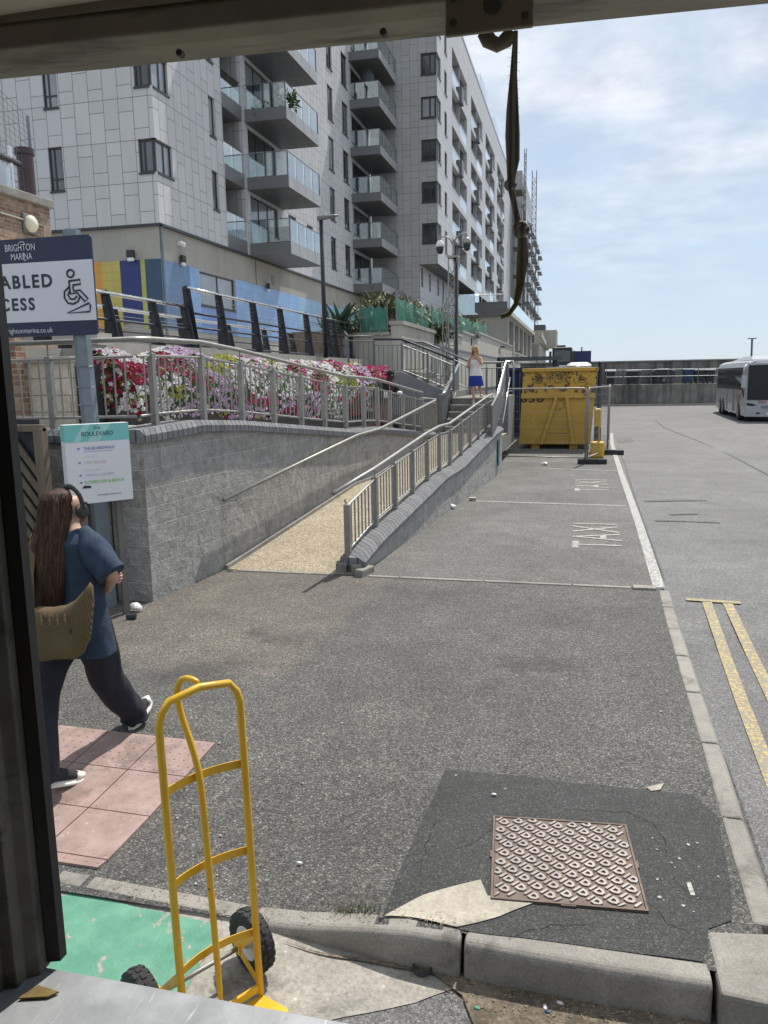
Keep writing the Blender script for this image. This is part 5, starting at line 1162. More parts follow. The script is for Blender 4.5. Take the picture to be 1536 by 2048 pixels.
# timber gate at the left
wg = thing('timber_gate', 'weathered timber gate with diagonal slats beside the end of the block wall', 'gate', (-5.4, 6.85, 0))
m = MB(); m.box(-5.30, 6.84, 0, -5.20, 6.94, 1.92); m.box(-5.52, 6.86, 1.88, -5.20, 6.92, 1.95); m.build('post', M['timber'], wg, bevel=.006)
m = MB(); [m.prism([(-6.2, 6.88, 1.95-.17*i+.75), (-5.31, 6.88, 1.80-.17*i-.30), (-5.31, 6.88, 1.69-.17*i-.30), (-6.2, 6.88, 1.84-.17*i+.75)], (0, .025, 0)) for i in range(9)]; m.build('slats', M['timber'], wg)
m = MB(); m.box(-6.3, 6.93, 0, -5.3, 6.96, 2.0); m.build('backing', M['black'], wg)
MB().box(-5.12, 7.1, 0, -5.06, 7.4, 1.75).build('fence_post', M['timber'], None, label='narrow timber post against the end of the block wall', cat='post')
# ------------------------------------------------------------------ manhole cover
MO, MU = Vector(gp(1005, 1636)+(0,)), None
A_, B_, C_, D_ = [Vector(gp(*p)+(0,)) for p in ((1004, 1636), (1267, 1652), (1272, 1831), (968, 1803))]
mu = ((B_-A_).normalized()+(C_-D_).normalized()).normalized(); mv = Vector((-mu.y, mu.x, 0)); mc = (A_+B_+C_+D_)/4; ms_ = .665
def rust():
    s = NT('rusty_cast_iron'); P = s.geo.outputs['Position']
    c = s.ramp(s.noise(P, 12, 6, .65), [(0.3, (.10, .070, .055)), (0.7, (.19, .142, .116))]); c = s.mix(s.ramp(s.noise(P, 5, 5, .6), [(0.6, 0.0), (0.7, 0.5)]), c, (.20, .16, .12))
    return s.done(c, .7, s.bump(s.noise(P, 90, 4), .3, .003), .25)
M['rust'] = rust(); M['worniron'] = pm('worn_iron_lettering', (.26, .238, .222), .5, .35, var=.25, scale=12, spots=(.48, .47, .45), spotscale=9, spotpos=.68)
mh = thing('manhole_cover', 'square rusty iron access cover with raised letter pattern set in dark tarmac', 'manhole cover', (mc.x, mc.y, .005))
def MP(a, b, z=0): p = mc + mu*(a*ms_) + mv*(b*ms_); return Vector((p.x, p.y, z))
m = MB(); m.prism([MP(-.502, -.502, -.03), MP(.502, -.502, -.03), MP(.502, .502, -.03), MP(-.502, .502, -.03)], (0, 0, .042)); m.build('plate', M['rust'], mh)
m = MB()
for a0, b0, a1, b1 in ((-.52, -.52, .52, -.505), (-.52, .505, .52, .52), (-.52, -.505, -.505, .505), (.505, -.505, .52, .505)): m.prism([MP(a0, b0, -.03), MP(a1, b0, -.03), MP(a1, b1, -.03), MP(a0, b1, -.03)], (0, 0, .047))
for a0, b0, a1, b1 in ((-.05, .52, .05, .532), (-.05, -.532, .05, -.52), (.52, -.04, .534, .04), (-.534, -.04, -.52, .04)): m.prism([MP(a0, b0, -.03), MP(a1, b0, -.03), MP(a1, b1, -.03), MP(a0, b1, -.03)], (0, 0, .045))
m.build('frame', M['rust'], mh)
m = MB(); rt = R_(-45); ca, sa = math.cos(rt), math.sin(rt); hz = .019
def ring_ext(outer, inner):
    n = len(outer)
    def T_(p, z): q = (p[0]*ca - p[1]*sa, p[0]*sa + p[1]*ca); return MP(max(-.498, min(.498, q[0])), max(-.498, min(.498, q[1])), z)
    def ok(ps): return all(abs(p[0]*ca-p[1]*sa) < .497 and abs(p[0]*sa+p[1]*ca) < .497 for p in ps)
    ctr = [sum(p[k] for p in outer)/len(outer) for k in (0, 1)]
    if not (abs(ctr[0]*ca-ctr[1]*sa) < .492 and abs(ctr[0]*sa+ctr[1]*ca) < .492): return
    if inner is None: m.prism([T_(p, .010) for p in outer], (0, 0, hz-.010)); return
    v = [T_(p, hz) for p in outer] + [T_(p, hz) for p in inner] + [T_(p, .010) for p in outer] + [T_(p, .010) for p in inner]
    f = []
    for i in range(n):
        j = (i+1) % n; f += [(i, j, n+j, n+i), (2*n+i, 2*n+j, j, i), (n+i, n+j, 3*n+j, 3*n+i)]
    m.add(v, f)
for r_ in range(-9, 10):
    for c_ in range(-10, 11):
        cy_ = r_*.098; cx_ = c_*.120 + (r_ % 2)*.06
        w_, h_ = .066, .070; x0 = cx_-.042
        ring_ext([(x0, cy_-h_/2), (x0+w_*.55, cy_-h_/2), (x0+w_, cy_-h_*.22), (x0+w_, cy_+h_*.22), (x0+w_*.55, cy_+h_/2), (x0, cy_+h_/2)], [(x0+.015, cy_-h_*.22), (x0+w_*.5, cy_-h_*.22), (x0+w_*.68, cy_-h_*.1), (x0+w_*.68, cy_+h_*.1), (x0+w_*.5, cy_+h_*.22), (x0+.015, cy_+h_*.22)])
        x1 = cx_+.044; ring_ext([(x1, cy_-h_/2), (x1+.018, cy_-h_/2), (x1+.018, cy_+h_/2), (x1, cy_+h_/2)], None)
m.build('raised_letters', M['worniron'], mh)
# ------------------------------------------------------------------ hand truck
ht = thing('hand_truck', 'yellow tubular hand truck with pneumatic tyres standing on the road by the dropped kerb', 'hand truck', (-1.4, 2.6, -.13))
zb_ = -.125
dirx = ray(2490, 726); dirx.z = 0; dirx.normalize(); back = Vector((-dirx.y, dirx.x, 0))
Ub = (Vector((0, 0, 1)) + back*.035).normalized(); Nf = dirx.cross(Ub).normalized()
Br = G(521, 1985, zb_+.02)
def onF(x, y): d = ray(x, y); return CAM + d*((Br-CAM).dot(Nf)/d.dot(Nf))
wid = (Br - onF(364, 1898)).dot(dirx)*1.05; htH = (onF(486, 1400) - Br).dot(Ub)/.955
def HT(u, v, w=0):          # u across, v height along the uprights, w out of the frame plane (towards the back)
    return Br + dirx*(wid*(u-1)) + Ub*(htH*v) + back*w
YM = M['yellow']
loop = [HT(0, 0), HT(0, .5), HT(0, .955), HT(.04, .99), HT(.13, 1.02), HT(.5, 1.035), HT(.87, 1.02), HT(.96, .99), HT(1, .955), HT(1, .5), HT(1, 0)]
MB().tube(loop, .0145, 12).build('frame', YM, ht, smooth=True)
cb_ = [HT(.47, 0, .0), HT(.47, .35, .01), HT(.47, .70, .02), HT(.47, .78, .03), HT(.45, .86, .065), HT(.42, .93, .105), HT(.41, .985, .12), HT(.42, 1.03, .115), HT(.47, 1.055, .08), HT(.54, 1.04, .01)]
MB().tube(cb_, .0135, 12).build('centre_bar', YM, ht, smooth=True, sub=1)
for v_ in (.20, .475, .755):
    m = MB(); pts = [HT(u, v_, .035*math.sin(math.pi*u)+.016) for u in (0, .15, .3, .5, .7, .85, 1)]
    upv = (HT(0, 1)-HT(0, 0)).normalized()
    m.loft([[p - upv*.016, p + upv*.016, p + upv*.016 + back*.004, p - upv*.016 + back*.004] for p in pts]); m.build('cross_strap', YM, ht)
ax0, ax1 = HT(-.26, .095, .15), HT(1.20, .095, .15)
ax0.z = ax1.z = zb_+.135
MB().tube([ax0, ax1], .010, 10).build('axle', M['steel'], ht, smooth=True)
def wheel(c, ax, r, wd, parent):
    ax = ax.normalized(); e1 = ax.cross(Vector((0, 0, 1))).normalized(); e2 = ax.cross(e1)
    def RG(rr, off): return [c + ax*off + (e1*math.cos(a*math.pi/18)+e2*math.sin(a*math.pi/18))*rr for a in range(36)]
    m = MB(); prof = [(r*.55, -wd*.36), (r*.78, -wd*.5), (r*.93, -wd*.42), (r, -wd*.2), (r, wd*.2), (r*.93, wd*.42), (r*.78, wd*.5), (r*.55, wd*.36)]
    m.loft([RG(a, b) for a, b in prof], cap=False); t_ = m.build('tyre', M['tyre'], parent, smooth=True)
    m = MB(); nb = 20
    for k in range(nb):
        for side, o_ in ((-.27, 0), (0, .5), (.27, 0)):
            a = 2*math.pi*(k+o_)/nb; er = e1*math.cos(a)+e2*math.sin(a); et = -e1*math.sin(a)+e2*math.cos(a); rr = r*(1.0 if side == 0 else .965)
            Mx = Matrix((et, ax, er)).transposed(); m.obox(c + ax*(side*wd) + er*(rr), r*.20, wd*.235, .009, M=Mx)
    m.build('tread', M['tyre'], t_, bevel=.002)
    m = MB(); m.loft([RG(a, b) for a, b in ((r*.57, -wd*.36), (r*.52, -wd*.38), (r*.40, -wd*.15), (r*.20, -wd*.12), (r*.16, -wd*.45), (.012, -wd*.45))], cap=False); m.loft([RG(a, b) for a, b in ((r*.57, wd*.36), (r*.52, wd*.38), (r*.40, wd*.15), (r*.20, wd*.12), (r*.16, wd*.45), (.012, wd*.45))], cap=False)
    m.build('rim', M['white'], parent, smooth=True)
axd = (ax1-ax0).normalized()
for c in (ax0, ax1):
    q = bpy.data.objects.new('wheel', None); COL.objects.link(q); q.parent = ht; q.location = (0, 0, 0); q['_o'] = ht['_o']
    wheel(c + axd*(0.0), axd, .130, .082, q)
for u, ax in ((0, ax0), (1, ax1)):
    p = ax + axd*(.07 if u == 0 else -.07); m = MB(); m.bar(HT(u, .03, .01), p, .005, .03); m.bar(HT(u, .20, .01), p, .005, .03); m.obox(p, .012, .045, .045, math.atan2(axd.y, axd.x)); m.build('axle_bracket', YM, ht)
fwd = -back
m = MB(); e0, e1_ = HT(-.02, 0), HT(1.02, 0); e0.z = e1_.z = zb_+.004; c3 = e1_ + fwd*.20 - dirx*.0; c4 = e0 + fwd*.20
m.prism([e0, e1_, e1_+dirx*.03+fwd*.13, e1_+dirx*.02+fwd*.16, c4-dirx*.0], (0, 0, .006)); m.build('toe_plate', YM, ht, bevel=.002)
m = MB(); m.bar(HT(0, .02), HT(1, .02), .012, .03); m.build('base_bar', YM, ht)
# ------------------------------------------------------------------ skip
def skipmat(name, col):
    s = NT(name); P = s.geo.outputs['Position']
    c = s.ramp(s.noise(P, 1.6, 5, .6), [(0.3, tuple(q*.8 for q in col)), (0.7, tuple(q*1.12 for q in col))])
    sp = s.n('ShaderNodeSeparateXYZ'); s.l(P, sp.inputs[0])
    hi = s.ramp(s.math('DIVIDE', sp.outputs[2], 2.6), [(0.62, 0.0), (0.70, .16), (0.95, .10)])
    r = s.math('ADD', s.noise(s.mapv(P, (3.2, 3.2, 3.2)), 1.0, 8, .68, .5), hi)
    c = s.mix(s.ramp(r, [(0.66, 0.0), (0.70, 1.0)]), c, s.ramp(s.noise(P, 20, 4), [(0.3, (.05, .03, .02)), (0.7, (.13, .06, .03))]))
    return s.done(c, .6, s.bump(s.noise(P, 5, 4), .2, .02))
M['skipy'] = skipmat('rusted_yellow_skip', (.53, .32, .045)); M['scrawl'] = pm('black_stencil', (.035, .03, .025), .7); M['scrawl2'] = pm('worn_stencil', (.05, .038, .022), .7, spots=(.40, .28, .06), spotscale=16, spotpos=.47)
sk = thing('roll_on_skip', 'tall rusty yellow recycling skip numbered 858 parked behind the mesh barriers', 'skip', (-.75, 26.2, 0))
Ys = 26.0; L_, Rr = PY(1038, 893, Ys).x, PY(1180, 900, Ys).x; Lt, Rt = PY(1047, 740, Ys).x, PY(1195, 737, Ys).x; zt_ = 2.52; zm = PY(1120, 790, Ys).z; z0_ = .16
def fx(z, s_): f = (z-z0_)/(zt_-z0_); return lerp(f, L_ if s_ < 0 else Rr, Lt if s_ < 0 else Rt)
m = MB(); 
m.add([(fx(z0_, -1), Ys, z0_), (fx(z0_, 1), Ys, z0_), (fx(zm, 1), Ys, zm), (fx(zm, -1), Ys, zm)], [(0, 1, 2, 3)])
m.add([(fx(zm, -1), Ys-.0, zm), (fx(zm, 1), Ys-.0, zm), (fx(zt_, 1), Ys-.02, zt_), (fx(zt_, -1), Ys-.02, zt_)], [(0, 1, 2, 3)])
for s_ in (-1, 1): m.add([(fx(z0_, s_), Ys, z0_), (fx(zt_, s_), Ys, zt_), (fx(zt_, s_), Ys+5.8, zt_), (fx(z0_, s_), Ys+5.8, z0_)], [(0, 1, 2, 3)])
m.add([(L_, Ys+5.8, z0_), (Rr, Ys+5.8, z0_), (Rt, Ys+5.8, zt_), (Lt, Ys+5.8, zt_)], [(0, 1, 2, 3)]); m.add([(L_, Ys, z0_), (Rr, Ys, z0_), (Rr, Ys+5.8, z0_), (L_, Ys+5.8, z0_)], [(0, 1, 2, 3)])
m.build('body', M['skipy'], sk)
m = MB(); m.box(Lt-.03, Ys-.09, zt_-.06, Rt+.03, Ys+.06, zt_+.05); m.box(Lt-.05, Ys+.07, zt_-.06, Lt+.06, Ys+5.8, zt_+.05); m.box(Rt-.06, Ys+.07, zt_-.06, Rt+.05, Ys+5.8, zt_+.05); m.box(fx(zm, -1)-.02, Ys-.10, zm-.10, fx(zm, 1)+.02, Ys-.003, zm+.06); m.build('rim_beam', M['skipy'], sk, bevel=.015)
m = MB()
for a, b in ((1113, 1082), (1134, 1146)):
    p, q = PY(a, 790, Ys-.06), PY(b, 893, Ys-.06); m.bar((p.x, Ys-.06, zm-.08), (q.x, Ys-.06, z0_), .11, .11, (0, 1, 0))
m.build('rib', M['skipy'], sk, bevel=.01)
m = MB(); m.box(PY(1090, 860, Ys).x, Ys-.02, .52, PY(1140, 860, Ys).x, Ys-.002, .56); m.box(-1.5, Ys+.1, .0, -1.25, Ys+5.5, z0_-.003); m.box(-.3, Ys+.1, .0, -.05, Ys+5.5, z0_-.003); m.build('floor_runner', M['skipy'], sk)
p = PY(1064, 796, Ys-.012); text('lettering', '858', M['scrawl'], (p.x, Ys-.012, p.z-.03), X_, Z_, .34, sk, sx=1.35, spacing=1.15, bold=.02)
p = PY(1118, 762, Ys-.03); text('lettering', 'RECYCLING LTD', M['scrawl2'], (p.x, Ys-.026, p.z), X_, Z_, .24, sk, sx=.95)
p = PY(1118, 752, Ys-.03); text('lettering', 'SKIPS', M['scrawl2'], (p.x, Ys-.026, p.z+.01), X_, Z_, .26, sk, sx=1.3, bold=.05)
m = MB(); 
for a in range(9): t0 = a/8*math.pi*2; m.tube([(p.x-.02+.20*math.cos(t0), Ys-.01, 1.42+.16*math.sin(t0)), (p.x-.02+.20*math.cos(t0+.5), Ys-.01, 1.42+.14*math.sin(t0+.4))], .012, 4)
m.build('faded_stencil', M['scrawl2'], sk)
rub = MB()
for i in range(26): rub.obox((random.uniform(Lt+.3, Rt-.3), Ys+random.uniform(.15, 1.2), zt_+random.uniform(-.02, .05)), random.uniform(.1, .4), random.uniform(.1, .4), random.uniform(.05, .14), random.random()*3)
rub.box(Lt+.1, Ys+.15, 1.9, Rt-.1, Ys+5.6, 2.45)
rub.build('rubble', pm('pale_rubble', (.40, .37, .32), .9, var=.3, scale=4), None, kind='stuff', label='pale rubble heaped inside the yellow skip up to its rim', cat='rubble')
# blue container
M['blue'] = pm('dark_blue_steel', (.02, .035, .11), .5, var=.25, scale=3)
bc = thing('shipping_container', 'dark blue corrugated container standing between the low wall and the yellow skip', 'container', (-2, 32.2, 0))
cy0 = 32.2; cx0 = PY(1009, 800, cy0).x; cx1 = cx0 + 2.44; cz1 = PY(1020, 742, cy0).z
m = MB(); n_ = 32; pr_ = []
for i in range(n_+1): x_ = lerp(i/n_, cx0+.06, cx1-.06); pr_.append((x_, cy0+.05 + (.05 if i % 4 in (1, 2) else 0)))
m.loft([[Vector((x_, y_, .1)), Vector((x_, y_, cz1))] for x_, y_ in pr_], cap=False, closed=False); m.box(cx0+.06, cy0+.16, .1, cx1-.06, cy0+6, cz1); m.build('body', M['blue'], bc)
m = MB(); m.box(cx0, cy0, cz1, cx1, cy0+.2, cz1+.12); m.box(cx1-.06, cy0, -.05, cx1, cy0+.16, cz1); m.box(cx0, cy0, -.05, cx0+.06, cy0+.16, cz1); m.box(cx0+.06, cy0, -.05, cx1-.06, cy0+.18, .1); m.build('frame', M['blue'], bc)
m = MB(); [m.tube([(cx0+a, cy0-.04, .2), (cx0+a, cy0-.04, cz1-.05)], .02, 6) for a in (.18, .36, .6)]; m.build('lock_rod', M['steeld'], bc)
# gantry beam
gt = thing('steel_gantry', 'long dark steel beam carried on posts above the blue container', 'beam', (-1.8, 30, 0))
a, b = PY(997, 719, 30), PY(1122, 716, 34); MB().bar(a, b, .12, .16).build('beam', M['black'], gt)
m = MB(); m.box(a.x-.08, 29.9, 0, a.x+.10, 30.1, a.z-.08); m.build('post', M['black'], gt); MB().box(b.x-.3, 33.9, 0, b.x-.15, 34.1, b.z-.08).build('post', M['black'], gt)
# ------------------------------------------------------------------ mesh barriers
def heras(label, a, b, hgt=2.0):
    a, b = Vector(a), Vector(b); d = (b-a); L = d.length; n = d.normalized(); t = thing('mesh_barrier', label, 'fence panel', tuple(a), 'temporary mesh barriers by the skip')
    r = .021; z0, z1 = .16, hgt; up = Vector((0, 0, 1))
    fr = MB(); fr.tube([a+up*.02, a+up*(z1-.08), a+n*.03+up*(z1-.02), a+n*.09+up*z1, b-n*.09+up*z1, b-n*.03+up*(z1-.02), b+up*(z1-.08), b+up*.02], r, 8); fr.tube([a+up*z0, b+up*z0], r*.8, 8); fr.build('frame', M['steel'], t, smooth=True)
    m = MB(); k = int(L/.075)
    for i in range(1, k): p = a + d*(i/k); m.tube([p+up*z0, p+up*z1], .0020, 3, cap=False)
    for j in range(1, 9): m.tube([a+up*lerp(j/9, z0, z1), b+up*lerp(j/9, z0, z1)], .0028, 3, cap=False)
    m.build('wire_mesh', M['steel'], t); return t
def foot(c, rz, label):
    m = MB(); Mx = Matrix.Rotation(rz, 3, 'Z'); c = Vector(c)
    m.obox(c+Vector((0, 0, .065)), .74, .24, .13, rz); m.obox(c+Vector((0, 0, .135)), .30, .16, .012, rz)
    m.build('rubber_block', M['tyre'], None, bevel=.02, label=label, cat='block', group='rubber feet of the mesh barriers')
fA = (PY(1170, 930, 21.7).x, 21.7, 0); fB = (PY(1003, 905, 21.9).x-.05, 22.05, 0); fC = (PY(1214, 905, 24.3).x, 24.3, 0)
heras('front mesh barrier panel standing across the taxi bay before the skip', fB, fA); heras('side mesh barrier panel running along the edge line right of the skip', (fA[0]+.05, fA[1]+.03, 0), fC)
heras('last mesh barrier panel beyond the side of the yellow skip', (fC[0]+.02, fC[1]+.05, 0), (fC[0]+.15, 27.6, 0))
foot((fA[0]+.18, fA[1]-.05, .004), .06, 'dark rubber block under the front corner of the barriers'); foot((fC[0]+.10, fC[1]-.05, .004), .03, 'dark rubber block further back by the white edge line')
M['ybright'] = pm('yellow_plastic', (.60, .36, .02), .45, var=.1)
wbk = thing('barrier_block', 'yellow plastic weight block with black base behind the barrier corner', 'barrier block', (.35, 23.3, 0))
m = MB(); m.box(.32, 23.2, .0, .70, 23.6, .46); m.build('block', M['ybright'], wbk, bevel=.06); m = MB(); m.tube([(.55, 23.4, .44), (.55, 23.4, 1.3)], .02, 6); m.build('handle', M['ybright'], wbk)
wbk = thing('barrier_block', 'second yellow block standing against the side of the skip', 'barrier block', (.45, 25.2, 0))
m = MB(); m.box(.44, 25.0, .75, .64, 25.5, 1.32); m.build('block', M['ybright'], wbk, bevel=.05); m = MB(); m.box(.44, 24.95, 0, .64, 25.5, .74); m.build('base', M['plastic'], wbk)
# ------------------------------------------------------------------ vehicles behind
wv = thing('white_van', 'white van whose roof shows above the right end of the skip', 'van', (.1, 37, zfar(37)))
yv = 50.0; cxv = PY(1158, 730, yv).x; zt2 = PY(1168, 724, yv).z; vw = .78
m = MB(); m.loft([[Vector((cxv+vw*wd*s_, y_, z_)) for s_, z_ in ((-1, .2), (-1, 1.3), (-.92, zt2*zf_-.12), (-.6, zt2*zf_), (.6, zt2*zf_), (.92, zt2*zf_-.12), (1, 1.3), (1, .2))] for y_, wd, zf_ in ((yv-.8, .9, .55), (yv-.2, .95, .93), (yv+.4, 1, 1.0), (yv+3.5, 1, 1.0), (yv+4.5, .97, .97))]); m.build('body', M['white'], wv, smooth=True)
m = MB(); [m.tube([(cxv+s_*.78, y_, .18), (cxv+s_*.6, y_, .18)], .33, 14) for s_ in (-1, 1) for y_ in (yv, yv+3.5)]; m.build('wheel', M['tyre'], wv)
dt = thing('lorry', 'dark lorry cab facing the camera beyond the skip', 'lorry', (-2.4, 60, -.15))
a, b = PY(1104, 730, 60), PY(1144, 730, 60); zc_ = PY(1125, 694, 60).z
M['dgreen'] = pm('dark_green_cab', (.022, .030, .030), .4)
m = MB(); m.box(a.x, 60, 1.0, b.x, 62.2, zc_); m.build('cab', M['dgreen'], dt, bevel=.12); m = MB(); m.box(a.x+.15, 59.97, zc_-1.05, b.x-.15, 59.998, zc_-.25); m.build('windscreen', M['pane'], dt)
m = MB(); m.box(a.x+.5, 59.95, zc_-1.45, b.x-.4, 59.99, zc_-1.3); m.build('badge_plate', M['white'], dt); m = MB(); m.box(a.x-.22, 59.9, zc_-1.1, a.x-.04, 60.0, zc_-.3); m.box(b.x+.04, 59.9, zc_-1.1, b.x+.22, 60, zc_-.3); m.build('mirror', M['plastic'], dt)
m = MB(); m.box(a.x+.1, 59.96, .6+.7, a.x+.5, 59.99, 1.5); m.box(b.x-.5, 59.96, 1.3, b.x-.1, 59.99, 1.5); m.build('headlight', M['white'], dt); m = MB(); m.box(a.x+.05, 60.05, 0, b.x-.05, 62, .99); m.build('chassis', M['plastic'], dt)
m = MB(); m.box(a.x+.3, 60.6, zc_+.002, b.x-.5, 61.2, zc_+.15); m.build('beacon', M['plastic'], dt)
db = thing('container', 'dark blue steel container behind the lorry cab', 'container', (0, 63, -.15))
a, b = PY(1143, 720, 63), PY(1182, 720, 63); m = MB(); m.box(a.x, 63, -.1, b.x, 68, PY(1160, 702, 63).z); m.build('body', M['blue'], db); m = MB(); m.box(b.x-.65, 62.95, 2.55, b.x-.25, 62.99, 3.0); m.build('notice', M['white'], db); MB().tube([(b.x-.7, 63.5, 3), (b.x-.7, 63.5, PY(1165, 694, 63.5).z)], .06, 6).build('exhaust', M['steeld'], db)
# ------------------------------------------------------------------ sea wall, its terrace and bins
yW = 66.0; zW = zfar(yW)
zT = PY(1300, 769, yW).z; zU = PY(1300, 723, yW+4).z
sw = thing('sea_wall', 'long stained concrete sea wall closing off the far end of the car park', 'wall', (20, yW+4, zW))
m = MB(); xa = PY(1186, 730, yW+4).x; m.prism([(xa-6, yW+3.2, zW), (60, yW+9, zW), (60, yW+10, zW), (xa-6, yW+4.2, zW)], (0, 0, zU-zW)); m.build('wall_face', M['seawall'], sw)
m = MB(); m.prism([(xa-6, yW+3.1, zU), (60, yW+8.9, zU), (60, yW+10, zU), (xa-6, yW+4.2, zU)], (0, 0, .10)); m.build('coping', pm('sea_wall_coping', (.30, .29, .27), .9), sw)
tw2 = thing('terrace_wall', 'lower dark stained concrete wall holding up the bin terrace', 'wall', (20, yW, zW))
m = MB(); m.prism([(-3, yW-.3, zW-.2), (60, yW+4.5, zW-.2), (60, yW+9, zW-.2), (-3, yW+3.2, zW-.2)], (0, 0, zT-zW+.2)); m.build('wall_face', M['seawall'], tw2)
struct(MB().prism([(1.5, yW-1.0, zW-.1), (60, yW+3.2, zW-.1), (60, yW+4.45, zW-.1), (1.5, yW-.02, zW-.1)], (0, 0, .22)), 'pavement', M['kerb'])
def onT(px__, off=1.2): 
    d = ray(px__, 768); t = (yW+off)/d.y; return (CAM + d*t)
tr3 = thing('terrace_railing', 'two bar railing along the edge of the bin terrace', 'railing', (10, yW, zT))
def ly(x_): return yW-.2 + (x_+3)*4.8/63
m = MB()
for f in (.62, 1.15): m.tube([(2.0, ly(2), zT+f), (14.5, ly(14.5), zT+f)], .022, 6)
m.build('rail', M['postgrey'], tr3)
for px__ in (1212, 1247, 1278, 1303, 1337, 1398): p = onT(px__, 0); MB().tube([(p.x, ly(p.x), zT), (p.x, ly(p.x), zT+1.17)], .04, 6).build('post', M['steeld'], tr3)
M['bin'] = pm('dark_bin_plastic', (.022, .026, .030), .5, var=.2)
M['lidgrey'] = pm('grey_lid', (.20, .21, .22), .5); M['binblue'] = pm('blue_bin_plastic', (.02, .05, .13), .5)
for i, (p0, p1, top, mt, lidm, lab) in enumerate(((1211, 1230, 741, 'bin', 'lidgrey', 'dark wheeled bin with a rounded grey lid nearest the skip'), (1253, 1281, 740, 'bin', 'lidgrey', 'dark wheeled bin with a pale flat lid standing alone'), (1368, 1388, 738, 'binblue', 'binblue', 'blue wheeled bin with a blue lid'), (1390, 1412, 739, 'bin', 'bin', 'black bin beside the blue bin'), (1413, 1432, 738, 'bin', 'lidgrey', 'black bin next to the rear of the coach'))):
    a, b = onT(p0), onT(p1); yb_ = ly((a.x+b.x)/2)+1.4; zt3 = PY((p0+p1)/2, top, yb_).z; t = thing('wheeled_bin', lab, 'bin', ((a.x+b.x)/2, yb_, zT), 'bins on the terrace')
    m = MB(); m.loft([[Vector((x_, y_, z_)) for x_, y_ in ((a.x+i_, yb_-.4+i_), (b.x-i_, yb_-.4+i_), (b.x-i_, yb_+.5), (a.x+i_, yb_+.5))] for z_, i_ in ((zT+.15, .08), (zt3-.12, 0))]); m.build('body', M[mt], t)
    m = MB(); m.loft([[Vector((lerp(f, a.x-.05, b.x+.05), y_, z_)) for y_, z_ in ((yb_-.48, zt3-.12), (yb_-.45, zt3-.04), (yb_, zt3+.04*(1 if i else 2)), (yb_+.5, zt3-.02), (yb_+.55, zt3-.12))] for f in (0, .5, 1)]); m.build('lid', M[lidm], t)
    m = MB(); [m.tube([(x_-.05, yb_-.3, zT+.1), (x_+.05, yb_-.3, zT+.1)], .1, 8) for x_ in (a.x+.15, b.x-.15)]; m.build('wheel', M['tyre'], t)
a, b = onT(1303), onT(1352); yb_ = ly(a.x)+1.6; z3 = PY(1320, 737, yb_).z; t = thing('covered_trailer', 'dark sheeted trailer with one wheel showing between the bins', 'trailer', ((a.x+b.x)/2, yb_, zT))
m = MB(); m.prism([(a.x, yb_, zT+.55), (a.x+.1, yb_, zT+1.0), (lerp(.3, a.x, b.x), yb_, z3), (lerp(.75, a.x, b.x), yb_, z3-.03), (b.x, yb_, z3-.2), (b.x, yb_, zT+.5)], (0, 1.6, 0)); m.build('cover', M['bin'], t, bevel=.06)
m = MB(); wx = lerp(.55, a.x, b.x); m.tube([(wx, yb_-.06, zT+.33), (wx, yb_+.14, zT+.33)], .33, 16); m.build('wheel', M['tyre'], t); m = MB(); m.tube([(wx, yb_-.07, zT+.33), (wx, yb_-.062, zT+.33)], .17, 12); m.build('hub', M['steeld'], t)
p = PY(1200, 740, 62); m = MB(); m.tube([(p.x, 62, zW), (p.x, 62, PY(1200, 728, 62).z)], [.16, .13], 8); m.ball((p.x, 62, PY(1200, 726, 62).z), .14); m.build('bollard_post', M['black'], None, label='dark round topped post rising behind the mesh barriers', cat='post')
p = PY(1503, 700, 90); m = MB(); m.tube([(p.x+.1, 90, 0), (p.x, 90, PY(1503, 678, 90).z)], .10, 8); m.box(p.x-.4, 89.9, PY(1503, 678, 90).z, p.x+.4, 90.1, PY(1503, 676, 90).z); m.build('street_lamp', M['steeld'], None, label='distant lamp column beyond the sea wall above the coach', cat='street lamp')
# ------------------------------------------------------------------ coach
def gfar(x, y):
    lo, hi = 5.0, 300.0; d = ray(x, y)
    for _ in range(50):
        q = (lo+hi)/2; p = CAM + d*(q/d.y)
        if p.z > zfar(q): lo = q
        else: hi = q
    return CAM + d*(lo/d.y)
Fc = gfar(1487, 844); Re = gfar(1426, 822)
sd = (Re-Fc); sd.z = 0; sd.normalize(); fr_ = Vector((sd.y, -sd.x, 0)); fr_ = fr_ if fr_.x > 0 else -fr_
BZ = zfar(Fc.y); CL, CW, CH = 12.0, 2.55, 3.62
co = thing('coach', 'white touring coach with dark windows parked facing the camera at the right', 'coach', tuple(Fc))
M['cwhite'] = pm('coach_white', (.40, .41, .43), .3, var=.05); M['csilver'] = pm('coach_silver', (.40, .41, .43), .3, .3, var=.06); M['cglass'] = pm('coach_glass', (.02, .023, .028), .15, var=.1); M['cglass'].node_tree.nodes['Principled BSDF'].inputs['Specular IOR Level'].default_value = .25
def K(a, b, z): return Fc + sd*a + fr_*b + Vector((0, 0, z*.885 + BZ - Fc.z))
def sect(a, w_, zt, fcurve=0):     # cross-section ring at distance a behind the nose
    z0 = .32; return [K(a, b_, z_) for b_, z_ in ((.03+w_, z0), (w_, .9), (w_, 1.9), (.05+w_, zt-.45), (.13+w_, zt-.15), (.38+w_, zt), (CW-.38-w_, zt), (CW-.13-w_, zt-.15), (CW-.05-w_, zt-.45), (CW-w_, 1.9), (CW-w_, .9), (CW-.03-w_, z0))]
m = MB(); m.loft([sect(a, w_, zt) for a, w_, zt in ((.0, .10, 3.25), (.12, .03, 3.42), (.6, 0, 3.48), (6, 0, 3.5), (CL-.2, 0, 3.45), (CL, .08, 3.3))]); m.build('body', M['cwhite'], co, smooth=False)
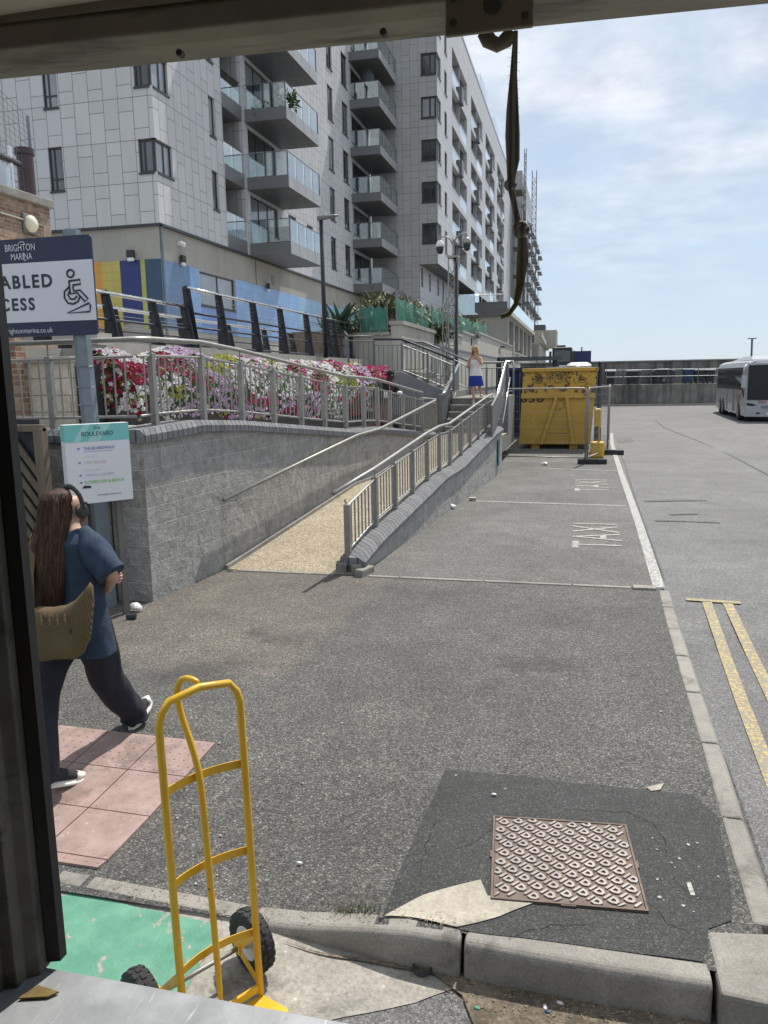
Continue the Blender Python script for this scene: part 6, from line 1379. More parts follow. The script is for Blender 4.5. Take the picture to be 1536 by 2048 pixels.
m = MB(); m.loft([[K(a, b_, z_) for b_, z_ in ((.30, 3.46), (.45, zt), (CW-.45, zt), (CW-.30, 3.46))] for a, zt in ((.5, 3.49), (1.6, 3.68), (4.5, 3.70), (8, 3.52))]); m.build('roof_pod', M['cwhite'], co)
m = MB()
m.add([K(1.25, -.012, 1.78), K(CL-.5, -.012, 1.70), K(CL-.4, .035, 3.05), K(.85, .035, 3.05), K(.35, .02, 2.2), K(.5, -.008, 1.3)], [(0, 1, 2, 3, 4, 5)])
m.add([K(1.25, CW+.012, 1.78), K(CL-.5, CW+.012, 1.70), K(CL-.4, CW-.03, 3.05), K(.85, CW-.03, 3.05)], [(3, 2, 1, 0)]); m.build('side_window', M['cglass'], co)
m = MB(); m.loft([[K(a, b_, z_) for a, b_ in ((-.02+dx_, .09), (-.06+dx_, .6), (-.10+dx_, CW/2), (-.06+dx_, CW-.6), (-.02+dx_, CW-.09))] for z_, dx_ in ((1.24, -.03), (2.2, -.02), (3.16, -.01))], cap=False, closed=False); m.build('windscreen', M['cglass'], co)
m = MB(); m.loft([[K(a, b_, z_) for a, b_ in ((.03, .05), (-.08, .5), (-.14, CW/2), (-.08, CW-.5), (.03, CW-.05))] + [K(.3, CW-.05, z_), K(.3, .05, z_)] for z_ in (.30, .36, 1.0, 1.22)]); m.build('front_panel', M['cwhite'], co)
m = MB(); m.add([K(-.0, .09, .95), K(-.09, .62, .82), K(-.085, .50, .98), K(-.0, .09, 1.08)], [(0, 1, 2, 3)]); q = m.build('headlight', M['cglass'], co)
m = MB(); m.add([K(-.0, CW-.09, .95), K(-.09, CW-.62, .82), K(-.085, CW-.50, .98), K(-.0, CW-.09, 1.08)], [(3, 2, 1, 0)]); m.build('headlight', M['cglass'], co)
MB().tube([K(-.10, .55, .50), K(-.10, .70, .50)], .04, 8).build('fog_lamp', M['plastic'], co)
m = MB(); m.box(0, 0, 0, 0, 0, 0) if False else None
for z_ in (.80, .90): m.bar(K(-.14, .75, z_), K(-.165, CW-.75, z_), .02, .03)
m.build('grille', M['steeld'], co)
m = MB(); m.bar(K(-.12, 1.0, .46), K(-.12, 1.55, .46), .03, .12); m.build('number_plate', M['white'], co)
nf = -sd
text('lettering', 'SRP', pm('coach_red_print', (.45, .05, .08), .5), K(-.135, .78, 1.10), fr_, Z_, .20, co, sx=1.2)
text('lettering', 'SRP', bpy.data.materials['coach_red_print'], K(2.1, -.02, 1.25), -sd, Z_, .55, co, sx=1.6)
MB().tube([K(2.9, -.022, 1.62), K(2.4, -.022, 1.75), K(1.7, -.022, 1.72)], .012, 4).build('swoosh', bpy.data.materials['coach_red_print'], co)
m = MB(); [m.bar(K(a, -.008, .42), K(a, -.008, 1.72), .03, .008) for a in (3.6, 4.1, 6.5)]; m.build('door_joint', M['steeld'], co)
m = MB(); m.bar(K(.4, -.012, .92), K(CL-.3, -.012, .92), .02, .02); m.bar(K(1.0, -.012, 1.52), K(CL-.3, -.012, 1.48), .02, .03); m.build('side_trim', M['csilver'], co)
for a in (2.0, 8.2, 9.5):
    m = MB(); m.add([K(a+.56*math.cos(k*math.pi/8), -.006, .42+.56*math.sin(k*math.pi/8)) for k in range(9)], [tuple(range(8, -1, -1))]); m.build('wheel_arch', M['plastic'], co)
    for b_ in (.02, CW-.28):
        m = MB(); m.tube([K(a, b_-.04, .5), K(a, b_+.24, .5)], .49, 20); w_ = m.build('wheel', M['tyre'], co); m = MB(); m.tube([K(a, b_-.06, .5), K(a, b_-.041, .5)], .27, 14); m.build('rim', M['steel'], w_)
m = MB(); m.tube([K(.2, .05, 3.2), K(-.10, -.12, 3.05), K(-.22, -.14, 2.6)], .05, 8); w_ = m.build('mirror_arm', M['cwhite'], co, smooth=True); m = MB(); m.obox(K(-.22, -.12, 2.25), .12, .24, .62, math.atan2(sd.y, sd.x)); m.build('mirror_housing', M['cwhite'], w_, bevel=.04)
m = MB(); m.tube([K(.2, CW-.05, 3.2), K(-.10, CW+.12, 3.05), K(-.22, CW+.14, 2.6)], .05, 8); w_ = m.build('mirror_arm', M['cwhite'], co, smooth=True); m = MB(); m.obox(K(-.22, CW+.12, 2.25), .12, .24, .62, math.atan2(sd.y, sd.x)); m.build('mirror_housing', M['cwhite'], w_, bevel=.04)
MB().tube([K(-.12, .55, 1.24), K(-.14, 1.15, 1.32)], .018, 6).build('wiper', M['plastic'], co)
# ------------------------------------------------------------------ litter
def litter(name, label, cat, mb, mat, **k): return mb.build(name, mat, None, label=label, cat=cat, **k)
p = Vector(gz(845, 1945)+(0,)); z_ = zroad(p.x, p.y)+.012; m = MB()
for k in range(24):
    a0, a1 = 2*math.pi*k/24, 2*math.pi*(k+1)/24
    q = [p+Vector((math.cos(a)*r, math.sin(a)*r, z_+h_)) for a in (a0, a1) for r, h_ in ((.042, 0), (.042, .022), (.038, .022), (.038, 0))]; m.add(q, [(0, 4, 5, 1), (1, 5, 6, 2), (2, 6, 7, 3)])
litter('bottle_ring', 'small black plastic ring lying in the gutter below the kerb', 'ring', m, M['plastic'], smooth=True)
p = Vector(gz(770, 1911)+(0,)); z_ = zroad(p.x, p.y)+.016; litter('cigarette_end', 'cigarette end with an orange filter lying against the dropped kerb', 'cigarette end', MB().tube([p+Vector((-.03, 0, z_)), p+Vector((.03, .004, z_))], .0045, 6), pm('cork_filter', (.45, .22, .08), .8))
for i, (a, b, c, mt, lab) in enumerate(((1090, 2020, 8, 'white', 'white paper scrap on the dirt below the tall kerb'), (1120, 2012, 6, 'white', 'pale cap on the dirt nearest the corner kerb'), (1097, 2030, 0, 'binblue', 'blue plastic scrap lying on the dirt'), (954, 2022, 3, 'green', 'green bottle cap on the dirt'), (598, 1697, 0, 'white', 'white lump of gum on the pavement right of the hand truck'), (988, 1593, 0, 'white', 'small white scrap on the dark tarmac patch'))):
    q = gz(a, b) if b > 1850 else gp(a, b); z_ = (zroad(*q) if b > 1850 else zp(*q))+.014
    m = MB(); m.ball((q[0], q[1], z_), .016, .009, .006, 8, 6, Matrix.Rotation(c, 3, 'Z')); litter('litter', lab, 'litter', m, M[mt])
for a, b, lab in ((272, 1223, 'squashed white cup lying by the foot of the sign post'), (1089, 931, 'crumpled white paper on the bay line before the barriers'), (905, 1018, 'pale crumpled wrapper at the foot of the low wall')):
    q = gp(a, b); m = MB(); m.ball((q[0], q[1], .05), .07 if b > 1000 else .10, .05, .04, 10, 7); m.jitter(.025, 14); litter('litter', lab, 'litter', m, M['white'])
q = gp(262, 1239); m = MB(); m.tube([(q[0]-.045, q[1], .03), (q[0]+.05, q[1]+.02, .03)], .028, 10); litter('crushed_can', 'crushed dark can on the path in front of the sign post', 'can', m.jitter(.01, 20), M['plastic'])
q = gp(945, 1002); m = MB(); m.tube([(q[0]-.06, q[1], .04), (q[0]+.06, q[1]+.02, .04)], .035, 10); litter('crushed_can', 'silver drink can lying at the left end of the bay line', 'can', m, M['steel'])
m = MB(); rl = random.Random(5)
for i in range(900):
    if rl.random() < .6: px__, py__ = rl.uniform(880, 1400), 0; py__ = 1955 + (px__-880)*.13 + rl.uniform(0, 70); q = gz(px__, py__); z_ = zroad(*q)
    else: px__ = rl.uniform(180, 920); py__ = 1748 + (px__-180)*.155 + rl.uniform(-26, 2); q = gp(px__, py__); z_ = zp(*q)
    a = rl.random()*6.28; L = rl.uniform(.002, .011); d = Vector((math.cos(a)*L, math.sin(a)*L, rl.uniform(-.2, .5)*L)); c = Vector((q[0], q[1], z_+.016)); s_ = Vector((-d.y, d.x, 0))*rl.uniform(.1, .35)
    m.add([c-d, c+s_+Vector((0, 0, .003)), c+d, c-s_], [(0, 1, 2, 3)])
m.build('dry_debris', pm('dry_straw', (.36, .29, .18), .9, var=.4, scale=40), None, kind='stuff', label='dry grass bits and grit gathered along the kerb', cat='debris')
for a, b, lab in ((690, 1818, 'tuft of dry grass in the joint behind the kerb'), (735, 1822, 'second small tuft of weeds beside the pale concrete patch'), (460, 1143, 'weeds at the foot of the tall block wall where the ramp begins')):
    q = gp(a, b, -.03 if b > 1500 else 0); m = MB(); c = Vector((q[0], q[1], zp(*q)))
    for i in range(60): a_ = random.uniform(0, 6.28); L = random.uniform(.02, .06); o_ = Vector((random.gauss(0, .035), random.gauss(0, .012), 0)); d = Vector((math.cos(a_)*.5, math.sin(a_)*.5, 1))*L; s_ = Vector((math.cos(a_+1.5), math.sin(a_+1.5), 0))*.0018; m.add([c+o_-s_, c+o_+s_, c+o_+d], [(0, 1, 2)])
    m.build('grass_tuft', M['cordy'], None, kind='stuff', label=lab, cat='weeds')
# ------------------------------------------------------------------ people
def skin_body(name, joints, edges, mat, parent, sub=2, root=0):
    """one continuous figure: joints = [(pos, rx[, ry])], grown with a Skin modifier and then frozen"""
    me = bpy.data.meshes.new(name); off = Vector(parent['_o'])
    me.from_pydata([Vector(j[0])-off for j in joints], edges, []); o = bpy.data.objects.new(name, me); COL.objects.link(o)
    o.modifiers.new('skin', 'SKIN').use_smooth_shade = True
    sk_ = me.skin_vertices[0].data
    for i, j in enumerate(joints): sk_[i].radius = (j[1], j[2] if len(j) > 2 else j[1]); sk_[i].use_root = (i == root)
    s_ = o.modifiers.new('sub', 'SUBSURF'); s_.levels = s_.render_levels = sub
    bpy.context.view_layer.update()
    nm = bpy.data.meshes.new_from_object(o.evaluated_get(bpy.context.evaluated_depsgraph_get())); bpy.data.objects.remove(o); bpy.data.meshes.remove(me)
    nm.materials.clear(); nm.materials.append(mat); nm.polygons.foreach_set('use_smooth', [True]*len(nm.polygons)); nm.name = name
    r = bpy.data.objects.new(name, nm); COL.objects.link(r); r.parent = parent; r['_o'] = parent['_o']; return r
def oval(c, rx, ry, yaw=0.0, n=16, tilt=None, sq=1.0):
    c = Vector(c); Mx = Matrix.Rotation(yaw, 3, 'Z'); Mx = (tilt @ Mx) if tilt is not None else Mx; o = []
    for k in range(n):
        a = 2*math.pi*k/n; ca, sa = math.cos(a), math.sin(a); o.append(c + Mx @ Vector((math.copysign(abs(ca)**sq, ca)*rx, math.copysign(abs(sa)**sq, sa)*ry, 0)))
    return o
def limb(pts, rad, n=14, ref=None):
    """tapered sleeve or trouser leg along a path, rad = (across, deep)"""
    pts = [Vector(p) for p in pts]; ref = Vector(ref or (1, 0, 0)); rings = []
    for i, p in enumerate(pts):
        t = (pts[min(i+1, len(pts)-1)]-pts[max(i-1, 0)]).normalized(); e1 = (ref - t*ref.dot(t)).normalized(); e2 = t.cross(e1); rx, ry = rad[i] if isinstance(rad[i], tuple) else (rad[i], rad[i])
        rings.append([p + e1*math.cos(2*math.pi*k/n)*rx + e2*math.sin(2*math.pi*k/n)*ry for k in range(n)])
    return rings
def folds(rings, amp, fr=9.0, seed=0.0, vert=.35):
    out = []
    for r in rings:
        c = sum(r, Vector())/len(r); out.append([p + (p-c).normalized()*amp*noise.noise(Vector((p.x*fr+seed, p.y*fr, p.z*fr*vert))) for p in r])
    return out
def dense(rings, k=3):
    o = []
    for a, b in zip(rings[:-1], rings[1:]):
        for i in range(k): o.append([p.lerp(q, i/k) for p, q in zip(a, b)])
    return o + [rings[-1]]
SKIN = pm('fair_skin', (.50, .30, .22), .5, var=.06); SKIN2 = pm('tanned_skin', (.46, .27, .18), .5, var=.06); SKIN3 = pm('dark_skin', (.045, .025, .018), .45, var=.1)
def cloth(name, col, rough=.9, var=.2, scale=8, weave=220):
    s = NT(name); P = s.tc.outputs['Object']; f = s.noise(P, scale, 5, .6); c = s.ramp(f, [(0.3, tuple(q*(1-var) for q in col)), (0.7, tuple(q*(1+var) for q in col))])
    return s.done(c, rough, s.bump(s.noise(P, weave, 3), .25, .002, s.bump(s.noise(s.mapv(P, (9, 9, 4)), 1.0, 4, .55), .7, .025)))
# ---- woman walking away in the foreground
ZL = -.08                                                  # pavement is a little lower here
wo = thing('person', 'woman with very long brown hair, navy shirt and dark wide trousers walking away', 'person', (-3.0, 4.15, ZL))
F = Vector((.22, .975, 0)).normalized(); Rt_ = Vector((F.y, -F.x, 0)); UP = Vector((0, 0, 1))
base = Vector((-3.06, 4.18, 0))
def W(r, f, z): return base + Rt_*r + F*f + UP*z
hipL, hipR = W(-.09, 0, .86), W(.09, .03, .87)
knL, anL, toL = W(-.115, -.19, .46), Vector((-3.02, 3.72, .045)), Vector((-2.94, 3.96, -.03))
knR, anR, toR = PY(218, 1362, 4.40), Vector((-2.965, 4.62, .03)), PY(294, 1396, 4.84)
shL, shR = W(-.165, .02, 1.38), W(.165, .02, 1.375)
elR, wrR = PY(226, 1152, 4.14), PY(214, 1178, 4.36); elL, wrL = W(-.30, .05, 1.10), W(-.05, .30, 1.08)
hd = W(.005, .03, 1.60)
J = [(W(0, .01, .92), .14, .11), (W(0, .01, 1.10), .12, .10), (W(0, .0, 1.28), .15, .11), (W(0, .0, 1.42), .08, .07), (W(0, .02, 1.50), .048), (hd, .078, .09), (hd+UP*.08, .070, .08),
     (shL, .055), (elL, .042), (wrL, .028), (shR, .055), (elR, .044), (wrR, .030), (hipL, .10), (knL, .065), (anL+UP*.05, .036), (toL, .012), (hipR, .10), (knR, .065), (anR+UP*.05, .036), (toR, .012)]
E_ = [(0, 1), (1, 2), (2, 3), (3, 4), (4, 5), (5, 6), (3, 7), (7, 8), (8, 9), (3, 10), (10, 11), (11, 12), (0, 13), (13, 14), (14, 15), (15, 16), (0, 17), (17, 18), (18, 19), (19, 20)]
def hand(J, E, wi, wr, d, side, cl=.5, sz=1.0):
    """palm, four curled fingers and a thumb grown from wrist index wi"""
    d = d.normalized(); side = side.normalized(); nrm = d.cross(side)
    pc = wr + d*.055*sz; i0 = len(J); J.append((pc, .028*sz, .016*sz)); E.append((wi, i0))
    for k, L in enumerate((.062, .072, .068, .052)):
        b = pc + d*.030*sz + side*((k-1.5)*.019*sz); d1 = (d*math.cos(cl*.6)+nrm*math.sin(cl*.6)); d2 = (d*math.cos(cl*1.6)+nrm*math.sin(cl*1.6)); i = len(J)
        J.append((b, .0095*sz)); J.append((b+d1*L*.5*sz, .0088*sz)); J.append((b+d1*L*.5*sz+d2*L*.5*sz, .0078*sz)); E += [(i0, i), (i, i+1), (i+1, i+2)]
    b = pc - side*.026*sz - d*.01*sz; i = len(J); J.append((b-side*.012*sz+d*.01*sz, .0105*sz)); J.append((b-side*.022*sz+d*.035*sz+nrm*.012*sz, .0088*sz)); E += [(i0, i), (i, i+1)]
hand(J, E_, 12, wrR, PY(196, 1196, 4.46)-wrR, Vector((0, 0, -1)), .9, 1.1); hand(J, E_, 9, wrL, W(.1, .42, 1.06)-wrL, Vector((0, 0, -1)), .9)
# nose, ears on the head
J.append((hd+F*.115+Rt_*.02-UP*.02, .016)); E_.append((5, len(J)-1)); J.append((hd+F*.10-UP*.085, .03)); E_.append((5, len(J)-1))
bdy = skin_body('body', J, E_, SKIN, wo)
EYE = pm('eye', (.02, .015, .012), .3)
m = MB(); [m.ball(hd+F*.098+Rt_*s_+UP*.01, .012, nu=8, nv=6) for s_ in (-.035, .04)]; m.build('eye', EYE, wo); MB().tube([hd+F*.106+Rt_*(-.02)-UP*.055, hd+F*.110-UP*.058, hd+F*.106+Rt_*.025-UP*.055], .006, 6).build('mouth', pm('lips', (.4, .15, .13), .5), wo)
m = MB(); [m.ball(hd+Rt_*s_*.095-UP*.01, .012, .025, .032, 8, 6) for s_ in (-1, 1)]; m.build('ear', SKIN, wo)
yw_ = math.atan2(Rt_.y, Rt_.x)
DEN = cloth('navy_denim_shirt', (.023, .042, .076), var=.35); TRO = cloth('dark_indigo_trousers', (.013, .014, .024), var=.35)
m = MB()
rings = [oval(W(0, .02, 1.475), .070, .060, yw_, 20), oval(W(.0, .01, 1.45), .135, .085, yw_, 20), oval(W(.005, 0, 1.39), .190, .112, yw_, 20, sq=.85), oval(W(.01, 0, 1.28), .205, .13, yw_, 20, sq=.85), oval(W(.015, 0, 1.12), .205, .135, yw_, 20, sq=.85), oval(W(.02, .0, .98), .212, .145, yw_, 20, sq=.9), oval(W(.025, .0, .84), .230, .16, yw_, 20), oval(W(.03, .01, .69), .250, .175, yw_, 20), oval(W(.03, .01, .688), .243, .17, yw_, 20)]
m.loft(folds(dense(rings, 5), .042, 8, 3), cap=False)
for sh_, el_, s_ in ((shR, elR, 1), (shL, elL, -1)):
    ax_ = (el_-sh_); m.loft(folds(dense(limb([sh_-ax_*.18+UP*.02-Rt_*s_*.05, sh_+ax_*.08, sh_+ax_*.5, sh_+ax_*.88, sh_+ax_*.96, sh_+ax_*.95], [.072, .090, .094, .096, .098, .085]), 4), .032, 13, 8), cap=False)
m.build('shirt', DEN, wo, smooth=True, sub=1)
m = MB()
for hp2, kn, an, s_ in ((hipL, knL, anL, -1), (hipR, knR, anR, 1)):
    m.loft(folds(dense(limb([hp2+UP*.12-Rt_*s_*.02, hp2-UP*.02+Rt_*s_*.01, hp2.lerp(kn, .5), kn, kn.lerp(an, .5), an+UP*.06, an+UP*.005], [(.13, .13), (.132, .13), (.122, .12), (.108, .106), (.100, .100), (.097, .098), (.100, .102)], 18), 5), .026, 11, s_*4), cap=False)
m.build('trousers', TRO, wo, smooth=True, sub=1)
SOLE = pm('white_sole', (.68, .66, .60), .6); UPR = pm('black_canvas', (.02, .02, .022), .9)
for an, to in ((anL, toL), (anR, toR)):
    d = (to-an); L = d.length; d.normalize(); sdv = d.cross(UP).normalized(); nv_ = sdv.cross(d); hb = an - d*.075 - nv_*.045
    def shoe(off, sc, hts): return [[hb + d*(f*(L+.09)) + sdv*(w_*sc*a) + nv_*(off+hh*b) for a, b in ((-1, 0), (-1, .45), (-.65, .95), (0, 1.1), (.65, .95), (1, .45), (1, 0))] for f, w_, hh in hts]
    q = MB().loft(shoe(.028, .96, ((0, .024, .055), (.10, .034, .075), (.3, .037, .085), (.5, .041, .075), (.72, .045, .05), (.9, .036, .036), (1.0, .012, .02)))).build('shoe', UPR, wo, smooth=True, sub=1)
    MB().loft(shoe(0, 1.06, ((-.02, .022, .03), (.08, .036, .032), (.3, .038, .03), (.5, .042, .03), (.72, .048, .03), (.92, .040, .032), (1.03, .016, .03)))).build('sole', SOLE, q, smooth=False, bevel=.004)
    MB().loft(shoe(.030, 1.0, ((.80, .043, .036), (.9, .037, .034), (1.02, .014, .022)))).build('toe_cap', SOLE, q, smooth=True)
    m = MB(); [m.tube([hb+d*(f*(L+.09))+nv_*.105*(1.12-f*.62)+sdv*.022, hb+d*((f+.03)*(L+.09))+nv_*.108*(1.12-f*.62), hb+d*(f*(L+.09))+nv_*.105*(1.12-f*.62)-sdv*.022], .003, 4) for f in (.38, .46, .54, .62)]; m.build('lace', SOLE, q)
# hair: a shaped mass covered in strands
def hairmat(name, a, b, c):
    s = NT(name); P = s.tc.outputs['Object']; f = s.noise(s.mapv(P, (55, 55, 2.5)), 1.0, 4, .6)
    sp = s.n('ShaderNodeSeparateXYZ'); s.l(P, sp.inputs[0])
    col = s.ramp(f, [(0.25, a), (0.5, b), (0.8, c)])
    s.b.inputs['Specular IOR Level'].default_value = .25
    return s.done(col, .6, s.bump(f, .5, .006))
HAIR = hairmat('long_brown_hair', (.016, .009, .006), (.052, .025, .016), (.105, .050, .030))
hrs = [(1.715, .02, .025, .035), (1.70, -.005, .062, .075), (1.66, -.015, .088, .105), (1.60, -.022, .098, .115), (1.54, -.045, .100, .10), (1.47, -.075, .108, .085), (1.38, -.115, .128, .070), (1.26, -.145, .150, .062), (1.12, -.165, .148, .055), (1.0, -.175, .135, .050), (.91, -.175, .100, .040), (.86, -.172, .06, .025)]
hrings = [oval(W(-.035 - .03*max(0, 1.5-z)/.6, f, z), rx, ry, yw_, 24) for z, f, rx, ry in hrs]
mm = MB(); mm.loft(folds(dense(hrings, 3), .020, 16, 2, .15)); hair = mm.build('hair', HAIR, wo, smooth=True)
m = MB(); rh = random.Random(3)
for i in range(520):
    a = rh.uniform(math.pi*.92, math.pi*2.08); k0 = rh.uniform(1.2, 4.2); k1 = rh.uniform(8.5, 11); pts = []; ph = rh.random()*9; jit = rh.gauss(0, .05)
    for q in range(10):
        k = lerp(q/9, k0, k1); i0 = int(k); f = k-i0; z, ff, rx, ry = [lerp(f, hrs[i0][c], hrs[min(i0+1, len(hrs)-1)][c]) for c in range(4)]
        aa = a + jit*q/3 + .06*math.sin(q*.8+ph); s_ = 1.02 + .03*math.sin(ph*3+q*.9) + .05*(q/9)**3*rh.random()
        c = W(-.035 - .03*max(0, 1.5-z)/.6, ff, z); pts.append(c + Rt_*math.cos(aa)*rx*s_ + F*math.sin(aa)*ry*s_)
    sw = rh.gauss(0, .010); pts = [p + Rt_*(sw*math.sin(k*.9+ph)*(k/9) + rh.gauss(0, .002)) for k, p in enumerate(pts)]
    m.cur = 1 if rh.random() < .3 else 0; m.tube(pts, [.0024]*8+[.0016, .0006], 4, cap=False)
m.build('strands', [HAIR, hairmat('light_brown_strands', (.05, .026, .017), (.10, .052, .032), (.16, .09, .055))], hair, smooth=True)
hp2 = thing('headphones', 'black over ear headphones worn over the long brown hair', 'headphones', tuple(hd))
m = MB(); m.loft(limb([hd + Rt_*(.106*math.cos(a)) + UP*(.130*math.sin(a)-.005) + F*.012 for a in [math.pi*k/14 for k in range(15)]], [(.010, .018)]*15, 8, tuple(F)), cap=True); m.build('headband', M['plastic'], hp2, smooth=True)
for s_ in (-1, 1):
    c = hd + Rt_*s_*.098 - UP*.025 + F*.015; mx_ = Matrix((F, UP, Rt_)).transposed(); m = MB()
    m.loft([[c + Rt_*s_*o_ + F*math.cos(2*math.pi*k/20)*r*.86 + UP*math.sin(2*math.pi*k/20)*r for k in range(20)] for o_, r in ((-.02, .040), (-.016, .047), (.004, .047), (.010, .042), (.018, .038), (.020, .030))]); m.build('ear_cup', M['plastic'], hp2, smooth=True)
# corduroy shoulder bag hanging at her back left
def cord():
    s = NT('khaki_corduroy'); P = s.tc.outputs['Object']; wv = s.n('ShaderNodeTexWave', wave_type='BANDS', bands_direction='X'); wv.inputs['Scale'].default_value = 42; wv.inputs['Distortion'].default_value = .6; s.l(P, wv.inputs['Vector'])
    c = s.ramp(wv.outputs['Fac'], [(0.2, (.095, .062, .030)), (0.7, (.185, .128, .064))]); c = s.mix(.7, c, s.ramp(s.noise(P, 6, 4), [(0.3, .75), (0.7, 1.2)]), 'MULTIPLY')
    return s.done(c, .95, s.bump(wv.outputs['Fac'], .6, .006))
CORD = cord()
bgp = [(50, 1222), (75, 1214), (105, 1216), (132, 1212), (152, 1200), (170, 1180), (182, 1164), (188, 1172), (188, 1205), (187, 1242), (181, 1278), (170, 1304), (148, 1319), (108, 1322), (75, 1326), (48, 1318)]
YBg = 3.86; bg_ = thing('shoulder_bag', 'khaki corduroy slouch bag hanging behind the walking woman', 'bag', tuple(PY(110, 1330, YBg)))
out_ = [PY(x, y, YBg) for x, y in bgp]; cB = sum(out_, Vector())/len(out_); dB = (CF - UP*CF.z).normalized()
sub_ = []
for i in range(len(out_)):
    a, b = out_[i], out_[(i+1) % len(out_)]; sub_ += [a, a.lerp(b, .5)]
rings = []
for f, o_ in ((.25, -.078), (.6, -.070), (.84, -.048), (.96, -.022), (1.0, 0), (.96, .022), (.84, .048), (.6, .070), (.25, .078)):
    rings.append([cB + (p-cB)*f + dB*o_ for p in sub_])
m = MB(); m.loft(dense(rings, 2)); m.jitter(.012, 9, 4); m.build('bag_body', CORD, bg_, smooth=True)
st1 = [PY(183, 1172, YBg), PY(192, 1140, 4.0), W(.17, -.10, 1.12)+Vector((0, 0, 0)), W(.05, -.145, 1.25)]
m = MB(); m.loft(limb([PY(62, 1225, YBg), PY(60, 1150, 3.95), PY(66, 1080, 4.05), W(-.19, -.08, 1.43), W(-.13, .06, 1.46), W(-.05, .14, 1.36)], [(.032, .006)]*6, 8, tuple(Rt_))); m.build('strap', CORD, bg_, smooth=True)
m = MB(); [m.tube([PY(x, 1226, YBg-.09), PY(x+3, 1250, YBg-.11)], .006, 5) for x in (80, 96, 112, 128)]; m.build('gathers', CORD, bg_)
MB().obox(PY(141, 1262, YBg-.075), .012, .004, .028).build('zip_tag', M['plastic'], bg_)
# ---- woman on the stairs taking a picture
w2 = thing('person', 'fair haired woman in white vest and blue skirt taking a photo on the stairs', 'person', (-2.83, 22.1, 1.6))
b2_ = Vector((-2.83, 22.15, 0)); F2 = Vector((.05, -1, 0)).normalized(); R2 = Vector((F2.y, -F2.x, 0))       # faces the camera
def V2(r, f, z): return b2_ + Vector((1, 0, 0))*r + F2*f + UP*z
z1, z2 = 1.77, 1.60
f1, f2 = V2(.17, -.10, z1+.05), V2(-.02, .20, z2+.05)
hd2 = V2(-.01, .04, 3.06)
J = [(V2(.01, 0, 2.47), .115, .095), (V2(0, 0, 2.62), .10, .085), (V2(0, .01, 2.76), .115, .09), (V2(0, .01, 2.87), .06, .055), (V2(-.005, .025, 2.945), .040), (hd2-UP*.02, .066, .075), (hd2+UP*.05, .066, .075),
     (V2(.155, .01, 2.84), .046), (V2(.20, .17, 2.66), .036), (V2(.03, .27, 2.90), .025), (V2(-.155, .01, 2.84), .046), (V2(-.21, .12, 2.58), .036), (V2(-.10, .27, 2.86), .025),
     (V2(.09, 0, 2.42), .095), (V2(.10, -.02, 2.10), .058), (f1+UP*.04, .036), (f1+F2*.13-UP*.02, .030), (V2(-.07, .02, 2.42), .095), (V2(-.045, .12, 2.02), .058), (f2+UP*.04, .036), (f2+F2*.13-UP*.02+Vector((-.05, 0, 0)), .030)]
E2 = [(0, 1), (1, 2), (2, 3), (3, 4), (4, 5), (5, 6), (3, 7), (7, 8), (8, 9), (3, 10), (10, 11), (11, 12), (0, 13), (13, 14), (14, 15), (15, 16), (0, 17), (17, 18), (18, 19), (19, 20)]
hand(J, E2, 9, Vector(J[9][0]), Vector((-.06, -.02, .10)), Vector((0, -1, 0)), .7, .95); hand(J, E2, 12, Vector(J[12][0]), Vector((.04, -.02, .10)), Vector((0, -1, 0)), .7, .95)
J.append((hd2+F2*.098-UP*.01, .013)); E2.append((5, len(J)-1)); J.append((hd2+F2*.075-UP*.08, .028)); E2.append((5, len(J)-1))
skin_body('body', J, E2, SKIN2, w2)
m = MB(); [m.ball(hd2+F2*.078+Vector((s_*.03, 0, .02)), .011, nu=8, nv=6) for s_ in (-1, 1)]; m.build('eye', EYE, w2); MB().tube([hd2+F2*.085+Vector((-.02, 0, -.05)), hd2+F2*.085+Vector((.02, 0, -.05))], .006, 6).build('mouth', bpy.data.materials['lips'], w2)
m = MB(); rg = [oval(V2(.0, .005, 2.86), .105, .07, 0), oval(V2(0, .012, 2.79), .145, .105, 0), oval(V2(0, .018, 2.71), .150, .115, 0), oval(V2(0, .012, 2.58), .140, .105, 0), oval(V2(.01, .01, 2.46), .165, .125, 0), oval(V2(.01, .01, 2.37), .178, .132, 0)]; m.loft(folds(dense(rg, 3), .012, 11, 5), cap=False)
[m.tube([V2(s_*.085, .085, 2.82), V2(s_*.09, .01, 2.90), V2(s_*.085, -.07, 2.83)], .018, 6) for s_ in (-1, 1)]; m.build('vest_top', cloth('white_vest', (.74, .73, .73), var=.04), w2, smooth=True)
m = MB(); rg = [oval(V2(.01, .01, 2.42), .165, .12, 0), oval(V2(.01, .01, 2.33), .178, .135, 0), oval(V2(.015, .015, 2.20), .20, .155, 0), oval(V2(.02, .02, 2.09), .215, .165, 0)]; m.loft(folds(dense(rg, 4), .016, 16, 1, .1), cap=False); m.build('skirt', cloth('royal_blue_skirt', (.012, .035, .26), var=.15), w2, smooth=True)
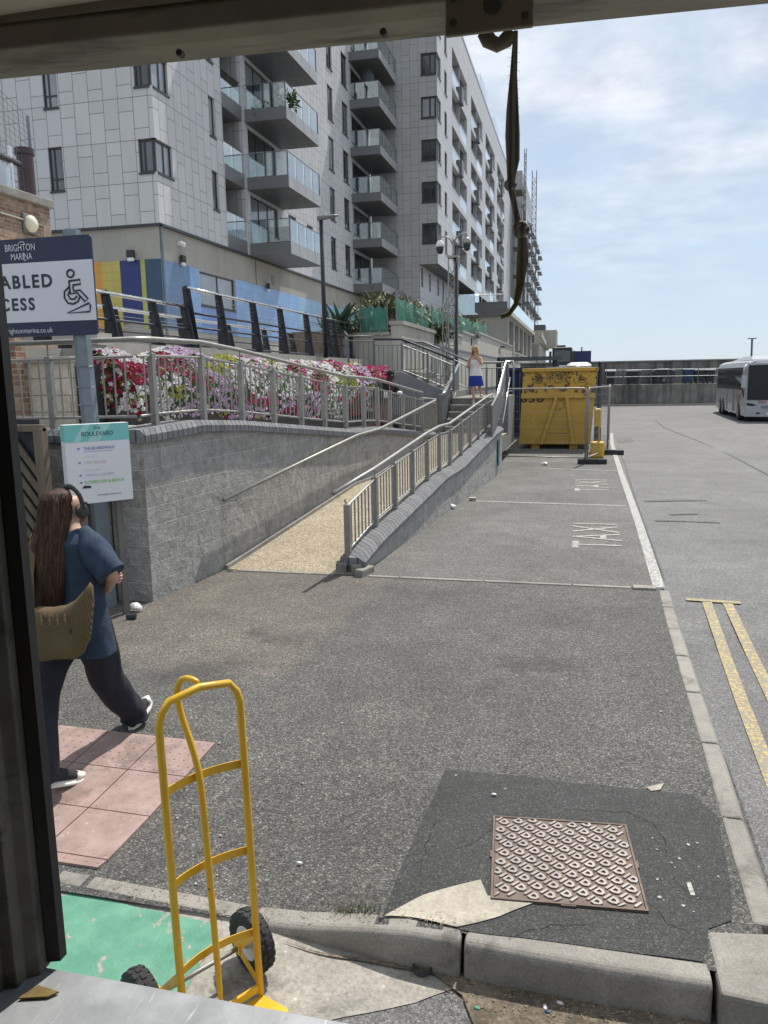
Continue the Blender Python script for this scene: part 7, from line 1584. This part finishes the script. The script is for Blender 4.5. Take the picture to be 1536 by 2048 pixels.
BL = hairmat('blonde_hair', (.25, .17, .08), (.45, .33, .17), (.62, .48, .27)); m = MB(); m.loft(folds(dense([oval(hd2+UP*.125-F2*.01, .03, .03, 0), oval(hd2+UP*.105-F2*.015, .065, .07, 0), oval(hd2+UP*.06-F2*.025, .086, .080, 0), oval(hd2-F2*.045, .092, .065, 0), oval(hd2-UP*.08-F2*.055, .092, .055, 0), oval(hd2-UP*.19-F2*.065, .10, .04, 0), oval(hd2-UP*.30-F2*.07, .085, .03, 0)], 3), .012, 20, 0, .2)); m.tube([hd2+UP*.07+Vector((.075, -.03, 0)), hd2+Vector((.092, -.03, -.05)), hd2+Vector((.10, -.04, -.18)), hd2+Vector((.085, -.06, -.30))], [.02, .026, .026, .012], 8); m.build('hair', BL, w2, smooth=True)
for f_ in (f1, f2):
    d = (F2*.16+UP*(-.02)); m = MB(); m.loft([[f_ + F2*(a) + Vector((s_*w_, 0, h_)) for s_, h_ in ((-1, -.05), (-1, -.025), (1, -.025), (1, -.05))] for a, w_ in ((-.07, .03), (.0, .036), (.10, .042), (.17, .025))]); m.box(f_.x-.045, f_.y-.11, f_.z-.026, f_.x+.045, f_.y-.07, f_.z+.015); m.build('sandal', SOLE, w2)
ph_ = MB().obox(V2(-.035, .335, 2.985), .075, .010, .13, .08, M=Matrix.Rotation(.15, 3, 'Y')); ph_.build('phone', pm('red_phone_case', (.25, .01, .02), .4), None, label='dark red phone held up by the woman on the stairs', cat='phone', bevel=.004)
# ---- man leaning on the upper ramp railing
mn = thing('person', 'man in a black and maroon top leaning on the ramp railing beside the flowers', 'person', (-4.5, 17.5, 1.12))
zg_ = 1.12; b3_ = Vector((-4.42, 17.75, 0)); F3 = Vector((.80, -.60, 0)).normalized(); R3 = Vector((F3.y, -F3.x, 0))
def V3(r, f, z): return b3_ + R3*r + F3*f + UP*z
hd3 = V3(0, .34, 2.40)
J = [(V3(0, -.10, 1.92), .14, .12), (V3(0, .02, 2.05), .14, .11), (V3(0, .14, 2.17), .17, .12), (V3(0, .22, 2.25), .085, .08), (V3(0, .27, 2.30), .060), (hd3-UP*.02, .076, .088), (hd3+UP*.05, .074, .085),
     (V3(-.21, .17, 2.19), .065), (V3(-.29, .30, 1.98), .050), (V3(-.12, .50, 1.98), .032), (V3(.21, .17, 2.19), .065), (V3(.30, .32, 1.98), .050), (V3(.12, .52, 1.99), .032),
     (V3(-.10, -.12, 1.86), .11), (V3(-.12, .0, 1.50), .075), (V3(-.12, -.10, 1.22), .05), (V3(-.12, .05, 1.15), .04), (V3(.10, -.12, 1.86), .11), (V3(.12, .02, 1.50), .075), (V3(.12, -.06, 1.22), .05), (V3(.12, .1, 1.15), .04)]
E3 = list(E2[:20]); hand(J, E3, 9, Vector(J[9][0]), R3*.8+F3*.4, UP, .5); hand(J, E3, 12, Vector(J[12][0]), -R3*.8+F3*.4, UP, .5)
J.append((hd3+F3*.11-UP*.03, .017)); E3.append((5, len(J)-1)); J.append((hd3+F3*.085-UP*.09, .036)); E3.append((5, len(J)-1))
skin_body('body', J, E3, SKIN3, mn)
m = MB(); [m.ball(hd3+F3*.092+R3*s_*.033+UP*.01, .012, nu=8, nv=6) for s_ in (-1, 1)]; m.build('eye', pm('eye_white', (.5, .48, .45), .4), mn)
m = MB(); [m.ball(hd3+R3*s_*.085-UP*.01, .02, .02, .03, 8, 6) for s_ in (-1, 1)]; m.build('ear', SKIN3, mn)
m = MB(); m.ball(hd3+UP*.045-F3*.012, .092, .092, .085); m.build('hair', pm('cropped_black_hair', (.014, .013, .012), .9), mn, smooth=True)
BLK = cloth('black_top', (.016, .018, .022)); tl_ = Matrix.Rotation(.75, 3, R3)
m = MB(); y3 = math.atan2(R3.y, R3.x); rg = [oval(V3(0, .26, 2.275), .085, .075, y3), oval(V3(0, .20, 2.24), .20, .12, y3), oval(V3(0, .13, 2.16), .26, .15, y3), oval(V3(0, .02, 2.02), .24, .16, y3), oval(V3(0, -.08, 1.88), .22, .16, y3), oval(V3(0, -.10, 1.80), .22, .16, y3)]; m.loft(folds(dense(rg, 3), .02, 9, 2), cap=False)
for a, b, c in ((7, 8, 9), (10, 11, 12)): A3, B3, C3 = (Vector(J[k][0]) for k in (a, b, c)); m.loft(folds(dense(limb([A3-(B3-A3)*.2, A3, A3.lerp(B3, .6), B3, B3.lerp(C3, .35)], [.085, .095, .085, .08, .075]), 3), .015, 11, 6), cap=False)
m.build('jacket', BLK, mn, smooth=True)
m = MB(); rg = [oval(V3(-.07, .285, 2.26), .05, .03, y3), oval(V3(-.10, .265, 2.15), .07, .03, y3), oval(V3(-.10, .17, 1.98), .07, .03, y3)]; m.loft(rg); m.build('maroon_panel', cloth('maroon_cloth', (.10, .012, .03)), mn, smooth=True)
m = MB()
for b, c in ((8, 9), (11, 12)): B3, C3 = Vector(J[b][0]), Vector(J[c][0]); m.loft(limb([B3.lerp(C3, .30), B3.lerp(C3, .6), B3.lerp(C3, 1.02)], [.078, .075, .060]))
m.build('white_cuff', cloth('white_sleeve', (.70, .70, .70), var=.05), mn, smooth=True)
m = MB()
for a, b, c in ((13, 14, 15), (17, 18, 19)): A3, B3, C3 = (Vector(J[k][0]) for k in (a, b, c)); m.loft(limb([A3+UP*.08, A3, B3, C3], [.13, .13, .10, .085]), cap=False)
m.build('trousers', cloth('rust_brown_trousers', (.16, .07, .045)), mn, smooth=True)
for k in (15, 19): p = Vector(J[k][0]); MB().loft([[p+F3*a+R3*s_*w_+UP*(h_) for s_, h_ in ((-1, -.10), (-1, -.05), (0, -.02), (1, -.05), (1, -.10))] for a, w_ in ((-.08, .035), (.05, .045), (.2, .03))]).build('shoe', UPR, mn, smooth=True)
# ------------------------------------------------------------------ box van around the camera
vn = thing('box_van', 'dark box van opening with grimy header rail and galvanised sill framing the view', 'van', (0, 1.5, -.15))
def grime(name, a, b, dk, rough=.6):
    s = NT(name); P = s.geo.outputs['Position']; c = s.ramp(s.noise(P, 6, 6, .6), [(0.3, a), (0.7, b)])
    st_ = s.noise(s.mapv(P, (3, 14, 14)), 1.0, 6, .65); c = s.mix(s.ramp(st_, [(0.52, 0.0), (0.66, .8)]), c, dk)
    return s.done(c, rough, s.bump(s.noise(P, 30, 5), .2, .004))
M['hdr'] = grime('grimy_header_rail', (.24, .22, .175), (.36, .33, .265), (.09, .08, .062)); M['jamb'] = grime('dark_grimy_jamb', (.055, .053, .047), (.115, .108, .094), (.02, .018, .016)); M['vanwall'] = pm('van_lining', (.42, .40, .36), .7); M['rubber'] = pm('black_seal', (.010, .010, .011), .7)
YS_ = 1.45
zs_ = .0
hb0, hb1 = PY(0, 160, YS_+.09), PY(1536, 9, YS_+.09); zh = (hb0.z+hb1.z)/2 - .004
tilt = (hb1.z-hb0.z)/(hb1.x-hb0.x)
sl0 = PY(330, 1982, YS_); zsill = sl0.z
jx = PY(75, 1400, YS_).x
ztop = zh + .42
# header: stepped profile (y, z)
hA = PY(150, 26, YS_-.085).z
prof = [(YS_+.09, zh+.004), (YS_+.0, zh), (YS_-.035, zh+.008), (YS_-.045, zh+.045), (YS_-.03, zh+.055), (YS_-.03, zh+.085), (YS_-.065, zh+.095), (YS_-.065, zh+.150), (YS_-.10, zh+.16), (YS_-.10, hA-.02), (YS_-.085, hA), (YS_+.09, zh+.42)]
xm_ = (hb0.x+hb1.x)/2
m = MB(); m.loft([[Vector((x_, y_, z_+(x_-xm_)*tilt)) for y_, z_ in prof] for x_ in (-2.2, 2.2)]); m.build('header_rail', M['hdr'], vn, bevel=.004)
m = MB(); m.prism([(-2.2, YS_-.088, hA+.002), (-2.2, YS_-.34, hA+.10), (-2.2, YS_-.02, hA+.2)], (4.4, 0, 0)); m.build('shutter_box', pm('beige_shutter_box', (.80, .74, .60), .6, var=.1), vn)
m = MB(); m.box(-2.2, -1.6, zh+.30, 2.2, YS_-.142, zh+.33); m.build('roof', M['vanwall'], vn)
cx_ = PY(985, 25, YS_-.07); m = MB(); m.box(cx_.x-.075, YS_-.078, cx_.z-.030, cx_.x+.065, YS_-.068, cx_.z+.04); q = m.build('latch_plate', M['hdr'], vn, bevel=.003)
MB().tube([(cx_.x, YS_-.082, cx_.z+.008), (cx_.x, YS_-.076, cx_.z+.008)], .014, 16).build('latch_hole', M['jamb'], q)
for a, b in ((-.062, .025), (-.062, -.012), (.052, .02), (.052, -.015)): MB().tube([(cx_.x+a, YS_-.083, cx_.z+b), (cx_.x+a, YS_-.077, cx_.z+b)], .006, 10).build('bolt', M['jamb'], q)
for x_, y_ in ((352, 100), (763, 58)): p = PY(x_, y_, YS_-.05); MB().tube([(p.x, YS_-.040, p.z), (p.x, YS_-.026, p.z)], .006, 10).build('bolt', M['jamb'], vn)
# jamb: follows the slightly splayed left edge
def J2(px_y, dxx, yy, ): return None
jt, jb = PY(-30, 160, YS_+.03), PY(131, 1938, YS_+.03)
jfx = lambda z: jb.x
zz2 = (zsill+.0, (zsill+zh)/2, zh+.1)
m = MB(); m.loft([[Vector((jfx(z_)-a, y_, z_)) for a, y_ in ((.032, YS_+.02), (.030, YS_-.02), (.055, YS_-.04), (.055, YS_-.07), (.085, YS_-.08), (.085, YS_-.14), (.06, YS_-.16), (.06, YS_-.20), (.22, YS_-.22), (.22, YS_+.02))] for z_ in zz2]); m.build('jamb', M['jamb'], vn, bevel=.003)
m = MB(); m.loft([[Vector((jfx(z_)-a, y_, z_)) for a, y_ in ((0, YS_+.04), (0, YS_+.015), (.028, YS_+.005), (.22, YS_+.025), (.22, YS_+.05), (.03, YS_+.05))] for z_ in (zsill+.015,)+zz2[1:]]); m.build('door_seal', M['rubber'], vn)
m = MB(); m.box(-1.62, -1.6, zsill-.2, -1.52, YS_-.23, zh+.32); m.build('side_wall', M['vanwall'], vn); m = MB(); m.box(1.52, -1.6, zsill-.2, 1.62, YS_+.05, zh+.32); m.build('side_wall', M['vanwall'], vn)
m = MB(); m.box(-1.62, -1.62, zsill-.2, 1.62, -1.60, zh+.32); m.build('bulkhead', M['vanwall'], vn)
def galv():
    s = NT('scratched_galvanised_sill'); P = s.geo.outputs['Position']; c = s.ramp(s.noise(P, 9, 6, .6), [(0.3, (.24, .25, .265)), (0.7, (.38, .39, .41))])
    sc_ = s.noise(s.mapv(P, (120, 10, 10), rot=(0, 0, .6)), 1.0, 5, .6); c = s.mix(s.ramp(sc_, [(0.63, 0.0), (0.70, .5)]), c, (.6, .6, .6))
    c = s.mix(s.ramp(s.noise(P, 16, 6, .6), [(0.68, 0.0), (0.73, .7)]), c, (.22, .14, .07))
    return s.done(c, .5, s.bump(s.noise(P, 14, 4), .3, .006), .3)
m = MB(); m.loft([[Vector((x_, y_, z_)) for y_, z_ in ((YS_+.01, zsill-.22), (YS_+.01, zsill-.006), (YS_+.003, zsill), (YS_-.45, zsill+.006), (YS_-.46, zsill-.22))] for x_ in (-1.62, 0, 1.62)]); m.build('sill', galv(), vn)
m = MB(); m.box(-1.52, -1.6, zsill-.05, 1.52, YS_-.462, zsill-.01); m.build('floor', pm('van_floor', (.16, .13, .10), .8), vn)
p = G(70, 1988, zsill+.008); m = MB(); m.prism([(p.x-.03, p.y-.02, zsill+.005), (p.x+.035, p.y+.0, zsill+.005), (p.x+.05, p.y+.018, zsill+.005), (p.x-.01, p.y+.025, zsill+.005)], (0, 0, .004)); m.build('corner_tape', pm('dull_yellow_tape', (.16, .105, .025), .7, var=.35, scale=30), vn)
# pull strap hanging from the header
ps = thing('pull_strap', 'frayed dark webbing strap with knots hanging from the van header', 'strap', tuple(PY(1025, 70, YS_-.02)))
def strapmat():
    s = NT('faded_webbing'); P = s.geo.outputs['Position']; sp = s.n('ShaderNodeSeparateXYZ'); s.l(P, sp.inputs[0])
    st_ = s.math('FRACT', s.math('MULTIPLY', sp.outputs[0], 95.0)); c = s.ramp(st_, [(0.35, (.20, .19, .18)), (0.55, (.42, .41, .39))])
    c = s.mix(s.ramp(s.math('SUBTRACT', 2.62, sp.outputs[2]), [(0.05, 0.0), (0.12, 0.85)]), c, (.17, .18, .06))
    return s.done(c, .9, s.bump(s.noise(P, 300, 3), .6, .002))
WEB = strapmat(); ys = YS_-.02
spx = [(1031, 62, 8, .2), (1030, 90, 9, .3), (1027, 150, 12, .5), (1025, 220, 20, .9), (1025, 270, 24, 1.0), (1026, 320, 22, .9), (1023, 350, 15, .6), (1022, 372, 13, 1.3), (1028, 405, 10, .8), (1036, 445, 13, 1.2), (1045, 480, 17, .9), (1045, 520, 20, .9), (1040, 570, 14, .8), (1032, 608, 9, .6), (1018, 628, 8, .5), (1002, 634, 8, .4)]
sp2 = [(PY(x_, y_, ys), w_/FPX*1.5/ (1), d_) for x_, y_, w_, d_ in spx]
m = MB(); m.loft(dense(limb([p for p, _, _ in sp2], [(w_*.54, .0028+.006*max(0, d_-1)) for _, w_, d_ in sp2], 10, (1, 0, 0)), 2)); m.build('webbing', WEB, ps, smooth=True)
for x_, y_, r_ in ((1021, 372, 9), (1042, 462, 13)):
    p = PY(x_, y_, ys); r2 = r_/FPX*1.5; m = MB(); m.tube([p + Vector((math.cos(a)*r2*.8, math.sin(a*2)*r2*.35, math.sin(a)*r2*.75 + .2*r2)) for a in [2*math.pi*k/12 for k in range(12)]], r2*.48, 8, True); m.ball(p, r2*.7, r2*.5, r2*.8, 10, 7); m.build('knot', WEB, ps, smooth=True)
m = MB(); l0 = [PY(966, 66, ys), PY(974, 84, ys), PY(995, 93, ys), PY(1014, 84, ys), PY(1024, 64, ys)]; m.loft(limb(l0, [(.007, .010)]*5, 8, (0, 1, 0))); l1 = [PY(972, 66, ys), PY(984, 82, ys), PY(1000, 86, ys), PY(1020, 66, ys)]; m.loft(limb(l1, [(.006, .010)]*4, 8, (0, 1, 0))); m.build('loop', M['hdr'], ps, smooth=True)
m = MB(); [m.tube([PY(1027+10*math.sin(k*1.7)*((k % 2)*2-1)*.9, 95+k*9, ys), PY(1027+13*((k % 2)*2-1), 98+k*9, ys)], .0003, 3) for k in range(20)]; m.build('frayed_threads', WEB, ps)
# hide bookkeeping keys
for o in bpy.data.objects:
    if '_o' in o.keys(): del o['_o']
    if o.parent is None and o.type == 'MESH' and o.get('kind') == 'structure':
        for k_ in ('category', 'label'):
            if k_ in o.keys(): del o[k_]
